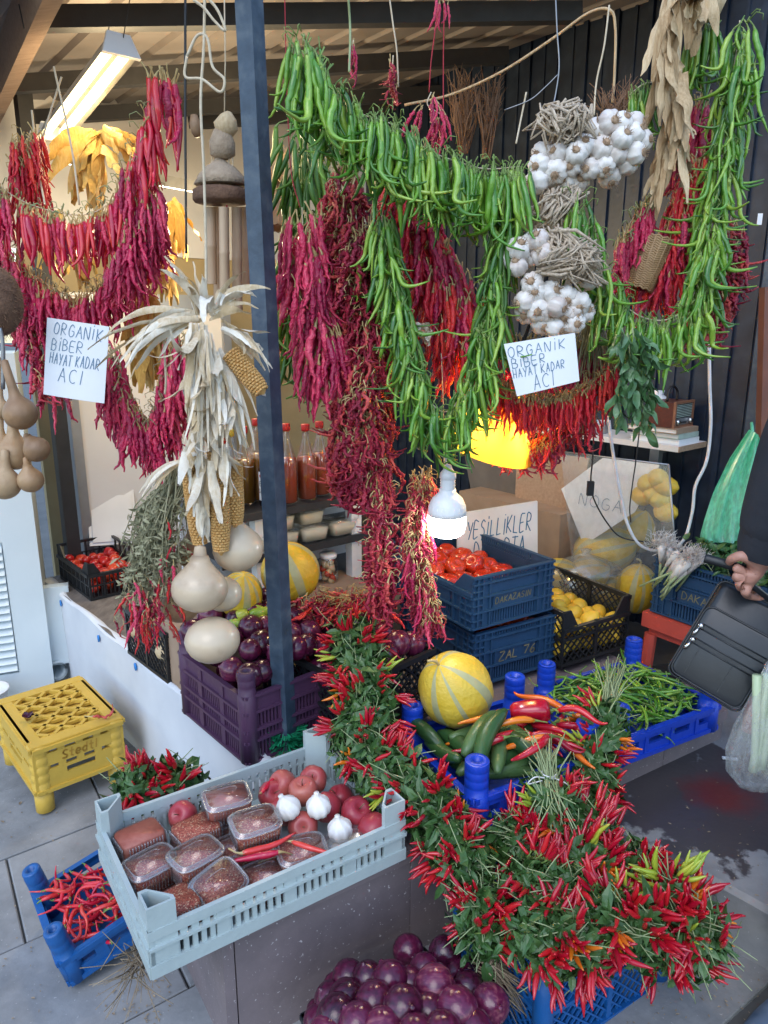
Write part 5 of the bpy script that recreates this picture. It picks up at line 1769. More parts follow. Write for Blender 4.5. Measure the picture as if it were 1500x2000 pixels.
# melons: one thing each with stripes and a stalk
def melon(label, c, r, axis, elong=1.12, n=40, stripes=10, seed=1, stalk=True, m=('melon', 'melonstripe')):
    rd = random.Random(seed)
    t = thing('melon', label, 'melon', c)
    b = MB()
    pr = []
    for i in range(19):
        a = -PI / 2 + PI * i / 18
        k = math.cos(a)
        z = math.sin(a) * elong
        if z > 0:
            k *= 1 - .10 * (z / elong) ** 2
            z *= 1.04
        pr.append((max(.004, r * k), r * z))
    w = n // stripes
    b.lathe(pr, n, upmat(c, axis, rd.uniform(0, 1)), lobes=stripes, depth=.035, jit=.006, rnd=rd, mfun=lambda k: 1 if (k % w == 0 and (k // w) % 4 != 1) or (k % (w * 2) == 1) else 0)
    link('rind', b.mesh('rind', [M[m[0]], M[m[1]]]), t)
    if stalk:
        b = MB()
        a = Vector(axis).normalized()
        q = c + a * r * elong * 1.03
        s = a.cross(Vector((0, 1, .2))).normalized()
        b.tube(smooth_pts([q - a * .012, q + a * .012, q + a * .024 + s * .006, q + a * .03 + s * .02], 4), [.008, .006] + [.0042] * 11, 7)
        link('stalk', b.mesh('stalk', M['drystem']), t)
    return t
melon('yellow melon with grey stripes sitting on the cucumbers in front', P(890, 1347, 1.86), .103, (-.30, -.25, .55), 1.1, 48, 8, 1)
melon('plain yellow melon behind the blue post by the cheese tubs', P(567, 1117, 2.22), .093, (-.25, -.15, .9), 1.03, 40, 10, 2, False)
melon('yellow green striped melon half hidden behind the hanging gourds', P(470, 1162, 2.15), .068, (.2, -.3, .8), 1.15, 36, 9, 3, False)
melon('pale yellow melon between the lemon crate and the red stool', P(1243, 1150, 2.85), .085, (0, -.2, 1), 1.25, 40, 10, 4, True)
melon('pale yellow melon behind the cloudy sheet', P(1245, 1035, 3.12), .10, (.1, -.3, .6), 1.05, 40, 10, 5, False)
melon('large yellow melon low behind the cloudy sheet', P(1180, 1075, 3.05), .11, (.9, 0, .2), 1.2, 40, 10, 6, False)
for i, (x, y) in enumerate([(1090, 1125), (1150, 1120), (1195, 1160)]):
    melon(['yellow melon in the clear bag, left', 'yellow melon in the clear bag, middle', 'yellow melon in the clear bag, right'][i], P(x, y, 2.92), .075, (.8, -.3, .3), 1.15, 36, 9, 7 + i, False)
b = MB()
c = P(1140, 1130, 2.9)
rd = random.Random(3)
b.lathe([(.02, -.10), (.13, -.095), (.165, -.05), (.16, .01), (.125, .055), (.07, .085), (.03, .10), (.012, .11), (.022, .128)], 30, Matrix.Translation(c) @ Matrix.Diagonal((1.15, .7, 1, 1)), jit=.05, rnd=rd)
thing('plastic_bag', 'crumpled clear plastic bag of yellow melons behind the lemon crate', 'plastic bag', me=b.mesh('plastic_bag', M['milky']), mw=Matrix.Identity(4))

# cucumbers
def cuc_mesh(rd):
    b = MB()
    L, r = .17 * rd.uniform(.85, 1.1), .0195
    bend = rd.uniform(-.02, .03)
    pts, rad = [], []
    for i in range(11):
        t = i / 10
        pts.append((bend * math.sin(PI * t), 0, L * (t - .5)))
        rad.append(max(.004, r * min(1, (math.sin(PI * min(1, max(0, t * .96 + .02)))) ** .38)))
    b.tube(pts, rad, 12)
    return b.mesh('cucumber', M['cuc'])
CM = [cuc_mesh(random.Random(i + 3)) for i in range(5)]
cu = [(835, 1450, .50, -60), (862, 1468, .515, -58), (893, 1478, .50, -62), (918, 1436, .52, 40), (937, 1444, .56, 55), (962, 1452, .57, 60), (975, 1470, .53, 78), (1000, 1465, .51, 50), (1020, 1472, .53, -50), (1035, 1468, .52, -70),
      (905, 1500, .48, -50), (950, 1500, .48, 30), (990, 1500, .49, 20), (1040, 1500, .48, 10), (870, 1490, .47, -50), (1060, 1470, .49, 60), (880, 1440, .47, 40), (980, 1520, .46, 0)]
for i, (px, py, z, a) in enumerate(cu):
    p = PZ(px, py, z)
    d = Vector((math.cos(math.radians(a)), math.sin(math.radians(a)), rnd.uniform(-.12, .15) + (.3 if 3 < i < 7 else 0)))
    loose('cucumber', {4: 'cucumber lying steeply across the top of the pile, nearest the melon', 5: 'cucumber on top of the pile just right of the one below the melon', 6: 'upright cucumber in the middle of the pile behind the front post', 0: 'cucumber at the far left end of the pile', 3: 'cucumber tucked directly under the melon'}.get(i, 'dark green cucumber in the bright blue crate under the melon'), 'cucumber', 'cucumbers in the bright blue crate', rnd.choice(CM), p + Z1 * .018, d, rnd.uniform(0, 6), rnd.uniform(1.0, 1.2))
# hot peppers and a bell pepper beside the cucumbers
for i in range(22):
    p = PZ(rnd.uniform(985, 1135), rnd.uniform(1378, 1435), rnd.uniform(.54, .60))
    me = K['hot'][i % 4]
    d = Vector((rnd.uniform(.3, 1) * rnd.choice((1, 1, -1)), rnd.uniform(-.9, .5), rnd.uniform(-.25, .1)))
    loose('hot_pepper', 'orange red hot pepper lying beside the cucumbers', 'pepper', 'hot peppers beside the cucumbers', me, p, (-d[0], -d[1], -d[2]), rnd.uniform(0, 6), rnd.uniform(.9, 1.15))
b = MB()
pr = [(.006, -.05), (.022, -.052), (.034, -.042), (.040, -.015), (.043, .015), (.041, .04), (.028, .052), (.010, .046), (.004, .044)]
b.lathe(pr, 20, lobes=4, depth=.14)
me = b.mesh('bell_pepper', M['chili'])
bp_ = thing('bell_pepper', 'glossy red bell pepper between the melon and the green peppers', 'pepper', me=me, mw=upmat(PZ(1035, 1390, .585), (.85, -.1, .1), 0.4, (.72, .85, 1.0)))
b = MB()
b.tube([(0, 0, .044), (0, 0, .06), (.008, 0, .078)], [.010, .005, .005], 7)
child('stalk', b.mesh('stalk', M['stem']), bp_)
# thin green peppers in the right blue crate
for i in range(230):
    x, y = rnd.uniform(.02, .40), rnd.uniform(.02, .325)
    z = .03 + .075 * rnd.random() ** .6 + .02 * math.sin(PI * x / .42) * math.sin(PI * y / .34)
    a = rnd.uniform(0, 2 * PI)
    d = Vector((math.cos(a), math.sin(a), rnd.gauss(.0, .14)))
    me = rnd.choice(K['thin'])
    p = TR @ Vector((x, y, z))
    zc = rnd.uniform(.8, 1.15)
    q = p - d * .06
    loose('thin_green_pepper', 'thin green pepper in the bright blue crate at the right', 'pepper', 'thin green peppers in the right blue crate', me, q, (-d[0], -d[1], -d[2]), rnd.uniform(0, 6), zc)
# red chilies in the tilted blue crate
for i in range(120):
    x, y = rnd.uniform(.04, .32), rnd.uniform(.03, .25)
    z = .03 + .085 * rnd.random()
    a = rnd.uniform(0, 2 * PI)
    d = Vector((math.cos(a), math.sin(a), rnd.gauss(.0, .25)))
    p = TBL @ Vector((x, y, z))
    loose('long_red_chili', 'curly fresh red chili in the tilted mid blue crate', 'pepper', 'fresh red chilies in the tilted blue crate', rnd.choice(K['longchili']), p - d * .06, (-d[0], -d[1], -d[2]), rnd.uniform(0, 6), rnd.uniform(.8, 1.1))
# tomatoes, pepper pieces, lemons, potatoes, apples
def lathe_mesh(name, pr, m, n=16, lobes=0, depth=0.0, seed=0, jit=.01):
    b = MB()
    b.lathe(pr, n, None, lobes, depth, jit, random.Random(seed))
    return b.mesh(name, M[m])
TM_ = lathe_mesh('tomato', [(.004, -.030), (.022, -.029), (.036, -.018), (.042, 0), (.038, .018), (.026, .028), (.010, .026), (.003, .022)], 'tomato', 22, 6, .10)
for i in range(4):
    for j in range(6):
        p = TN1 @ Vector((.05 + i * .083 + rnd.uniform(-.01, .01), .045 + j * .076 + rnd.uniform(-.01, .01), .085 + (.03 if j > 2 and i < 3 else 0) + rnd.uniform(-.01, .015)))
        loose('tomato', 'large ripe tomato in the top navy crate', 'tomato', 'tomatoes in the navy stack', TM_, p, (rnd.gauss(0, .4), rnd.gauss(-.3, .4), 1), rnd.uniform(0, 6), rnd.uniform(.9, 1.15))
for i in range(4):
    for j in range(3):
        p = TN2 @ Vector((.05 + i * .083, .05 + j * .08, .11 + rnd.uniform(0, .02)))
        loose('tomato', 'tomato seen through the hand hole of the lower navy crate', 'tomato', 'tomatoes in the navy stack', TM_, p, (rnd.gauss(0, .4), rnd.gauss(-.3, .4), 1), rnd.uniform(0, 6), 1)
PM = lathe_mesh('small_red_pepper', [(.003, -.022), (.013, -.021), (.021, -.012), (.025, 0), (.024, .013), (.014, .021), (.004, .018)], 'redbits', 14, 4, .14)
for i in range(4):
    for j in range(6):
        for k in range(2):
            p = TS @ Vector((.04 + i * .058 + rnd.uniform(-.012, .012), .045 + j * .062 + rnd.uniform(-.012, .012), .035 + k * .042 + rnd.uniform(0, .015)))
            loose('small_red_pepper', 'small squat red pepper in the small black crate on the counter', 'pepper', 'small red peppers in the black crate', PM, p, (rnd.gauss(0, 1), rnd.gauss(0, 1), rnd.gauss(0, 1)), 0, rnd.uniform(.85, 1.2))
LM = lathe_mesh('lemon', [(.003, -.040), (.008, -.037), (.020, -.029), (.030, -.012), (.031, .006), (.024, .024), (.012, .034), (.006, .039), (.002, .040)], 'lemon', 16)
for i in range(5):
    for j in range(5):
        for k in range(2):
            p = TL_ @ Vector((.042 + i * .062 + rnd.uniform(-.01, .01), .045 + j * .072 + rnd.uniform(-.01, .01), .04 + k * .056 + (.02 if i < 3 else 0) * k + rnd.uniform(0, .012)))
            loose('lemon', 'yellow lemon in the black lattice crate', 'lemon', 'lemons in the black lattice crate', LM, p, (rnd.gauss(0, 1), rnd.gauss(0, 1), rnd.gauss(0, .5)), 0, rnd.uniform(.95, 1.15))
b = MB()
pc = [TL_ @ Vector(q) for q in ((-.01, .02, .155), (.10, -.01, .135), (.03, .10, .17))]
b.add(pc + [q + Vector((0, 0, .0015)) for q in pc], [(0, 2, 1), (3, 4, 5), (0, 1, 4, 3), (1, 2, 5, 4), (2, 0, 3, 5)])
thing('price_card', 'folded yellow card on the lemon crate rim', 'card', me=b.mesh('price_card', M['lemon'], False), mw=Matrix.Identity(4))
PT = lathe_mesh('potato', [(.004, -.045), (.02, -.040), (.030, -.02), (.031, .01), (.024, .034), (.010, .046), (.003, .047)], 'potato', 14, 0, 0, 2, .04)
for i in range(4):
    for j in range(4):
        p = TPO @ Vector((.045 + i * .07 + rnd.uniform(-.01, .01), .05 + j * .073, .06 + rnd.uniform(0, .05)))
        loose('potato', 'pale potato in the black lattice crate', 'potato', 'potatoes in the lattice crate', PT, p, (rnd.gauss(0, 1), rnd.gauss(0, 1), .2), 0, rnd.uniform(.9, 1.1))
# pale yellow green peppers between the gourds and the onions
YP = lathe_mesh('pale_pepper', [(.003, -.05), (.010, -.042), (.018, -.015), (.022, .012), (.018, .028), (.006, .030)], 'chiliyellow', 14, 3, .15)
for i in range(9):
    p = P(rnd.uniform(455, 528), rnd.uniform(1196, 1225), rnd.uniform(2.06, 2.12))
    loose('pale_pepper', 'pale yellow green pepper beside the hanging gourds', 'pepper', 'pale peppers beside the gourds', YP, p, (rnd.gauss(0, 1), rnd.gauss(0, .4), rnd.gauss(0, .5)), 0, rnd.uniform(.8, 1.05))
# heap of dried red peppers in front of the jars
hp = thing('dried_pepper_heap', 'loose heap of dried red peppers in front of the pickle jars', 'dried peppers', P(670, 1190, 2.2))
for i in range(210):
    p = P(rnd.uniform(590, 745), rnd.uniform(1160, 1215), rnd.uniform(2.13, 2.3))
    a = rnd.uniform(0, 6.28)
    me = rnd.choice(K[rnd.choice(['dried', 'scarlet', 'dried'])])
    link('dried_pepper', me, hp, dirmat(p, (math.cos(a), math.sin(a), rnd.uniform(-.7, .2)), rnd.uniform(0, 6), rnd.uniform(.7, 1)))
b = MB()
for i in range(70):
    p = P(rnd.uniform(620, 730), rnd.uniform(1150, 1180), rnd.uniform(2.13, 2.2))
    b.tube([p, p + Vector((rnd.uniform(-.02, .02), -.01, rnd.uniform(.0, .025))), p + Vector((rnd.uniform(-.035, .035), -.01, rnd.uniform(-.01, .02)))], .0011, 4)
link('dry_stalks', b.mesh('dry_stalks', M['drystem']), hp, kind='stuff')
# supports for things behind: a carton under the far melon and heap
b = MB()
b.box(-.30, .42, 0, .30, 0, .235, frame(Vector((-.34, 2.26, .422)), *uv(35), Z1))
thing('carton', 'brown carton under the far melon and dried peppers', 'carton', me=b.mesh('carton', M['card'], False), mw=Matrix.Identity(4))

# ------------------------------------------------------------------ grey crate: spice tubs, apples, garlic
def rbox(b, L, Wd, z0, z1, r0=.018, grow=0.0, T=None, n=4, top=True):
    def ring(s, z):
        out = []
        for (cx, cy, a0) in ((L / 2, Wd / 2, 0), (-L / 2, Wd / 2, 90), (-L / 2, -Wd / 2, 180), (L / 2, -Wd / 2, 270)):
            for k in range(n + 1):
                a = math.radians(a0 + 90 * k / n)
                sx = cx + s - math.copysign(r0, cx)
                sx = cx - math.copysign(r0, cx) + math.copysign(s, cx)
                sy = cy - math.copysign(r0, cy) + math.copysign(s, cy)
                out.append((sx + r0 * math.cos(a), sy + r0 * math.sin(a), z))
        return out
    A_, B_ = ring(0, z0), ring(grow, z1)
    m = len(A_)
    fs = [(i, (i + 1) % m, m + (i + 1) % m, m + i) for i in range(m)] + [tuple(range(m - 1, -1, -1))]
    if top:
        fs.append(tuple(range(m, 2 * m)))
    b.add(A_ + B_, fs, T)


def tub_parts(fill='flakes', L=.105, Wd=.082, H=.055):
    f = MB()
    rbox(f, L - .010, Wd - .010, .002, H - .009, .014, .004)
    s = MB()
    rbox(s, L - .006, Wd - .006, 0.0, H - .008, .016, .004, top=False)
    s.f.pop(20)
    s.m.pop(20)
    fl = MB()
    for i in range(12):      # moulded flutes round the wall
        for sx in (-1, 1):
            y = (i - 5.5) * Wd * .065
            x = (i - 5.5) * L * .065
            fl.box(sx * (L / 2 - .002) - .001, sx * (L / 2 - .002) + .001, y - .001, y + .001, .004, H - .014)
            fl.box(x - .001, x + .001, sx * (Wd / 2 - .002) - .001, sx * (Wd / 2 - .002) + .001, .004, H - .014)
    l = MB()
    rbox(l, L - .014, Wd - .014, H - .004, H + .003, .016, -.003)
    l.f.pop(20)
    l.m.pop(20)
    r_ = MB()
    ring = []
    for k in range(41):
        a = 2 * PI * k / 40
        ex = lambda v: math.copysign(abs(v) ** .45, v)
        ring.append((ex(math.cos(a)) * (L / 2 + .002), ex(math.sin(a)) * (Wd / 2 + .002), H - .005))
    r_.tube(ring, .0028, 5, cap=False)
    ring2 = [(x * .88, y * .86, H + .0015) for x, y, z in ring]
    r_.tube(ring2, .0014, 4, cap=False)
    ring3 = [(x * .5, y * .5, H + .0032) for x, y, z in ring[2:14]]
    r_.tube(ring3, .0009, 4, cap=False)
    o_ = len(r_.v)
    n_ = 40
    for q in (ring, ring2):
        r_.v += [tuple(v) for v in q[:n_]]
    for k in range(n_):
        r_.f.append((o_ + k, o_ + (k + 1) % n_, o_ + n_ + (k + 1) % n_, o_ + n_ + k))
        r_.m.append(0)
    for (v, fa) in ((fl.v, fl.f),):
        o_ = len(r_.v)
        r_.v += v
        r_.f += [tuple(i + o_ for i in q) for q in fa]
        r_.m += [0] * len(fa)
    return f.mesh('filling', M[fill]), s.mesh('tub', M['clear']), l.mesh('lid', M['cloudy']), r_.mesh('rim', M['milky'])
TUB = {k: tub_parts(k) for k in ('flakes', 'paste')}
tubs = [  # px, py of the lid centre, lid height z, yaw, flip, fill, label
    (272, 1625, .485, 40, 1, 'paste', 'upside-down tub of red paste at the back left of the grey crate'),
    (382, 1612, .480, 42, 1, 'flakes', 'upside-down tub of pepper flakes second from the left at the back'),
    (443, 1552, .515, 25, 0, 'paste', 'topmost tub of smooth paste at the back of the grey crate'),
    (498, 1600, .520, 28, 0, 'flakes', 'tub of bright flakes in front of the white garlic bulbs'),
    (268, 1690, .490, 44, 0, 'flakes', 'tub of pale flakes at the left side of the grey crate'),
    (381, 1662, .500, 44, 0, 'flakes', 'tub of coarse flakes stacked in the middle of the grey crate'),
    (327, 1768, .485, 42, 1, 'flakes', 'upside-down tub of coarse flakes behind the near left socket'),
    (436, 1738, .480, 52, 0, 'flakes', 'tilted tub with frosted lid at the front of the grey crate'),
    (530, 1718, .460, 30, 0, 'flakes', 'tub of flakes with a green sprig on its lid'),
    (600, 1668, .480, 20, 0, 'flakes', 'tub of flakes with a dried red pepper on its lid'),
    (455, 1650, .455, 35, 0, 'flakes', 'tub of flakes under the tub with bright flakes'),
    (300, 1745, .430, 40, 0, 'flakes', 'tub at the bottom layer on the left of the grey crate'),
    (400, 1700, .430, 44, 0, 'flakes', 'tub at the bottom layer under the coarse flakes'),
    (445, 1590, .445, 30, 0, 'flakes', 'tub at the bottom layer under the paste tub'),
    (280, 1720, .432, 44, 0, 'flakes', 'tub at the bottom layer against the left wall of the grey crate'),
]
tub_of = {}
for i, (px, py, z, yw, fl, fill, lab) in enumerate(tubs):
    p = TG.inverted() @ PZ(px, py, z)
    p = TG @ Vector((max(.066, min(.52, p.x)), max(.066, min(.33, p.y)), p.z))
    T = Matrix.Translation(p) @ Matrix.Rotation(math.radians(yw), 4, 'Z')
    if i == 7:
        T = T @ Matrix.Rotation(math.radians(22), 4, 'X') @ Matrix.Rotation(math.radians(-8), 4, 'Y')
    elif i in (2, 3, 9):
        T = T @ Matrix.Rotation(math.radians(6), 4, 'X')
    if fl:
        T = T @ Matrix.Rotation(PI, 4, 'X')
    else:
        T = T @ Matrix.Translation((0, 0, -.055))
    t = thing('spice_tub', lab, 'tub', group='clear tubs of red pepper flakes in the grey crate', mw=T)
    for nm, me in zip(('filling', 'tub', 'lid', 'rim'), TUB[fill]):
        child(nm, me, t)
AP = lathe_mesh('apple', [(.004, -.026), (.012, -.031), (.024, -.027), (.033, -.012), (.036, .004), (.033, .020), (.022, .030), (.011, .029), (.003, .021)], 'apple', 20, 5, .05)
b = MB()
b.tube([(0, 0, .02), (.001, 0, .034), (.004, 0, .044)], .0014, 5)
APS = b.mesh('apple_stalk', M['twig'])
for i, (px, py, z, s) in enumerate([(553, 1532, .47, 1.0), (612, 1524, .47, 1.0), (592, 1546, .485, 1.0), (530, 1552, .46, .95), (640, 1577, .46, 1.0), (695, 1588, .47, 1.05), (730, 1622, .46, 1.08), (592, 1615, .45, 1.0), (358, 1592, .45, .95), (555, 1585, .44, 1.0), (665, 1560, .44, .95), (690, 1640, .42, .9)]):
    t = loose('apple', 'dull red apple at the back right of the grey crate', 'apple', 'red apples in the grey crate', AP, PZ(px, py, z), (rnd.gauss(0, .5), rnd.gauss(-.3, .5), rnd.gauss(.8, .3)), 0, s)
    t['label'] = ['dull red apple at the back left of the apple heap', 'dull red apple in the back corner below the far socket', 'dull red apple just behind the two garlic bulbs', 'dull red apple squeezed against the paste tub',
                  'dull red apple right of the right garlic bulb', 'dull red apple by the right wall behind the foremost one', 'large red apple nearest to the right corner socket', 'dull red apple in front of the garlic pair',
                  'single red apple tucked behind the flake tubs on the left', 'dull red apple lying under the left garlic bulb', 'dull red apple low at the back wall right of the garlic', 'dull red apple half under the crumpled bag'][i]
    child('stalk', APS, t)


def garlic_meshes(seed):
    rd = random.Random(seed)
    b = MB()
    pr = [(.006, -.020), (.016, -.021), (.024, -.014), (.0275, -.002), (.0255, .010), (.018, .020), (.010, .026), (.007, .030), (.0055, .034), (.006, .037)]
    b.lathe(pr, 24, None, 8, .13, .015, rd)
    bulb = b.mesh('garlic_bulb', M['garlic'])
    b = MB()
    for i in range(22):
        a = rd.uniform(0, 6.28)
        q = rd.uniform(.002, .008)
        e = rd.uniform(.006, .016)
        b.tube([(math.cos(a) * q, math.sin(a) * q, -.019), (math.cos(a) * e, math.sin(a) * e, -.027 - rd.uniform(0, .006))], [.0009, .0005], 3)
    b.lathe([(.001, -.024), (.008, -.0235), (.009, -.020), (.002, -.019)], 10)
    root = b.mesh('roots', M['garlicdry'])
    return bulb, root
GM = [garlic_meshes(i) for i in range(4)]
for px, py, z, lab in [(563, 1578, .505, 'clean white garlic bulb on the apples, left of the pair'), (622, 1575, .505, 'clean white garlic bulb on the apples, right of the pair'), (664, 1620, .475, 'white garlic bulb with ribbed cloves resting on the crumpled bag')]:
    bu, ro = GM[1]
    t = thing('garlic_bulb', lab, 'garlic', group='loose garlic bulbs in the grey crate', me=bu, mw=upmat(PZ(px, py, z), (rnd.gauss(0, .3), -.1, 1), rnd.uniform(0, 6), 1.08))
    child('roots', ro, t)
b = MB()
rd = random.Random(9)
c = PZ(680, 1648, .44)
b.lathe([(.03, -.035), (.055, -.03), (.062, -.005), (.05, .018), (.03, .028), (.004, .03)], 26, Matrix.Translation(c) @ Matrix.Rotation(.6, 4, 'Z') @ Matrix.Diagonal((1.25, .85, 1, 1)), jit=.10, rnd=rd)
thing('plastic_bag', 'small crumpled clear bag of brown spice under the garlic bulb', 'plastic bag', me=b.mesh('plastic_bag', M['milky']), mw=Matrix.Identity(4))
b = MB()
b.lathe([(.02, -.03), (.042, -.026), (.048, -.005), (.035, .012), (.004, .02)], 20, Matrix.Translation(c + Vector((.005, -.003, -.004))) @ Matrix.Rotation(.6, 4, 'Z') @ Matrix.Diagonal((1.2, .8, 1, 1)), jit=.05, rnd=rd)
thing('spice_mound', 'mound of pale brown spice inside the crumpled bag', 'spice', me=b.mesh('spice_mound', M['potato']), mw=Matrix.Identity(4))
for i, (px, py, z, dx, dy, sc) in enumerate([(498, 1655, .49, .8, .5, 1.0), (520, 1668, .49, -.9, -.2, .95), (600, 1650, .487, .95, -.35, .85), (510, 1545, .50, .1, .4, .7), (235, 1430, 0, 0, 0, 0)]):
    if sc == 0:
        continue
    p = PZ(px, py, z)
    loose('red_pepper', ['red pepper lying between the spice tubs', 'red pepper crossing the one between the spice tubs', 'dried red pepper on the lid of the front tub', 'short red pepper standing behind the white garlic'][i], 'pepper', None, rnd.choice(K['red']), p - Vector((dx, dy, 0)) * .06, (-dx, -dy, .05), 0, sc)
# leavings on the yellow crate
loose('red_pepper', 'shrivelled dark red pepper lying on the yellow crate', 'pepper', None, K['dried'][2], PZ(165, 1402, .272) , (-.9, -.45, 0), 0, .95)
b = MB()
rd = random.Random(4)
for i in range(7):
    a = rd.uniform(0, 6.28)
    leaf_quad(b, PZ(52, 1402, .268), Vector((math.cos(a), math.sin(a), .5)), Z1, .03, .025, .1)
thing('onion_peel', 'scrap of purple onion peel on the yellow crate', 'onion peel', me=b.mesh('onion_peel', M['onion'], False), mw=Matrix.Identity(4))
b = MB()
q = PZ(5, 1362, .06)
b.lathe([(.06, -.05), (.075, -.0), (.08, .03), (.086, .034), (.08, .036), (.07, .02), (.002, .0)], 24, Matrix.Translation(q - Vector((.06, 0, 0))))
thing('plastic_bowl', 'white plastic tub edge at the far left behind the yellow crate', 'bowl', me=b.mesh('plastic_bowl', M['whiteplastic']), mw=Matrix.Identity(4))


# ------------------------------------------------------------------ hanging garlic, husks, gourds
def garlic_bunch(label, spots, Y, seed, stalks):
    rd = random.Random(seed)
    c = P(*spots[0][:2], Y)
    t = thing('garlic_bunch', label, 'garlic', c, group='hanging garlic bunches')
    cx = sum(s[0] for s in spots) / len(spots)
    cy = sum(s[1] for s in spots) / len(spots)
    for (px, py, *dz) in spots:
        p = P(px, py, Y + (dz[0] if dz else 0))
        out = Vector(((px - cx) / 100, -1.0, -(py - cy) / 100)) + Vector((rd.gauss(0, .35), rd.gauss(0, .2), rd.gauss(0, .35)))
        bu, ro = rd.choice(GM)
        mw = upmat(p, -out, rd.uniform(0, 6), rd.uniform(.92, 1.15))
        o_ = link('garlic_bulb', bu, t, mw)
        r_ = bpy.data.objects.new('roots', ro)
        COL.objects.link(r_)
        r_.parent = o_
    b = MB()
    for (x0, y0, x1, y1, n, w) in stalks:
        for i in range(int(n * 1.8)):
            p = P(x0 + rd.gauss(0, w * .5), y0 + rd.gauss(0, w * .35), Y + rd.uniform(-.03, .05))
            q = P(x1 + rd.gauss(0, w), y1 + rd.gauss(0, w * .6), Y + rd.uniform(-.05, .05))
            m_ = p.lerp(q, .5) + Vector((rd.gauss(0, .02), rd.gauss(-.01, .015), rd.gauss(0, .015)))
            k_ = rd.uniform(.4, 1)
            b.tube([p, m_, q], [.004 * k_, .0045 * k_, .002], 5)
    link('dry_stalks', b.mesh('dry_stalks', M['garlicstalk']), t, kind='stuff')
    return t


s1 = [(1053, 323), (1048, 355), (1090, 300), (1115, 325), (1140, 285), (1175, 290), (1152, 330), (1190, 240), (1240, 260), (1205, 300), (1240, 300), (1215, 240), (1085, 335), (1180, 325), (1130, 350, .03), (1190, 345, .03), (1225, 320, .02), (1060, 300, .03),
      (1105, 350, .02), (1165, 255, .02), (1240, 240, .02), (1255, 275, .02), (1080, 320, .03), (1215, 270, -.02), (1125, 300, -.02), (1095, 285, .03), (1070, 345, .02)]
garlic_bunch('upper braid of white garlic bulbs under a crown of dry stalks', s1, 1.95, 1, [(1075, 215, 1095, 265, 34, 20), (1130, 215, 1120, 265, 44, 26), (1090, 235, 1110, 255, 20, 20), (1085, 380, 1070, 445, 50, 22), (1120, 375, 1060, 430, 40, 24), (1040, 455, 1085, 430, 30, 18)])
s2 = [(1012, 487), (1010, 520), (1050, 470), (1060, 495), (1040, 500, .02), (1040, 555), (1075, 570), (1025, 590), (1050, 605), (1055, 590, .02), (1105, 580), (1130, 592), (1100, 612), (1122, 630), (1085, 640), (1120, 612), (1150, 545, .04), (1070, 610), (1045, 570), (1088, 600, -.02), (1100, 640, .01), (1028, 610, .02),
      (1000, 505, .02), (1080, 590, .03), (1060, 630, .02), (1035, 475, .02), (1140, 610, .02)]
garlic_bunch('lower braid of white garlic bulbs above the right paper sign', s2, 1.84, 2, [(1075, 520, 1130, 485, 50, 20), (1130, 540, 1150, 490, 40, 16), (1090, 460, 1130, 520, 40, 24), (1060, 530, 1150, 510, 26, 12), (1100, 480, 1150, 550, 30, 16)])


def husk(b, p, d, L, w, curl, rd, twist=0.0, cup=.3, grav=.10):
    """one dry husk leaf: a cupped ribbon that tapers and curls"""
    d = Vector(d).normalized()
    side = d.cross(Vector((rd.gauss(0, .4), -1 + rd.gauss(0, .3), rd.gauss(0, .4))))
    if side.length < 1e-3:
        side = Vector((1, 0, 0))
    side.normalize()
    n = 11
    pos = Vector(p)
    vs = []
    dd = d.copy()
    f1, f2, f3 = rd.uniform(0, 6), rd.uniform(0, 6), rd.uniform(9, 17)
    for i in range(n + 1):
        t = i / n
        ww = w * (.45 + .55 * min(1, t * 3)) * (1 - max(0, t - .45) ** 1.4 * 1.9) * .5 + .0008
        nrm = side.cross(dd).normalized()
        s2_ = side
        wob = math.sin(t * 7 + p[0] * 50) * w * .06
        vs += [pos - s2_ * ww + nrm * math.sin(t * f3 + f1) * w * .16, pos + nrm * (ww * cup + wob), pos + s2_ * ww + nrm * math.sin(t * f3 * 1.2 + f2) * w * .16]
        rot = Matrix.Rotation(curl / n, 3, side) @ Matrix.Rotation(twist / n, 3, dd)
        dd = (rot @ dd + Vector((0, 0, -grav))).normalized()
        side = (rot @ side).normalized()
        pos = pos + dd * L / n
    fs = []
    for i in range(n):
        o = i * 3
        fs += [(o, o + 1, o + 4, o + 3), (o + 1, o + 2, o + 5, o + 4)]
    b.add(vs, fs)


def husks(name, label, cat, specs, m, seed, loc, group=None):
    """specs: (px, py, Y, n, direction, spread, length range, width range, curl)"""
    rd = random.Random(seed)
    t = thing(name, label, cat, loc, group)
    for (px, py, Y, n, d, sp, Lr, wr, cu) in specs:
        for i in range(n):
            b = MB()
            p = P(px + rd.gauss(0, 7), py + rd.gauss(0, 7), Y + rd.gauss(0, .01))
            dd = Vector(d).normalized() + Vector((rd.gauss(0, sp), rd.gauss(0, sp) * .8 - .1, rd.gauss(0, sp)))
            husk(b, p, dd, rd.uniform(*Lr), rd.uniform(*wr), rd.gauss(0, cu), rd, rd.gauss(0, .8))
            link('husk_leaf', b.mesh('husk_leaf', M[m]), t)
    return t

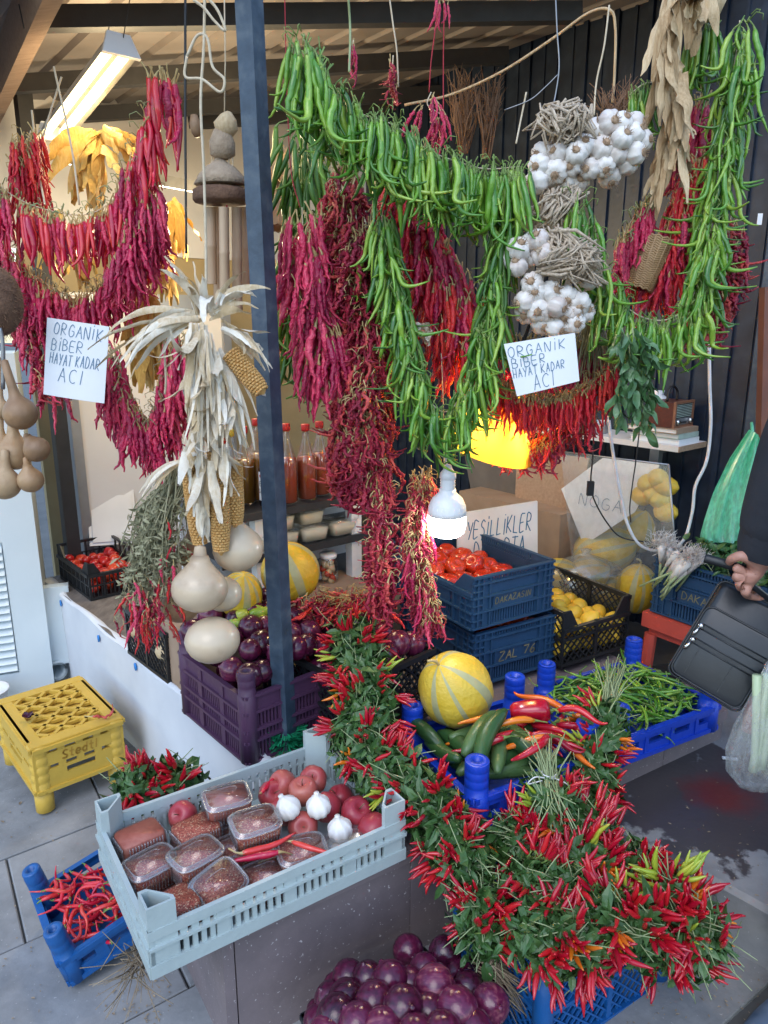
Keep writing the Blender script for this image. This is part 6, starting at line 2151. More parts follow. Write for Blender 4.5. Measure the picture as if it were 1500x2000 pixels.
BY = 1.68
wh = husks('corn_braid', 'large bleached corn husk braid with ears hanging in front of the blue post', 'corn braid', [
    (385, 622, BY, 9, (-1, -.1, .25), .14, (.13, .25), (.009, .020), .5),
    (365, 622, BY, 7, (-.9, -.1, -.05), .14, (.10, .2), (.008, .018), .5),
    (395, 615, BY, 9, (-.15, -.1, 1), .15, (.08, .15), (.008, .020), .6),
    (420, 610, BY, 10, (.6, -.1, .8), .2, (.09, .17), (.010, .026), 1.3),
    (440, 640, BY, 9, (.8, -.1, -.2), .22, (.08, .15), (.010, .028), 1.8),
    (385, 640, BY - .02, 18, (-.05, -.2, -1), .14, (.09, .18), (.010, .030), 1.2),
    (420, 690, BY - .02, 16, (.12, -.2, -1), .18, (.08, .17), (.010, .030), 1.6),
    (378, 720, BY - .02, 16, (-.08, -.2, -1), .16, (.08, .16), (.010, .030), 1.4),
    (405, 790, BY - .02, 18, (.0, -.25, -1), .2, (.08, .17), (.010, .032), 1.6),
    (440, 770, BY - .02, 12, (.3, -.2, -.9), .2, (.07, .15), (.009, .026), 1.6),
    (380, 850, BY - .02, 14, (-.12, -.2, -1), .18, (.06, .14), (.010, .028), 1.4),
    (402, 900, BY - .025, 15, (.0, -.25, -1), .15, (.08, .17), (.010, .028), 1.2),
    (430, 880, BY - .02, 10, (.2, -.2, -1), .18, (.08, .16), (.008, .022), 1.4),
    (397, 970, BY - .025, 8, (0, -.2, -1), .12, (.07, .12), (.009, .022), .9),
    (352, 905, BY, 5, (-1, -.1, -.25), .12, (.07, .13), (.007, .014), .4),
    (435, 700, BY, 8, (.35, -.2, -1), .12, (.14, .24), (.006, .012), .5),
    (400, 650, BY - .03, 12, (.0, -.2, -1), .2, (.16, .30), (.004, .009), .6),
], 'whitehusk', 91, P(400, 600, BY))


def corn_ear(t, p0, p1, r, name='corn_ear', rows=14):
    b = MB()
    p0, p1 = Vector(p0), Vector(p1)
    L = (p1 - p0).length
    T = upmat(p0, p1 - p0)
    b.lathe([(r * .5, 0), (r * .8, L * .05), (r * .88, L * .3), (r * .82, L * .7), (r * .5, L * .95), (r * .1, L)], 14, T)
    nr = int(L / .0068)
    for i in range(nr):
        z = L * (.02 + .95 * i / nr)
        q = r * (1 - .45 * max(0, (z / L - .65) / .35) ** 2)
        for k in range(rows):
            a = 2 * PI * (k + .5 * (i % 2)) / rows
            c = T @ Vector((math.cos(a) * q * .92, math.sin(a) * q * .92, z))
            n = (T.to_3x3() @ Vector((math.cos(a), math.sin(a), 0)))
            zz = (p1 - p0).normalized()
            s = n.cross(zz)
            w, h = r * .2, .0032
            tip = c + n * .0042
            b.add([c - s * w - zz * h, c + s * w - zz * h, c + s * w + zz * h, c - s * w + zz * h,
                   tip - s * w * .6 - zz * h * .6, tip + s * w * .6 - zz * h * .6, tip + s * w * .6 + zz * h * .6, tip - s * w * .6 + zz * h * .6],
                  [(4, 5, 6, 7), (0, 1, 5, 4), (1, 2, 6, 5), (2, 3, 7, 6), (3, 0, 4, 7)])
    link(name, b.mesh(name, M['kernel'], False), t)
corn_ear(wh, P(372, 900, BY), P(392, 1070, BY), .021)
corn_ear(wh, P(425, 880, BY), P(432, 1085, BY - .01), .022)
corn_ear(wh, P(455, 900, BY + .02), P(460, 1030, BY + .02), .020)
corn_ear(wh, P(450, 690, BY), P(516, 770, BY - .02), .020)

husks('husk_bunch', 'golden dry corn husk bunch hanging under the roof, left', 'corn husks', [
    (190, 265, 2.6, 10, (-.7, -.1, -.6), .25, (.16, .26), (.03, .06), .8), (200, 262, 2.6, 8, (.8, -.1, -.1), .2, (.10, .18), (.03, .05), .7), (190, 280, 2.6, 16, (0, -.2, -1), .25, (.14, .26), (.03, .055), .6)], 'yellowhusk', 92, P(190, 260, 2.6))
husks('husk_bunch', 'golden corn husk bundle hanging between the red loop and the white braid', 'corn husks', [
    (285, 570, 2.4, 16, (-.2, -.2, -1), .2, (.16, .28), (.03, .05), .5), (290, 575, 2.4, 14, (.25, -.2, -1), .2, (.16, .28), (.03, .05), .5), (280, 660, 2.38, 14, (.1, -.3, -1), .2, (.1, .17), (.025, .045), .5), (285, 560, 2.4, 8, (0, -.2, 1), .4, (.05, .1), (.02, .03), .6)], 'yellowhusk', 93, P(285, 560, 2.4))
husks('husk_bunch', 'small golden husk tuft beside the orange gourd in the back', 'corn husks', [
    (325, 505, 2.9, 16, (0, -.2, -1), .4, (.10, .18), (.02, .035), .6)], 'yellowhusk', 94, P(325, 505, 2.9))
husks('husk_bunch', 'golden husk shreds showing inside the left red swags', 'corn husks', [
    (160, 450, 2.7, 14, (0, -.2, -1), .25, (.12, .22), (.03, .05), .5)], 'yellowhusk', 95, P(160, 450, 2.7))
husks('husk_bunch', 'golden husk bunch hanging in the lit back right of the red cluster', 'corn husks', [(335, 400, 3.0, 14, (0, -.2, -1), .3, (.14, .24), (.02, .045), .7)], 'yellowhusk', 98, P(335, 400, 3.0))
husks('husk_bunch', 'tan husk bunch hanging in the back just right of the blue post', 'corn husks', [(545, 300, 2.9, 14, (0, -.2, -1), .25, (.12, .22), (.02, .04), .7)], 'husk', 99, P(545, 300, 2.9))
husks('husk_bunch', 'golden husk shreds high in the back behind the left swags', 'corn husks', [(110, 420, 2.95, 16, (.1, -.2, -1), .3, (.14, .24), (.02, .045), .7)], 'yellowhusk', 100, P(110, 420, 2.95))
garland('pepper_string', 'dim dried pepper string hanging on the back wall right of the wind chime', [(545, 500, 2.7), (548, 580, 2.7), (545, 660, 2.7)], 60, 'dried', rad=.03, tilt=.5, seed=50)
husks('husk_column', 'long tan corn husk column hanging at the upper right', 'corn husks', [
    (1315, -20, 2.02, 14, (-.25, -.2, -1), .2, (.16, .24), (.025, .045), .5), (1310, 60, 2.02, 12, (-.1, -.2, -1), .15, (.16, .26), (.022, .045), .4), (1325, 140, 2.02, 12, (0, -.2, -1), .15, (.14, .22), (.02, .04), .4),
    (1320, 215, 2.03, 10, (-.15, -.2, -1), .18, (.14, .24), (.02, .036), .4), (1300, 290, 2.04, 9, (-.1, -.2, -1), .15, (.10, .18), (.018, .03), .4), (1290, 330, 2.04, 4, (-.6, -.2, -.8), .15, (.06, .12), (.014, .022), .3),
    (1345, -30, 2.02, 10, (.1, -.2, -1), .25, (.1, .16), (.03, .05), .8)], 'husk', 96, P(1315, 0, 2.02))
b = MB()
b.lathe([(.002, -.07), (.03, -.06), (.042, -.02), (.036, .03), (.02, .06), (.01, .09)], 14, Matrix.Translation(P(1365, -12, 2.05)) @ Matrix.Rotation(-.9, 4, 'Y'))
thing('dry_gourd', 'tan dry gourd end at the top of the husk column', 'gourd', me=b.mesh('dry_gourd', M['husk']), mw=Matrix.Identity(4))
husks('husk_bunch', 'scrap of white corn husk inside the green loop above the lamp', 'corn husks', [(825, 640, 1.99, 8, (.3, -.4, .1), .4, (.03, .055), (.02, .035), .8)], 'whitehusk', 97, P(830, 645, 1.99))


def gourd(label, c, r, neck=None, m='gourd', flat=.8, seed=0, group=None, nr=.25, axis=None, name='gourd'):
    """round gourd with a swan neck rising to the point 'neck'"""
    c = Vector(c)
    b = MB()
    ax = Vector(axis) if axis else ((Vector(neck) - c) if neck else Z1)
    T = upmat(c, ax)
    pr = []
    for i in range(13):
        a = -PI / 2 + PI * i / 12
        pr.append((max(.003, r * math.cos(a)), r * flat * math.sin(a)))
    if neck:
        L = (Vector(neck) - c).length
        pr = pr[:10]
        zs = pr[-1][1]
        pr += [(r * .55, zs + r * .16), (r * .38, zs + r * .36), (r * (nr + .04), zs + r * .6), (r * nr, min(L * .7, zs + r * .9)), (r * nr * .8, L), (.003, L + .004)]
    b.lathe(pr, 26, T, jit=.008, rnd=random.Random(seed))
    t = thing(name, label, 'gourd', group=group, me=b.mesh(name, M[m]), mw=Matrix.Identity(4))
    return t
gg = 'pale gourds hanging under the corn braid'
gourd('pale round gourd with long neck under the corn ears', P(390, 1150, 1.64), .066, P(391, 1068, 1.66), 'gourd', .84, 1, gg)
gourd('lowest pale gourd, wide and flat with speckled top', P(415, 1250, 1.63), .065, None, 'gourd', .82, 2, gg)
gourd('pale gourd hanging behind to the right, partly hidden by husk', P(465, 1072, 1.74), .062, P(455, 1010, 1.74), 'gourd', .9, 3, gg)
gourd('brownish gourd behind the round necked gourd', P(435, 1160, 1.74), .048, None, 'gourd', .9, 4, gg)
gourd('terracotta coloured gourd behind the dried herb bunch', P(352, 1180, 1.78), .052, None, 'browngourd', .9, 5, gg)
gourd('small brown gourd behind the neck of the round gourd', P(372, 1080, 1.80), .036, P(372, 1035, 1.8), 'browngourd', 1.1, 6, gg)
gl = 'dry brown gourds hanging at the left edge'
for i, (px, py, r, nk, lab) in enumerate([
        (40, 808, 32, (8, 705), 'brown swan-neck gourd, highest of the left cluster'), (28, 885, 34, (22, 790), 'yellowish gourd in the middle of the left cluster'), (72, 878, 25, (50, 850), 'smooth brown gourd sticking out right of the left cluster'),
        (60, 938, 25, (50, 895), 'grey brown gourd hanging lowest right in the left cluster'), (8, 945, 32, (10, 880), 'grey gourd at the bottom of the left cluster'), (2, 870, 22, (0, 780), 'grey gourd cut by the left frame edge'), (2, 800, 18, (-2, 700), 'dark brown gourd at the edge behind the swan neck')]):
    Y = 1.86 + (.05 if i in (1, 5, 6) else 0)
    d_ = .968 * Y + .1
    gourd(lab, P(px, py, Y), r * d_ / FP, P(nk[0], nk[1], Y), 'browngourd', .95, 20 + i, gl, .27)
cord('twine', 'grey twine holding the brown gourd cluster', [(0, 640, 1.86), (6, 680, 1.86), (6, 760, 1.86)], .005, 'wire', 'twine')
# hairy dark ball at the left edge
c = P(-8, 588, 1.9)
t = thing('fibre_ball', 'dark bristly fibre ball at the left frame edge', 'fibre ball', c)
b = MB()
b.lathe([(max(.003, .062 * math.cos(-PI / 2 + PI * i / 12)), .085 * math.sin(-PI / 2 + PI * i / 12)) for i in range(13)], 22, Matrix.Translation(c), jit=.03)
link('core', b.mesh('core', M['coco']), t)
b = MB()
for i in range(500):
    v = Vector((R.gauss(0, 1), R.gauss(0, 1), R.gauss(0, 1))).normalized()
    p = c + Vector((v.x * .06, v.y * .06, v.z * .083))
    b.tube([p, p + v * R.uniform(.006, .014) + Vector((R.gauss(0, .004), 0, -.003))], [.0009, .0004], 3)
link('bristles', b.mesh('bristles', M['twig']), t, kind='stuff')
gourd('round tan gourd hanging in the back behind the crimson swag', P(215, 470, 2.9), .05, P(215, 400, 2.9), 'browngourd', .95, 41)
gourd('round orange red gourd hanging in the lit back of the stall', P(292, 508, 2.8), .058, None, 'pumpkin', .95, 31)

# dried herb and pepper bunch left of the braid
t = thing('herb_bunch', 'grey green dried herb bunch with small red peppers hanging left of the gourds', 'herb bunch', P(330, 900, 1.72))
b = MB()
b2 = MB()
rd = random.Random(8)
for i in range(150):
    x1 = rd.gauss(300, 30)
    y1 = rd.uniform(1000, 1200)
    p = P(345 + rd.gauss(0, 12), 915 + rd.uniform(-10, 40), 1.73 + rd.gauss(0, .015))
    q = P(x1 - (y1 - 1000) * .05, y1, 1.72 + rd.gauss(0, .035))
    m_ = p.lerp(q, .5) + Vector((rd.gauss(-.012, .012), rd.gauss(0, .012), 0))
    b.tube([p, m_, q], [.0018, .0014, .0009], 4)
    for k in range(16):
        s = m_.lerp(q, rd.random() * 1.1)
        leaf_quad(b2, s, Vector((rd.gauss(0, 1), rd.gauss(0, 1), rd.gauss(-.4, .8))), Vector((rd.gauss(0, 1), -1, rd.gauss(0, 1))), rd.uniform(.012, .028), rd.uniform(.004, .009), .3)
link('stalks', b.mesh('stalks', M['leafdry']), t, kind='stuff')
link('dry_leaves', b2.mesh('dry_leaves', M['leafdry'], False), t, kind='stuff')
for i in range(75):
    py = rd.choice([rd.uniform(1120, 1210), rd.uniform(1000, 1200), rd.uniform(1150, 1215)])
    px = rd.gauss(300 - (py - 1000) * .06 + (30 if py < 1120 else 0), 24)
    p = P(px, py, 1.68 + rd.gauss(0, .02))
    link('dried_pepper', rd.choice(K[rd.choice(['scarlet', 'crimson', 'dried'])]), t, dirmat(p, (rd.gauss(0, .35), rd.gauss(-.1, .3), -1), rd.uniform(0, 6), rd.uniform(.35, .6)))
for i in range(14):
    p = P(282 + rd.gauss(0, 5), 1205 + rd.uniform(0, 30), 1.68)
    link('dried_pepper', rd.choice(K['scarlet']), t, dirmat(p, (rd.gauss(0, .15), rd.gauss(0, .15), -1), rd.uniform(0, 6), rd.uniform(.35, .5)))
cord('twine', 'white twine with a knot between the husk bundle and the braid', [(318, 622, 1.7), (322, 700, 1.7), (324, 745, 1.7), (322, 770, 1.7)], .0028, 'string', 'twine')

# dry herb tuft under the garlic
bt = thing('herb_bunch', 'dry stalk bunch hanging between the right paper sign and the bay leaves', 'herb bunch', P(1160, 640, 2.03))
link('stalks', stalk_fan('stalks', '', P(1160, 560, 2.03), P(1150, 730, 2.0), 70, 21, .035, 'leafdry', r=.0016), bt, kind='stuff')
# bay leaf branch
bl = thing('bay_branch', 'hanging branch of glossy bay leaves left of the radio', 'leaf bunch', P(1235, 640, 2.0))
rd = random.Random(31)
bm = []
for k in range(4):
    b = MB()
    L, w = .058 * rd.uniform(.85, 1.15), .021
    vs, fs = [], []
    n = 6
    for i in range(n + 1):
        s = i / n
        ww = w * math.sin(PI * min(1, s * .94 + .03)) ** .75 * .5
        z = -L * s
        y = -.012 * s * s + .004 * math.sin(s * 8 + k)
        vs += [(-ww, y + ww * .35, z), (0, y, z), (ww, y + ww * .35, z)]
    for i in range(n):
        o = i * 3
        fs += [(o, o + 1, o + 4, o + 3), (o + 1, o + 2, o + 5, o + 4)]
    b.add(vs, fs)
    bm.append(b.mesh('leaf', M['bay']))
br = [[(1215, 640), (1215, 710), (1208, 780), (1212, 815)], [(1235, 640), (1245, 720), (1255, 790), (1265, 840)], [(1225, 650), (1235, 730), (1245, 800)], [(1250, 650), (1262, 720), (1270, 780)]]
b = MB()
for path in br:
    pts = [P(x, y, 1.84 + rd.uniform(-.02, .02)) for x, y in path]
    b.tube(smooth_pts(pts, 4), .0022, 5)
    at = polyline(smooth_pts(pts, 4))
    for i in range(30):
        p, tan = at((i + rd.random()) / 30)
        d = tan * .8 + Vector((rd.gauss(0, .5), rd.gauss(-.25, .4), rd.gauss(-.1, .3)))
        link('leaf', rd.choice(bm), bl, dirmat(p, d, rd.gauss(0, .8), rd.uniform(.75, 1.15)))
link('twig', b.mesh('twig', M['stemgreen']), bl)

# wicker basket scraps
def basket(label, c, w, h, ax, seed):
    b = MB()
    T = upmat(c, ax)
    n = 24
    for i in range(n):
        z = h * (i / (n - 1) - .5)
        r_ = w * (.8 + .2 * i / n)
        b.tube([T @ Vector((math.cos(a) * r_, math.sin(a) * r_, z + .0025 * (1 if j % 2 else -1))) for j, a in enumerate([k * PI / 12 for k in range(25)])], .0032, 5)
    for k in range(16):
        a = k * PI / 8
        b.tube([T @ Vector((math.cos(a) * w * .8, math.sin(a) * w * .8, -h / 2)), T @ Vector((math.cos(a) * w * 1.0, math.sin(a) * w * 1.0, h / 2))], .003, 4)
    return thing('wicker_basket', label, 'basket', me=b.mesh('wicker_basket', M['wicker']), mw=Matrix.Identity(4))
basket('small wicker basket hanging among the red peppers at the right', P(1265, 515, 2.07), .045, .13, (.3, 0, 1), 1)
basket('small wicker basket hanging behind the blue post', P(540, 420, 2.6), .05, .08, (0, .2, 1), 2)

# bamboo wind chime with a fibre roof
wc = thing('wind_chime', 'bamboo wind chime with a woven fibre roof and doll shaped top', 'wind chime', P(435, 380, 2.0))
def part_lathe(name, pr, c, m, ax=Z1, n=18, jit=.0):
    b = MB()
    b.lathe(pr, n, upmat(c, ax), jit=jit)
    link(name, b.mesh(name, M[m]), wc)
part_lathe('roof_band', [(.066, -.022), (.072, -.016), (.070, .006), (.060, .012), (.02, .014)], P(432, 378, 2.0), 'coco', n=24, jit=.02)
part_lathe('roof_cloth', [(.066, 0), (.058, .02), (.036, .042), (.016, .055), (.012, .062)], P(432, 362, 2.0), 'sack', n=24, jit=.05)
part_lathe('doll_body', [(.012, -.02), (.03, -.01), (.032, .02), (.02, .045), (.012, .055)], P(435, 295, 2.0), 'sack', jit=.04)
part_lathe('doll_hat', [(.006, -.01), (.02, 0), (.03, .018), (.02, .04), (.006, .052)], P(438, 262, 2.0), 'husk', (.3, 0, 1), jit=.05)
part_lathe('doll_arm', [(.006, 0), (.012, .01), (.014, .03), (.008, .05)], P(385, 268, 2.0), 'browngourd', (-.1, 0, 1))
for i, (x, l, dy) in enumerate([(412, 150, 0), (437, 175, -.04), (462, 200, 0), (478, 160, .04), (425, 190, .05)]):
    b = MB()
    p, q = P(x, 405, 2.0 + dy), P(x + 2, 405 + l, 2.0 + dy)
    m_ = p.lerp(q, .5)
    b.tube([p, p.lerp(q, .04), m_ - (q - p) * .02, m_, m_ + (q - p) * .02, q], [.013, .0125, .0125, .0138, .0125, .013], 12, cap=False)
    b.tube([q, p], .0105, 12, cap=False)
    link('bamboo_tube', b.mesh('bamboo_tube', M['bamboo']), wc)
b = MB()
for x in (415, 432, 448, 455):
    b.tube([P(x, 300, 2.0), P(x - 3, 360, 1.98)], .0015, 4)
b.tube([P(438, -10, 2.0), P(440, 120, 2.0), P(438, 240, 2.0)], .0018, 4)
link('string', b.mesh('string', M['string']), wc)
b = MB()
b.tube([P(443, 400, 1.96), P(443, 520, 1.96)], .0022, 4)
link('red_ribbon', b.mesh('red_ribbon', M['redstring']), wc)


# ------------------------------------------------------------------ signs
def sign(label, tl, tr, br_, bl_, m, lines, inkm, h, w, gap, lw, x0s, ys, bend=.01, name='paper_sign', thick=.0012, seed=3, tape=None):
    rd = random.Random(seed)
    a, b2, c, d = [P(*q) for q in (tl, tr, br_, bl_)]
    t = thing(name, label, 'sign', (a + b2 + c + d) / 4)
    fx = (b2 - a)
    fy = (a - d)
    nn = fx.cross(fy).normalized()
    if nn.y > 0:
        nn = -nn
    b = MB()
    def sf(u_, v_, off=0.0):
        p = a.lerp(b2, u_).lerp(d.lerp(c, u_), v_)
        return p + nn * (bend * math.sin(PI * u_) * (.4 + .6 * v_) - bend * .8 * v_ * (u_ - .5) ** 2 + off)
    b.grid(lambda u_, v_: sf(u_, v_, 0), 12, 12)
    b.grid(lambda u_, v_: sf(u_, v_, -thick), 12, 12)
    if thick > .004:
        for k in range(12):
            for (u0, v0, u1, v1) in ((k / 12, 0, (k + 1) / 12, 0), (k / 12, 1, (k + 1) / 12, 1), (0, k / 12, 0, (k + 1) / 12), (1, k / 12, 1, (k + 1) / 12)):
                b.add([sf(u0, v0), sf(u1, v1), sf(u1, v1, -thick), sf(u0, v0, -thick)], [(0, 1, 2, 3)])
    link('sheet', b.mesh('sheet', M[m], thick < .004), t)
    for i, txt in enumerate(lines):
        g = MB()
        ink(g, txt, Matrix.Identity(4), h[i], w[i], gap[i], lw, .10, .05, rd)
        lx, ly = fx.length, fy.length
        g.v = [tuple(sf(x0s[i] + v[0] / lx, ys[i] - v[1] / ly, .0012)) for v in g.v]
        link('handwriting', g.mesh('handwriting', M[inkm], False), t)
    return t


sign('white paper sign reading ORGANİK BİBER HAYAT KADAR ACI, left', (92, 620, 2.0), (213, 638, 2.0), (203, 788, 1.97), (84, 770, 1.98), 'paper',
     ['ORGANİK', 'BİBER', 'HAYAT KADAR', 'ACI'], 'inkdark', [.030, .028, .028, .036], [.014, .014, .0085, .018], [.006, .005, .0042, .010], .0019, [.12, .10, .08, .25], [.20, .40, .58, .80], .010, seed=5)
sign('white paper sign reading ORGANİK BİBER HAYAT KADAR ACI, right', (984, 672, 1.80), (1123, 650, 1.80), (1132, 744, 1.79), (1010, 774, 1.79), 'paper',
     ['ORGANİK', 'BİBER', 'HAYAT KADAR', 'ACI'], 'inkdark', [.024, .022, .020, .034], [.015, .014, .0085, .016], [.007, .005, .0042, .008], .0018, [.02, .04, .02, .28], [.27, .48, .66, .94], .006, seed=6)
sign('dirty white foam board reading YEŞİLLİKLER DOLAPTA behind the tomatoes', (893, 1004, 2.72), (1050, 979, 2.74), (1050, 1112, 2.70), (893, 1130, 2.70), 'foam',
     ['YEŞİLLİKLER', 'DOLAPTA'], 'inkblue', [.062, .066], [.0185, .021], [.0065, .008], .0040, [.12, .20], [.40, .74], .0, name='foam_sign', thick=.018, seed=7)

# ------------------------------------------------------------------ lamps
def tube_lamp(label, a, b_, w, m, tubes=2, cap=True, seed=0):
    a, b_ = Vector(a), Vector(b_)
    t = thing('tube_lamp', label, 'tube lamp', (a + b_) / 2)
    ax = (b_ - a).normalized()
    s = ax.cross(Z1).normalized()
    n = s.cross(ax).normalized()
    g = MB()
    vs = []
    pf = [(-w * .9, -.012), (-w * .45, .035), (w * .45, .035), (w * .9, -.012), (w * .42, .028), (-w * .42, .028)]
    for q in (a - ax * .02, b_ + ax * .02):
        vs += [q + s * x + n * z for x, z in pf]
    k = len(pf)
    g.add(vs, [(i, (i + 1) % k, k + (i + 1) % k, k + i) for i in range(k)] + [tuple(range(k - 1, -1, -1)), tuple(range(k, 2 * k))])
    link('reflector', g.mesh('reflector', M['steelpaint'], False), t)
    for i in range(tubes):
        x = (i - (tubes - 1) / 2) * w * .9
        g = MB()
        g.tube([a + s * x, b_ + s * x], .013, 12)
        link('lit_tube', g.mesh('lit_tube', M[m]), t)
    if cap:
        for q, sg in ((a, -1), (b_, 1)):
            g = MB()
            e = q + ax * sg * .021
            vs = [e + s * x + n * z for x, z in ((-w, -.02), (w, -.02), (w * .6, .04), (-w * .6, .04))]
            vs += [v + ax * sg * .012 for v in vs]
            g.add(vs, [(0, 1, 2, 3), (7, 6, 5, 4), (0, 4, 5, 1), (1, 5, 6, 2), (2, 6, 7, 3), (3, 7, 4, 0)])
            link('end_cap', g.mesh('end_cap', M['whiteplastic'], False), t)
    return t
def lamp_light(t, p, w, col, r_):
    ld_ = bpy.data.lights.new('lamp_light', 'POINT')
    ld_.energy = w
    ld_.color = col
    ld_.shadow_soft_size = r_
    lo_ = bpy.data.objects.new('lamp_light', ld_)
    COL.objects.link(lo_)
    lo_.parent = t
    lo_.matrix_parent_inverse = PINV[t.name]
    lo_.location = p


tl_ = tube_lamp('lit twin tube lamp hanging from the roof at the upper left', P(228, 104, 2.35), P(108, 258, 2.75), .055, 'tube', 2)
lamp_light(tl_, P(235, 215, 2.62), 8, (1.0, .76, .42), .12)
tl_ = tube_lamp('lit tube lamp deep in the stall between the swags and the wind chime', P(282, 352, 3.6), P(470, 386, 3.43), .05, 'tubewhite', 2, False)
lamp_light(tl_, P(450, 450, 3.1), 15, (1.0, .80, .48), .12)
tube_lamp('small lit tube end glimpsed left of the golden husks', P(118, 312, 3.4), P(160, 320, 3.4), .02, 'tubewhite', 1, False)
cord('wire', 'thin wire holding the tube lamp, right', [(255, -10, 2.33), (238, 90, 2.34)], .0014, 'blackcord', 'wire')
cord('wire', 'thin wire holding the tube lamp, left', [(215, 40, 2.33), (205, 105, 2.36)], .0014, 'blackcord', 'wire')

c = P(873, 1010, 1.9)
t = thing('light_bulb', 'big lit white LED bulb hanging above the tomatoes', 'light bulb', c)
g = MB()
g.lathe([(.010, -.052), (.034, -.050), (.046, -.040), (.050, -.022), (.050, .006)], 28, Matrix.Translation(c))
link('lit_dome', g.mesh('lit_dome', M['bulbglow']), t)
g = MB()
g.lathe([(.0505, .006), (.0505, .018), (.048, .034), (.040, .052), (.029, .062), (.023, .068), (.022, .076)], 28, Matrix.Translation(c))
for k in range(20):
    a = 2 * PI * k / 20
    q = c + Vector((math.cos(a) * .0495, math.sin(a) * .0495, 0))
    g.tube([q + Vector((0, 0, .010)), q + Vector((-math.cos(a) * .002, -math.sin(a) * .002, .032))], .0018, 4)
link('bulb_body', g.mesh('bulb_body', M['whiteplastic']), t)
g = MB()
pr = [(.019, .0762)]
for k in range(4):
    pr += [(.0205, .079 + k * .007), (.0185, .0825 + k * .007)]
pr += [(.022, .106), (.021, .118), (.012, .130), (.009, .140), (.003, .143)]
g.lathe(pr, 20, Matrix.Translation(c))
link('socket', g.mesh('socket', M['whiteplastic']), t)
g = MB()
g.tube(smooth_pts([c + Vector((0, 0, .14)), P(871, 900, 1.9), P(868, 860, 1.9), P(866, 820, 1.93)], 5), .0022, 6)
link('flex', g.mesh('flex', M['whitecord']), t)

# yellow shaded lamp behind the scarlet swag: an open cone with a lit bulb inside
c = P(970, 818, 2.05)
t = thing('shaded_lamp', 'lit lamp in a translucent yellow shade behind the scarlet peppers', 'lamp', c)
g = MB()
Tl = upmat(c, (.28, -.15, 1))
n = 32
r0, r1, hh = .135, .055, .15
vs = []
for (r_, z) in ((r0, -.09), (r0 * .8, -.04), (r1, .07)):
    vs += [Tl @ Vector((r_ * math.cos(2 * PI * k / n), r_ * math.sin(2 * PI * k / n), z)) for k in range(n)]
g.add(vs, [(i * n + k, i * n + (k + 1) % n, (i + 1) * n + (k + 1) % n, (i + 1) * n + k) for i in range(2) for k in range(n)])
link('lamp_shade', g.mesh('lamp_shade', M['shade']), t)
g = MB()
g.lathe([(.003, -.035), (.02, -.03), (.028, -.01), (.024, .012), (.013, .03), (.012, .05)], 16, Tl)
link('lit_bulb', g.mesh('lit_bulb', M['lampcore']), t)
g = MB()
g.tube([Tl @ Vector((0, 0, .05)), Tl @ Vector((0, 0, .09)), Tl @ Vector((0, 0, .5))], [.012, .006, .003], 8)
link('flex', g.mesh('flex', M['blackcord']), t)

# ------------------------------------------------------------------ shelf unit with bottles, cheese tubs and jars
so = P(503, 1010, 2.40)
so.z = 0
hu, hv = uv(38)
su = thing('shelf_unit', 'dark three-tier shelf unit behind the blue post', 'shelf', (so.x, so.y, .42))
Ts = frame(Vector((so.x, so.y, 0)), hu, hv, Z1)
for z, nm in ((.975, 1), (.825, 2), (.645, 3)):
    g = MB()
    g.box(-.14, .62, 0, .32, z - .018, z, Ts)
    link('shelf_board', g.mesh('shelf_board', M['shelfdark'], False), su)
    g = MB()
    g.box(-.14, .62, -.006, -.0005, z - .022, z + .004, Ts)
    link('shelf_edge', g.mesh('shelf_edge', M['beam'], False), su)
for x in (-.0, .40):
    g = MB()
    g.box(x, x + .045, .02, .06, .42, .956, Ts)
    link('shelf_upright', g.mesh('shelf_upright', M['whiteplastic'], False), su)
g = MB()
g.box(-.14, .62, .325, .335, .42, 1.02, Ts)
link('back_panel', g.mesh('back_panel', M['palepanel'], False), su)


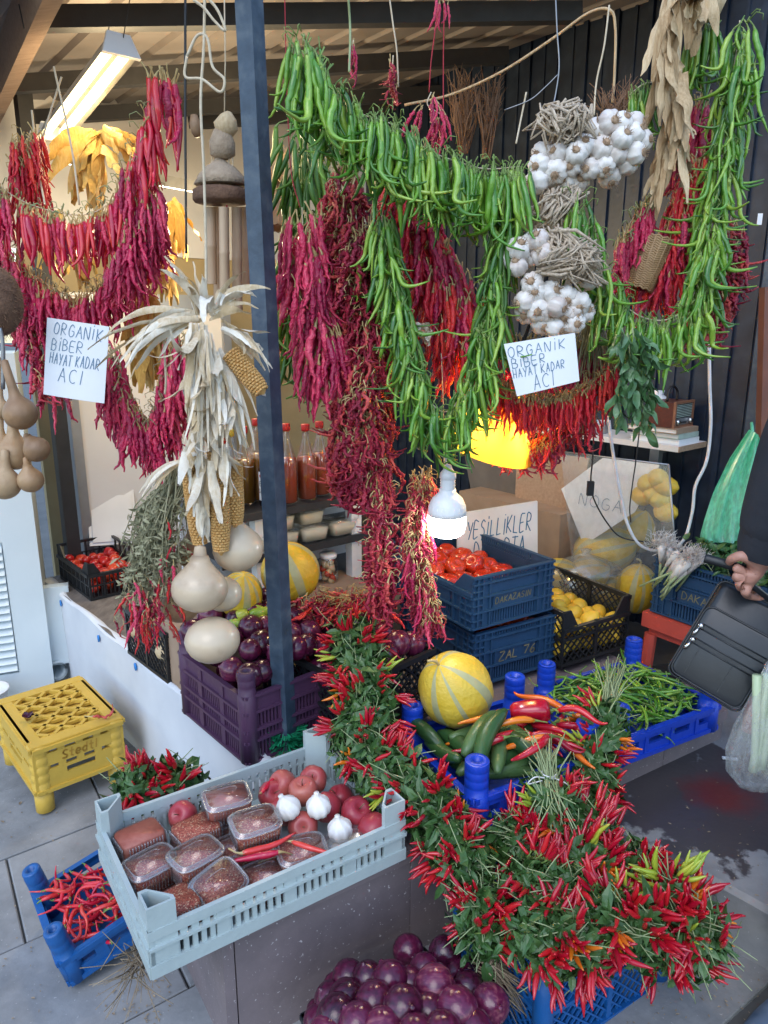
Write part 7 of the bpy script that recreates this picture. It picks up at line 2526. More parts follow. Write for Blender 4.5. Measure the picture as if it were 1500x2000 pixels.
def bottle(label, x, y, z, r, h, liq, cap, level=.7, neck=.35, lab=None, fam='bottles on the shelf'):
    c = Ts @ Vector((x, y, z + .001))
    t = thing('bottle', label, 'bottle', c, fam)
    def prof(k, s):
        return [(r * .7 * s, 0), (r * s, .006), (r * s, h * .55), (r * .92 * s, h * .62), (r * .6 * s, h * .76), (r * neck * s, h * .88), (r * neck * s, h)]
    g = MB()
    pr = prof(0, .94)
    cut = [(q, zz + .002) for q, zz in pr if zz <= h * level]
    if level > .62:
        pass
    cut.append((.001, cut[-1][1] + .001))
    g.lathe(cut, 20, Matrix.Translation(c))
    link('liquid', g.mesh('liquid', M[liq]), t)
    g = MB()
    g.lathe(prof(0, 1), 20, Matrix.Translation(c))
    link('bottle_glass', g.mesh('bottle_glass', M['glass']), t)
    g = MB()
    g.lathe([(r * neck * 1.15, h - .004), (r * neck * 1.22, h), (r * neck * 1.22, h + .018), (r * neck * 1.1, h + .020), (.001, h + .020)], 16, Matrix.Translation(c))
    link('bottle_cap', g.mesh('bottle_cap', M[cap]), t)
    if lab:
        g = MB()
        n = 14
        a0, a1 = math.radians(205), math.radians(330)
        def lf(u_, v_):
            a = a0 + (a1 - a0) * u_
            return c + Vector((math.cos(a) * r * 1.012, math.sin(a) * r * 1.012, h * (.12 + .42 * v_)))
        g.grid(lf, n, 2)
        link('bottle_label', g.mesh('bottle_label', M['paper']), t)
        for txt, v0, hh_, u0 in (('ELMA', .52, .014, .12), ('SİRKESİ', .26, .014, .04)):
            w = MB()
            ink(w, txt, Matrix.Identity(4), hh_, .008, .002, .0022, 0, .01)
            wl_ = (a1 - a0) * r
            w.v = [tuple(c + Vector((math.cos(a0 + (a1 - a0) * (u0 + q[0] / wl_ * 1.0)) * r * 1.03, math.sin(a0 + (a1 - a0) * (u0 + q[0] / wl_)) * r * 1.03, h * (.12 + .42 * v0) + q[1]))) for q in w.v]
            link('label_print', w.mesh('label_print', M['inkblack'], False), t)
        w = MB()
        for k in range(6):
            a = a0 + (a1 - a0) * (.18 + .13 * k)
            w.lathe([(.001, .0012), (.0055, .0008), (.0055, 0)], 10, upmat(c + Vector((math.cos(a) * r * 1.015, math.sin(a) * r * 1.015, h * (.12 + .42 * .86))), (math.cos(a), math.sin(a), 0)))
        link('label_print', w.mesh('label_print', M['redcap']), t)
    return t
zt = .975
bottle('clear bottle of golden oil with a yellow cap, left of the post', -.055, .06, zt, .034, .26, 'liquidoil', 'yellowcap', .62)
bottle('bottle of golden oil with a red cap behind the yellow capped one', -.03, .17, zt, .034, .22, 'liquidoil', 'redcap', .62)
bottle('dark syrup bottle with black cap and white ELMA SİRKESİ label', .075, .05, zt, .034, .235, 'liquiddark', 'blackcord' if False else 'inkblack', .66, .42, True)
bottle('ribbed red sauce bottle right of the labelled bottle', .155, .06, zt, .036, .26, 'liquidred', 'redcap', .62)
bottle('red capped sauce bottle behind the labelled one, left', .04, .15, zt, .034, .25, 'liquidamber', 'redcap', .62)
bottle('red capped sauce bottle behind the labelled one, middle', .10, .17, zt, .034, .27, 'liquidamber', 'redcap', .62)
bottle('red capped sauce bottle behind the ribbed one', .17, .17, zt, .034, .26, 'liquidred', 'redcap', .62)
for i in range(4):
    bottle('sauce bottle half hidden by the dried pepper strands', .24 + i * .078, .07 + .03 * (i % 2), zt, .036, .25, 'liquidred', 'redcap', .62)
# cheese tubs
def cheese_tub(label, x, y, z, s=1.0):
    T = Ts @ Matrix.Translation((x, y, z)) @ Matrix.Rotation(R.uniform(-.1, .1), 4, 'Z') @ Matrix.Scale(s, 4)
    t = thing('cheese_tub', label, 'tub', group='clear tubs of white cheese on the shelf', mw=T)
    g = MB()
    rbox(g, .098, .078, .004, .046, .018, .006)
    child('cheese', g.mesh('cheese', M['cheese']), t)
    g = MB()
    rbox(g, .106, .086, .001, .056, .020, .006, top=False)
    rbox(g, .124, .104, .0562, .061, .022, -.003)
    child('tub', g.mesh('tub', M['clear']), t)
cheese_tub('white cheese tub, upper left on the middle shelf', .10, .06, .888, 1.05)
cheese_tub('white cheese tub, lower left on the middle shelf', .12, .06, .827)
cheese_tub('white cheese tub, upper right on the middle shelf', .24, .07, .888, .9)
cheese_tub('white cheese tub, lower right on the middle shelf', .245, .06, .827)
cheese_tub('white cheese tub low at the left end of the middle shelf', .0, .06, .827)
cheese_tub('white cheese tub behind the dried pepper strand', .37, .06, .827)
# pickle jars
PB = lathe_mesh('pickle', [(.003, -.014), (.011, -.010), (.014, 0), (.011, .010), (.003, .014)], 'potato', 10)
PR = lathe_mesh('pickle', [(.003, -.014), (.011, -.010), (.014, 0), (.011, .010), (.003, .014)], 'tomato', 10)
for i, (x, lab) in enumerate(((.215, 'pickle jar with a red lid beside the far melon'), (.305, 'pickle jar with a white lid in front of the pale upright'), (.13, 'pickle jar half hidden by the far melon'))):
    c = Ts @ Vector((x, .04, .646))
    t = thing('pickle_jar', lab, 'jar', c, 'pickle jars on the lowest shelf')
    g = MB()
    r_, h = .036, .105
    g.lathe([(r_ * .8, 0), (r_, .006), (r_, h * .8), (r_ * .82, h * .92), (r_ * .82, h)], 20, Matrix.Translation(c))
    link('jar_glass', g.mesh('jar_glass', M['glass']), t)
    g = MB()
    g.lathe([(r_ * .88, h - .001), (r_ * .9, h), (r_ * .9, h + .012), (r_ * .8, h + .015), (.001, h + .0155)], 18, Matrix.Translation(c))
    link('jar_lid', g.mesh('jar_lid', M['redcap' if i == 0 else 'whiteplastic']), t)
    for k in range(26):
        a, q = R.uniform(0, 6.28), R.uniform(.008, .021)
        z = .014 + .08 * (k / 26)
        link('pickle', PR if R.random() < .45 else PB, t, upmat(c + Vector((math.cos(a) * q, math.sin(a) * q, z)), (R.gauss(0, 1), R.gauss(0, 1), R.gauss(0, 1)), 0, R.uniform(.75, 1)))

# ------------------------------------------------------------------ right wall: shelf, radio, books, mug, cables, sheet with melons
def wall_pt(px, py, off=0.0):
    return PP(px, py, wo + WN * off, WN)
q = wall_pt(1395, 862, .02)
sz = PP(1325, 884, wo + WN * .22, WN)
zs = sz.z
w0 = (sz - wo).dot(WU)
ws = thing('wall_shelf', 'white laminate shelf on the navy wall under the radio', 'shelf', (sz.x, sz.y, zs))
Tw = frame(Vector((wo.x, wo.y, 0)) + WU * w0, WU, WN, Z1)
g = MB()
g.box(0.002, .95, .015, .22, zs, zs + .022, Tw)
link('shelf_board', g.mesh('shelf_board', M['whiteboard'], False), ws)
g = MB()
g.box(-.002, .0015, .015, .22, zs + .0005, zs + .0215, Tw)
link('shelf_end', g.mesh('shelf_end', M['chip'], False), ws)
g = MB()
g.box(.13, .17, .10, .13, zs - .20, zs - .0005, Tw)
g.box(.13, .17, .015, .0995, zs - .03, zs - .0005, Tw)
link('bracket', g.mesh('bracket', M['steel'], False), ws)
ztop = zs + .0225

def wl(x, y, z=0):
    return Tw @ Vector((x, y, ztop + z))
# radio
rd_T = Tw @ Matrix.Translation((.035, .20, ztop + .048)) @ Matrix.Rotation(math.radians(90 + 90), 4, 'Z')
ra = thing('radio', 'small dark red wooden table radio with cream dial on the books', 'radio', mw=frame(wl(.16, .06, .066), Vector((-WU.x, -WU.y, 0)), -WN * -1 if False else Vector((WN.x, WN.y, 0)), Z1))
# front face normal points towards the street: work in explicit axes instead
f_n = (WN * -.05 - WU).normalized()
f_s = Vector((0, 0, 1)).cross(f_n).normalized()
rc = wl(.05, .12, .062)
ra.matrix_basis = frame(rc, f_s, -f_n, Z1)
WM[ra.name] = ra.matrix_basis.copy()
PINV[ra.name] = WM[ra.name].inverted()
rw, rh, rdp = .145, .095, .10
g = MB(); g.box(-rw / 2, rw / 2, 0.004, rdp, 0, rh); child('cabinet', g.mesh('cabinet', M['radiowood'], False), ra)
g = MB()
for (x0, x1, z0, z1) in ((-rw / 2 - .003, rw / 2 + .003, -.002, .007), (-rw / 2 - .003, rw / 2 + .003, rh - .006, rh + .003), (-rw / 2 - .003, -rw / 2 + .006, .0072, rh - .0062), (rw / 2 - .006, rw / 2 + .003, .0072, rh - .0062)):
    g.box(x0, x1, -.006, .0035, z0, z1)
child('front_frame', g.mesh('front_frame', M['radiotrim'], False), ra)
g = MB(); g.box(-rw / 2 + .006, rw / 2 - .006, .0, .0038, .034, rh - .007); child('speaker_cloth', g.mesh('speaker_cloth', M['sleeve'], False), ra)
g = MB()
for k in range(9):
    z = .038 + k * .0062
    g.box(-rw / 2 + .008, rw / 2 - .008, -.0025, -.0002, z, z + .0022)
child('grille', g.mesh('grille', M['bookgreen'], False), ra)
g = MB(); g.box(-rw / 2 + .006, rw / 2 - .006, -.001, .0036, .008, .033); child('dial_panel', g.mesh('dial_panel', M['steel'], False), ra)
for x in (-.05, .05):
    g = MB(); g.lathe([(.010, 0), (.011, .004), (.010, .012), (.001, .013)], 16, upmat(Vector((x, -.001, .020)), (0, -1, 0))); child('knob', g.mesh('knob', M['chrome']), ra)
g = MB()
for k in range(5):
    g.box(-.024 + k * .010, -.017 + k * .010, -.005, -.0012, .013, .020)
child('buttons', g.mesh('buttons', M['chrome'], False), ra)
# books under it
for i, (m, z, w_, l_, lab) in enumerate((('paper', 0, .15, .21, 'lowest white book under the radio'), ('bookgreen', .021, .15, .20, 'pale green book in the middle of the stack'), ('card', .041, .16, .21, 'tan covered book directly under the radio'))):
    t = thing('book', lab, 'book', group='books on the wall shelf', mw=frame(wl(.015 + .004 * i, .045, z), WU, WN, Z1))
    g = MB(); g.box(0.003, l_ - .003, .003, w_ - .004, .0025, .0165); child('pages', g.mesh('pages', M['paper'], False), t)
    g = MB()
    g.box(0, l_, 0, w_, 0, .0022); g.box(0, l_, 0, w_, .0168, .019); g.box(0, .0022, 0, w_, .0023, .0167)
    child('cover', g.mesh('cover', M[m], False), t)
g = MB(); g.lathe([(.034, 0), (.036, .004), (.036, .05), (.034, .052), (.032, .05), (.032, .01), (.001, .008)], 20, Matrix.Translation(wl(.40, .15)))
g.tube(smooth_pts([wl(.40, .15, .012) + Vector((-.035, -.01, 0)), wl(.40, .15, .012) + Vector((-.052, -.014, .004)), wl(.40, .15, .034) + Vector((-.052, -.014, .002)), wl(.40, .15, .04) + Vector((-.034, -.01, 0))], 4), .004, 6)
thing('mug', 'dull grey metal mug on the white shelf left of the books', 'mug', me=g.mesh('mug', M['steel']), mw=Matrix.Identity(4))
g = MB()
rd = random.Random(2)
g.lathe([(.03, 0), (.05, .02), (.045, .05), (.02, .07), (.025, .085)], 14, Matrix.Translation(wl(.20, .06, .10)) , jit=.2, rnd=rd)
thing('crumpled_paper', 'crumpled white paper behind the radio', 'paper', me=g.mesh('crumpled_paper', M['paper']), mw=Matrix.Identity(4))
cord('headphones', 'black curved handle on top of the radio', [rc + f_s * -.04 - f_n * .05 + Z1 * .095, rc + f_s * -.03 - f_n * .05 + Z1 * .135, rc - f_n * .05 + Z1 * .15, rc + f_s * .035 - f_n * .05 + Z1 * .13, rc + f_s * .04 - f_n * .05 + Z1 * .095], .005, 'blackcord', 'handle', px=False)
# cables
cord('cable', 'white power cable looping from the shelf down and back up past the post',
     [(1188, 812, 2.5), (1195, 870, 2.5), (1210, 960, 2.5), (1228, 1030, 2.5), (1255, 1068, 2.5), (1300, 1075, 2.5), (1335, 1055, 2.5), (1352, 1000, 2.5), (1358, 950, 2.5), (1380, 900, 2.5), (1388, 830, 2.5), (1386, 750, 2.5), (1385, 670, 2.5)], .0055, 'whitecord', 'cable')
t = cord('cable', 'thin black cable with an inline switch hanging from the shelf', [(1160, 840, 2.5), (1157, 900, 2.5), (1154, 940, 2.5), (1160, 975, 2.5), (1185, 1020, 2.5), (1215, 1050, 2.5), (1275, 1060, 2.5)], .0028, 'blackcord', 'cable')
g = MB(); q = P(1153, 954, 2.495); g.box(-.011, .011, -.008, .008, -.025, .025, Matrix.Translation(q)); child('inline_switch', g.mesh('inline_switch', M['black'], False), t)
cord('cable', 'second thin black cable hanging right of the switch cable', [(1250, 830, 2.5), (1242, 900, 2.5), (1236, 940, 2.5), (1230, 990, 2.5), (1232, 1020, 2.5)], .0022, 'blackcord', 'cable')
# cloudy clear sheet with board, paper and fruit behind it
pn = thing('clear_sheet', 'dusty clear plastic sheet standing in front of the melons', 'plastic sheet', wall_pt(1200, 1000, .30))
a, b2, c2, d2 = wall_pt(1095, 882, .34), wall_pt(1306, 908, .34), wall_pt(1322, 1120, .40), wall_pt(1120, 1130, .40)
g = MB(); g.grid(lambda u_, v_: a.lerp(b2, u_).lerp(d2.lerp(c2, u_), v_), 6, 6); link('sheet', g.mesh('sheet', M['pane']), pn)
g = MB(); g.tube([a, b2], .004, 5); g.tube([b2, c2], .004, 5); link('sheet_edge', g.mesh('sheet_edge', M['steel']), pn)
def board(name, label, cat, qs, off, m, th=.008, grp=None):
    v = [wall_pt(x, y, off) for x, y in qs]
    g = MB()
    n = len(v)
    g.add(v + [p - WN * th for p in v], [tuple(range(n)), tuple(range(2 * n - 1, n - 1, -1))] + [(i, n + i, n + (i + 1) % n, (i + 1) % n) for i in range(n)])
    return thing(name, label, cat, me=g.mesh(name, M[m], False), mw=Matrix.Identity(4), group=grp)
board('brown_board', 'grey brown board leaning behind the foam sign', 'board', [(902, 858), (1060, 880), (1120, 1130), (950, 1130)], .16, 'greyboard')
board('brown_board', 'brown cardboard between the foam sign and the white sheet', 'board', [(1010, 878), (1150, 895), (1110, 1090), (1000, 1110)], .20, 'chip')
wp = board('paper_sheet', 'white paper with faint blue scrawl behind the clear sheet', 'paper', [(1096, 955), (1180, 892), (1290, 905), (1240, 1000), (1140, 1065)], .24, 'paper', .002)
g = MB()
T = frame(wall_pt(1130, 985, .243), -WU, Z1, WN)
ink(g, 'NOGA', T, .05, .04, .015, .003)
link('scrawl', g.mesh('scrawl', M['inkdark'], False), wp)
g2_ = 'lemons behind the clear sheet'
for i, (x, y) in enumerate([(1265, 945), (1285, 935), (1300, 950), (1255, 968), (1275, 965), (1290, 975), (1300, 1000)]):
    loose('lemon', 'pale lemon behind the dusty clear sheet', 'lemon', g2_, LM, wall_pt(x, y, .27), (R.gauss(0, 1), R.gauss(0, 1), 0), 0, 1.25)
g = MB()
g.box(.45, 1.05, .02, .31, .30, .80, Tw)
thing('carton', 'carton block carrying the melons behind the clear sheet', 'carton', me=g.mesh('carton', M['card'], False), mw=Matrix.Identity(4))

# greens in the navy crate on the stool
def spring_onions(label, c, d, seed):
    rd = random.Random(seed)
    t = thing('spring_onion_bunch', label, 'spring onions', c, 'spring onion bunches')
    d = Vector(d).normalized()
    for i in range(9):
        g = MB()
        o_ = c + Vector((rd.gauss(0, .016), rd.gauss(0, .016), rd.gauss(0, .012)))
        e = o_ + d * .13 + Vector((rd.gauss(0, .02), rd.gauss(0, .02), rd.gauss(0, .02)))
        g.tube([o_ - d * .012, o_, o_ + d * .02, o_ + d * .06], [.005, .0135, .012, .006], 8)
        link('bulb', g.mesh('bulb', M['garlic']), t)
        g = MB()
        g.tube([o_ + d * .055, e], [.0052, .004], 6)
        link('leaf_stalk', g.mesh('leaf_stalk', M['stemgreen']), t)
    g = MB()
    for i in range(420):
        o_ = c + Vector((rd.gauss(0, .02), rd.gauss(0, .02), rd.gauss(0, .014))) - d * .012
        v = (-d + Vector((rd.gauss(0, .7), rd.gauss(0, .7), rd.gauss(0, .7)))).normalized()
        g.tube([o_, o_ + v * rd.uniform(.008, .018), o_ + v * rd.uniform(.012, .026) + Vector((rd.gauss(0, .008), rd.gauss(0, .008), rd.gauss(0, .008)))], [.0011, .0009, .0006], 3)
    link('roots', g.mesh('roots', M['garlic']), t, kind='stuff')
cg = TGR @ Vector((.1, .3, .22))
spring_onions('bunch of spring onions with shaggy roots at the crate corner', P(1297, 1068, cg.y - .02), (.12, .25, -.9), 1)
spring_onions('bunch of spring onions with clean white bulbs beside the parsley', P(1345, 1092, cg.y - .12), (-.35, .35, -.8), 2)
c = TGR @ Vector((.16, .14, .19))
t = thing('parsley_bunch', 'leafy green parsley spread over the navy crate behind the bag', 'parsley', c)
g = MB()
for i in range(900):
    p = TGR @ Vector((rnd.uniform(.0, .36), rnd.uniform(-.02, .30), .19 + rnd.uniform(0, .10)))
    leaf_quad(g, p, Vector((rnd.gauss(0, 1), rnd.gauss(0, 1) - .3, rnd.gauss(0, .7))), Vector((rnd.gauss(0, .4), -.3, 1)), rnd.uniform(.02, .045), rnd.uniform(.014, .03), .2)
link('foliage', g.mesh('foliage', M['leaf'], False), t, kind='stuff')
g = MB()
for i in range(60):
    p = TGR @ Vector((rnd.uniform(.02, .34), rnd.uniform(.0, .28), .17))
    g.tube([p, p + Vector((rnd.gauss(0, .03), rnd.gauss(0, .03), .08))], .0013, 4)
link('stalks', g.mesh('stalks', M['stemgreen']), t, kind='stuff')

# green carrier bag hanging from a nail on the navy wall
t = thing('carrier_bag', 'thin green plastic carrier bag hanging from the right wall', 'plastic bag', P(1470, 830, 2.45))
top = P(1472, 832, 2.5)
qs = [((1466, 840), (1480, 850)), ((1424, 900), (1492, 885)), ((1394, 960), (1488, 930)), ((1378, 1010), (1480, 985)), ((1368, 1048), (1470, 1035)), ((1374, 1058), (1462, 1046))]
g = MB()
def bagf(u_, v_, sgn):
    k = v_ * (len(qs) - 1)
    i = min(len(qs) - 2, int(k))
    f = k - i
    L_ = P(*qs[i][0], 2.45).lerp(P(*qs[i + 1][0], 2.45), f)
    R_ = P(*qs[i][1], 2.45).lerp(P(*qs[i + 1][1], 2.45), f)
    p = L_.lerp(R_, u_)
    return p + Vector((0, -sgn * (.035 * math.sin(PI * u_) * (.25 + v_)) + .010 * math.sin(u_ * 16 + v_ * 3) * (1 - .3 * v_) + .006 * math.sin(u_ * 31 - v_ * 4), 0))
g.grid(lambda u_, v_: bagf(u_, v_, 1), 36, 16)
g.grid(lambda u_, v_: bagf(u_, v_, -1), 36, 16)
link('bag_film', g.mesh('bag_film', M['greenbag']), t)
g = MB(); g.tube([P(1470, 845, 2.45), P(1468, 826, 2.5)], .005, 6); link('bag_neck', g.mesh('bag_neck', M['greenbag']), t)

# green plastic tassel round the foot of the post
c = Vector((-.28, 1.885, .425))
t = thing('plastic_fringe', 'bright green plastic fringe tied round the foot of the blue post', 'fringe', c)
g = MB()
rd = random.Random(6)
for i in range(520):
    a = rd.uniform(0, 2 * PI)
    z = rd.uniform(0.0, .055)
    p = c + Vector((math.cos(a) * .032, math.sin(a) * .032, z))
    v = Vector((math.cos(a), math.sin(a), rd.uniform(-.4, .5)))
    e = p + v * rd.uniform(.015, .034)
    s = Vector((-math.sin(a), math.cos(a), 0)) * .0016
    g.add([p - s, p + s, e + s * .6 + Vector((rd.gauss(0, .006), rd.gauss(0, .006), 0)), e - s * .6], [(0, 1, 2, 3)])
link('fringe_strips', g.mesh('fringe_strips', M['tassel'], False), t, kind='stuff')


# ------------------------------------------------------------------ the man at the right edge, his bag and the leeks
def skin_body(name, verts, edges, radii, m, sub=2, root=0):
    me = bpy.data.meshes.new(name)
    me.from_pydata([tuple(v) for v in verts], edges, [])
    me.materials.append(M[m])
    o_ = bpy.data.objects.new(name, me)
    COL.objects.link(o_)
    sk = o_.modifiers.new('skin', 'SKIN')
    sk.use_smooth_shade = True
    lay = me.skin_vertices[0] if me.skin_vertices else None
    if lay is None:
        bpy.context.view_layer.objects.active = o_
        bpy.ops.mesh.customdata_skin_add()
        lay = me.skin_vertices[0]
    for i, r_ in enumerate(radii):
        lay.data[i].radius = r_ if isinstance(r_, tuple) else (r_, r_)
        lay.data[i].use_root = (i == root)
    s = o_.modifiers.new('sub', 'SUBSURF')
    s.levels = s.render_levels = sub
    return o_


gp = gz(.95, 0) + .006
hand_c = P(1468, 1118, 1.56)
man_x, man_y = 1.06, 1.40
man = thing('person', 'person in a dark coat at the right edge carrying a black leather bag', 'person', (man_x, man_y, gp))
H = Vector
pelv = H((man_x, man_y, gp + .90))
el = P(1570, 820, 1.50)
wr = P(1492, 1075, 1.555)
sh = H((man_x - .03, man_y + .03, gp + 1.42))
hip_l, hip_r = pelv + H((-.02, .10, -.06)), pelv + H((.02, -.10, -.06))
foot_t = PZ(1500, 2000, gp + .05)
vs = [pelv, pelv + H((0, 0, .22)), pelv + H((0, 0, .42)), pelv + H((0, 0, .56)), pelv + H((-.02, 0, .66)), pelv + H((-.05, 0, .76)),
      sh + H((.0, .14, .02)), el, wr + (el - wr) * .28, wr + (el - wr) * .02,
      sh + H((.06, -.24, 0)), H((man_x + .10, man_y - .26, gp + 1.12)), H((man_x + .02, man_y - .24, gp + .90)),
      hip_l, H((man_x - .06, man_y + .10, gp + .48)), H((foot_t.x + .10, foot_t.y + .08, gp + .10)),
      hip_r, H((man_x + .10, man_y - .12, gp + .48)), H((man_x + .16, man_y - .14, gp + .10))]
es = [(0, 1), (1, 2), (2, 3), (3, 4), (4, 5), (3, 6), (6, 7), (7, 8), (8, 9), (3, 10), (10, 11), (11, 12), (0, 13), (13, 14), (14, 15), (0, 16), (16, 17), (17, 18)]
rs = [.15, .15, .16, .12, .06, .05,   .085, .078, .074, .064, .085, .06, .045, .10, .075, .06, .10, .075, .06]
body = skin_body('coat_and_trousers', vs, es, rs, 'sleeve', 2)
body.parent = man
body.matrix_parent_inverse = PINV[man.name]
# head
g = MB()
hc = pelv + H((-.06, 0, .86))
g.lathe([(.03, -.12), (.055, -.105), (.068, -.06), (.076, 0), (.078, .05), (.066, .095), (.035, .12), (.004, .126)], 22, Matrix.Translation(hc) @ Matrix.Diagonal((1.18, .95, 1, 1)))
g.tube([hc + H((-.082, 0, .015)), hc + H((-.105, 0, -.022)), hc + H((-.085, 0, -.03))], [.008, .014, .010], 8)
for sy in (-1, 1):
    g.lathe([(.004, -.03), (.016, -.02), (.018, .01), (.008, .03)], 8, Matrix.Translation(hc + H((.0, sy * .075, 0))) @ Matrix.Diagonal((1, .4, 1, 1)))
link('head', g.mesh('head', M['skin']), man)
g = MB()
g.lathe([(.086, .02), (.084, .06), (.07, .105), (.036, .13), (.004, .134)], 20, Matrix.Translation(hc + H((.012, 0, 0))) @ Matrix.Diagonal((1.14, .95, 1, 1)))
link('hair', g.mesh('hair', M['hair']), man)
# hand: palm and five bent fingers closed on the bag strap
hx = (P(1500, 1150, 1.53) - P(1432, 1090, 1.60))
kn = [(1437, 1108, 1.545), (1436, 1126, 1.545), (1443, 1143, 1.545), (1455, 1157, 1.545)]
hv = [P(1500, 1075, 1.56), P(1482, 1098, 1.56), P(1468, 1124, 1.565)]
he = [(0, 1), (1, 2)]
hr = [(.030, .024), (.032, .024), (.034, .022)]
for i, (kx, ky, kY) in enumerate(kn):
    b0 = len(hv)
    k_ = P(kx, ky, kY)
    L_ = (.92, 1.0, .98, .85)[i]
    hv += [hv[2].lerp(k_, .6), k_, P(kx + 6, ky + 6, kY + .038 * L_), P(kx + 28, ky + 10, kY + .046 * L_), P(kx + 40, ky + 6, kY + .026)]
    he += [(2, b0), (b0, b0 + 1), (b0 + 1, b0 + 2), (b0 + 2, b0 + 3), (b0 + 3, b0 + 4)]
    hr += [.0125, .0115, .0098, .0092, .008]
b0 = len(hv)
hv += [P(1468, 1092, 1.545), P(1446, 1085, 1.54), P(1428, 1092, 1.555), P(1424, 1100, 1.575)]
he += [(1, b0), (b0, b0 + 1), (b0 + 1, b0 + 2), (b0 + 2, b0 + 3)]
hr += [.015, .0125, .0105, .009]
hand = skin_body('hand', hv, he, hr, 'skin', 2, 2)
hand.parent = man
hand.matrix_parent_inverse = PINV[man.name]
# cuff
g = MB()
cdir = (el - wr).normalized()
g.tube([wr - cdir * .012, wr + cdir * .015, wr + cdir * .06], [.052, .058, .060], 20, cap=False)
g.tube([wr - cdir * .011, wr + cdir * .05], [.047, .045], 20, cap=False)
link('cuff', g.mesh('cuff', M['sleeve']), man)
# shoes
for fx_, fy_, nm in ((foot_t.x, foot_t.y, 'shoe'), (man_x + .12, man_y - .18, 'shoe')):
    g = MB()
    T = frame(H((fx_, fy_, gp)), H((.85, .52, 0)).normalized(), H((-.52, .85, 0)).normalized(), Z1)
    pr = [(-.05, .020, .030), (-.03, .038, .045), (.02, .044, .055), (.09, .040, .075), (.15, .036, .095), (.20, .036, .10), (.23, .030, .085)]
    ring = []
    n = 12
    vs_ = []
    for (x, w, h) in pr:
        for k in range(n):
            a = 2 * PI * k / n
            vs_.append((x, w * math.cos(a), max(0.002, h * .5 + h * .5 * math.sin(a))))
    fs_ = [(i * n + k, i * n + (k + 1) % n, (i + 1) * n + (k + 1) % n, (i + 1) * n + k) for i in range(len(pr) - 1) for k in range(n)] + [tuple(range(n - 1, -1, -1)), tuple(range((len(pr) - 1) * n, len(pr) * n))]
    g.add(vs_, fs_, T)
    link(nm, g.mesh(nm, M['shoe']), man)
# umbrella handle / short black stick in the hand
cord('stick', 'short black stick handle held in the hand above the bag', [P(1376, 1090, 1.60), P(1405, 1098, 1.585), P(1440, 1108, 1.575), P(1470, 1115, 1.57)], .0105, 'black', 'stick', px=False, n=10)

# black leather shoulder bag, hanging askew
BL_, BR_, TL2 = P(1298, 1308, 1.62), P(1442, 1394, 1.53), P(1372, 1128, 1.65)
ex = (BR_ - BL_)
bw = ex.length
ex.normalize()
ey = (TL2 - BL_)
ey = (ey - ex * ey.dot(ex))
bh = ey.length
ey.normalize()
ez = ex.cross(ey).normalized()
if ez.y > 0:
    ez = -ez
Tb = frame(BL_, ex, ey, ex.cross(ey).normalized())
fz = 1 if ex.cross(ey).y < 0 else -1
bag = thing('shoulder_bag', 'black leather shoulder bag with zipped front pockets held by the man', 'bag', mw=Tb)


def rb(b, x0, x1, y0, y1, z0, z1, r, n=5, inset=.012):
    cs = []
    for (cx, cy, a0) in ((x1 - r, y1 - r, 0), (x0 + r, y1 - r, 90), (x0 + r, y0 + r, 180), (x1 - r, y0 + r, 270)):
        for k in range(n + 1):
            a = math.radians(a0 + 90 * k / n)
            cs.append((cx + r * math.cos(a), cy + r * math.sin(a)))
    cx, cy = (x0 + x1) / 2, (y0 + y1) / 2
    lay = [(z0, inset), (z0 + (z1 - z0) * .12, inset * .25), (z0 + (z1 - z0) * .5, 0), (z0 + (z1 - z0) * .88, inset * .25), (z1, inset)]
    m = len(cs)
    vs_ = []
    for z, ii in lay:
        kx, ky = 1 - 2 * ii / (x1 - x0), 1 - 2 * ii / (y1 - y0)
        vs_ += [(cx + (p[0] - cx) * kx, cy + (p[1] - cy) * ky, z) for p in cs]
    fs_ = [(i * m + k, i * m + (k + 1) % m, (i + 1) * m + (k + 1) % m, (i + 1) * m + k) for i in range(len(lay) - 1) for k in range(m)]
    fs_ += [tuple(range(m - 1, -1, -1)), tuple(range((len(lay) - 1) * m, len(lay) * m))]
    b.add(vs_, fs_)
    return cs
zb = -fz * .085
g = MB(); cs = rb(g, .004, bw, 0, bh * 1.08, *(sorted((zb, 0))), .018); child('bag_body', g.mesh('bag_body', M['leather']), bag)
g = MB()
g.tube([(x, y, 0.0) for x, y in cs] + [(cs[0][0], cs[0][1], 0.0)], .0028, 6, cap=False)
child('piping', g.mesh('piping', M['leather']), bag)
g = MB(); cs2 = rb(g, .008, bw * .97, .008, bh * .80, *(sorted((0.001 * fz, fz * .016))), .018, 5, .004); child('front_pocket', g.mesh('front_pocket', M['leather']), bag)
g = MB()
g.tube([(x, y, fz * .0145) for x, y in cs2] + [(cs2[0][0], cs2[0][1], fz * .0145)], .0024, 6, cap=False)
child('piping', g.mesh('piping', M['leather']), bag)
for yy in (.58, .42):
    g = MB()
    y = bh * yy
    z = fz * .0165
    g.box(.02, bw * .93, y - .004, y + .004, min(z - .001, z + .001), max(z - .001, z + .001))
    child('zip', g.mesh('zip', M['black'], False), bag)
    g = MB()
    for s in (-1, 1):
        g.tube([(.02, y + s * .0065, z), (bw * .93, y + s * .0065, z)], .0018, 5)
    child('zip_welt', g.mesh('zip_welt', M['leather']), bag)
    g = MB()
    g.box(.012, .024, y - .006, y + .006, z - .004, z + .004)
    g.tube([(.018, y - .004, z + fz * .004), (.014, y - .018, z + fz * .006), (.012, y - .028, z + fz * .006)], [.0025, .004, .0035], 6)
    child('zip_pull', g.mesh('zip_pull', M['chrome']), bag)
g = MB()
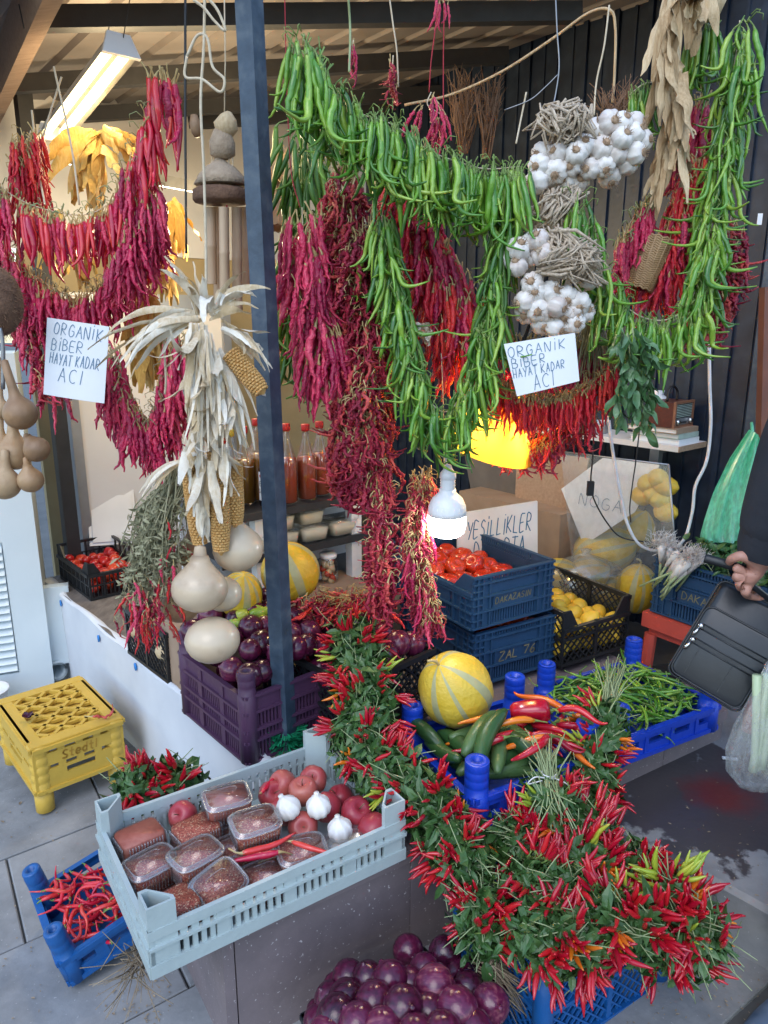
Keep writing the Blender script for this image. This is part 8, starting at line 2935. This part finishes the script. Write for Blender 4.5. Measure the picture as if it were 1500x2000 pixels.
for xx in (.22, .66):
    g.box(bw * xx - .0012, bw * xx + .0012, .02, bh * .38, min(fz * .015, fz * .0175), max(fz * .015, fz * .0175))
child('seam', g.mesh('seam', M['black'], False), bag)
g = MB()
s0, s1 = Vector((.05, bh * 1.05, zb * .5)), Vector((bw * .9, bh * 1.04, zb * .5))
hl = Tb.inverted() @ (hand_c + H((.0, .0, -.028)))
g.tube(smooth_pts([s0, s0.lerp(hl, .5) + Vector((0, .012, 0)), hl, hl.lerp(s1, .6) + Vector((0, .004, 0)), s1], 5), .007, 8)
child('strap', g.mesh('strap', M['leather']), bag)

# white carrier bag with leeks
c = P(1490, 1440, 1.50)
t = thing('carrier_bag', 'translucent white carrier bag of leeks hanging beside the leather bag', 'plastic bag', c)
g = MB()
rd = random.Random(12)
g.lathe([(.01, -.115), (.045, -.11), (.075, -.075), (.082, -.02), (.072, .04), (.05, .10), (.03, .16), (.02, .20)], 40, Matrix.Translation(P(1492, 1452, 1.50)) @ Matrix.Diagonal((1, .6, 1, 1)), 10, .10, .012, rd)
link('bag_film', g.mesh('bag_film', M['milkybag']), t)
lk_ = thing('leek_bundle', 'bundle of leeks seen through the white carrier bag', 'leeks', c)
for i in range(6):
    g = MB()
    p = P(1470 + i * 9, 1500 + rd.uniform(-8, 10), 1.50 + rd.uniform(-.015, .015))
    g.tube([p, p + H((0, 0, .04)), p + H((.005 * (i - 2), 0, .14)), p + H((.01 * (i - 2), 0, .24))], [.010, .0085, .008, .010], 8)
    link('leek', g.mesh('leek', M['leek']), lk_)
    g = MB()
    for k in range(14):
        v = H((rd.gauss(0, .6), rd.gauss(0, .6), -1)).normalized()
        g.tube([p, p + v * rd.uniform(.01, .022)], [.001, .0006], 3)
    link('roots', g.mesh('roots', M['root']), lk_, kind='stuff')

# scraps on the landing
g = MB()
q = PZ(1425, 1483, .283)
g.box(-.022, .022, -.004, .004, 0, .006, Matrix.Translation(q) @ Matrix.Rotation(-.2, 4, 'Z'))
thing('litter', 'white paper scrap in the corner of the damp landing', 'litter', me=g.mesh('litter', M['paper'], False), mw=Matrix.Identity(4))

g = MB()
rd = random.Random(40)
for i in range(420):
    px_, py_ = rd.choice([(rd.uniform(0, 160), rd.uniform(1300, 1360)), (rd.uniform(0, 300), rd.uniform(1560, 2000)), (rd.uniform(240, 330), rd.uniform(1850, 2000)), (rd.uniform(1100, 1500), rd.uniform(1880, 2000))])
    p_ = PZ(px_, py_, 0)
    p_.z = gz(p_.x, 0) + .004
    p_ = PZ(px_, py_, p_.z)
    a = rd.uniform(0, 6.28)
    l = rd.uniform(.003, .011) * (1 if rd.random() < .93 else 2.0)
    leaf_quad(g, p_, Vector((math.cos(a), math.sin(a), rd.uniform(0, .25))), Z1, l, l * rd.uniform(.2, .7), .1)
o_ = link('ground_litter', g.mesh('ground_litter', M['root'], False), pave, kind='stuff')
g = MB()
for i in range(70):
    p_ = PZ(rd.uniform(1190, 1500), rd.uniform(1500, 1780), .2815)
    a = rd.uniform(0, 6.28)
    l = rd.uniform(.003, .012)
    leaf_quad(g, p_, Vector((math.cos(a), math.sin(a), rd.uniform(0, .25))), Z1, l, l * rd.uniform(.2, .7), .1)
link('ground_litter', g.mesh('ground_litter', M['root'], False), land, kind='stuff')
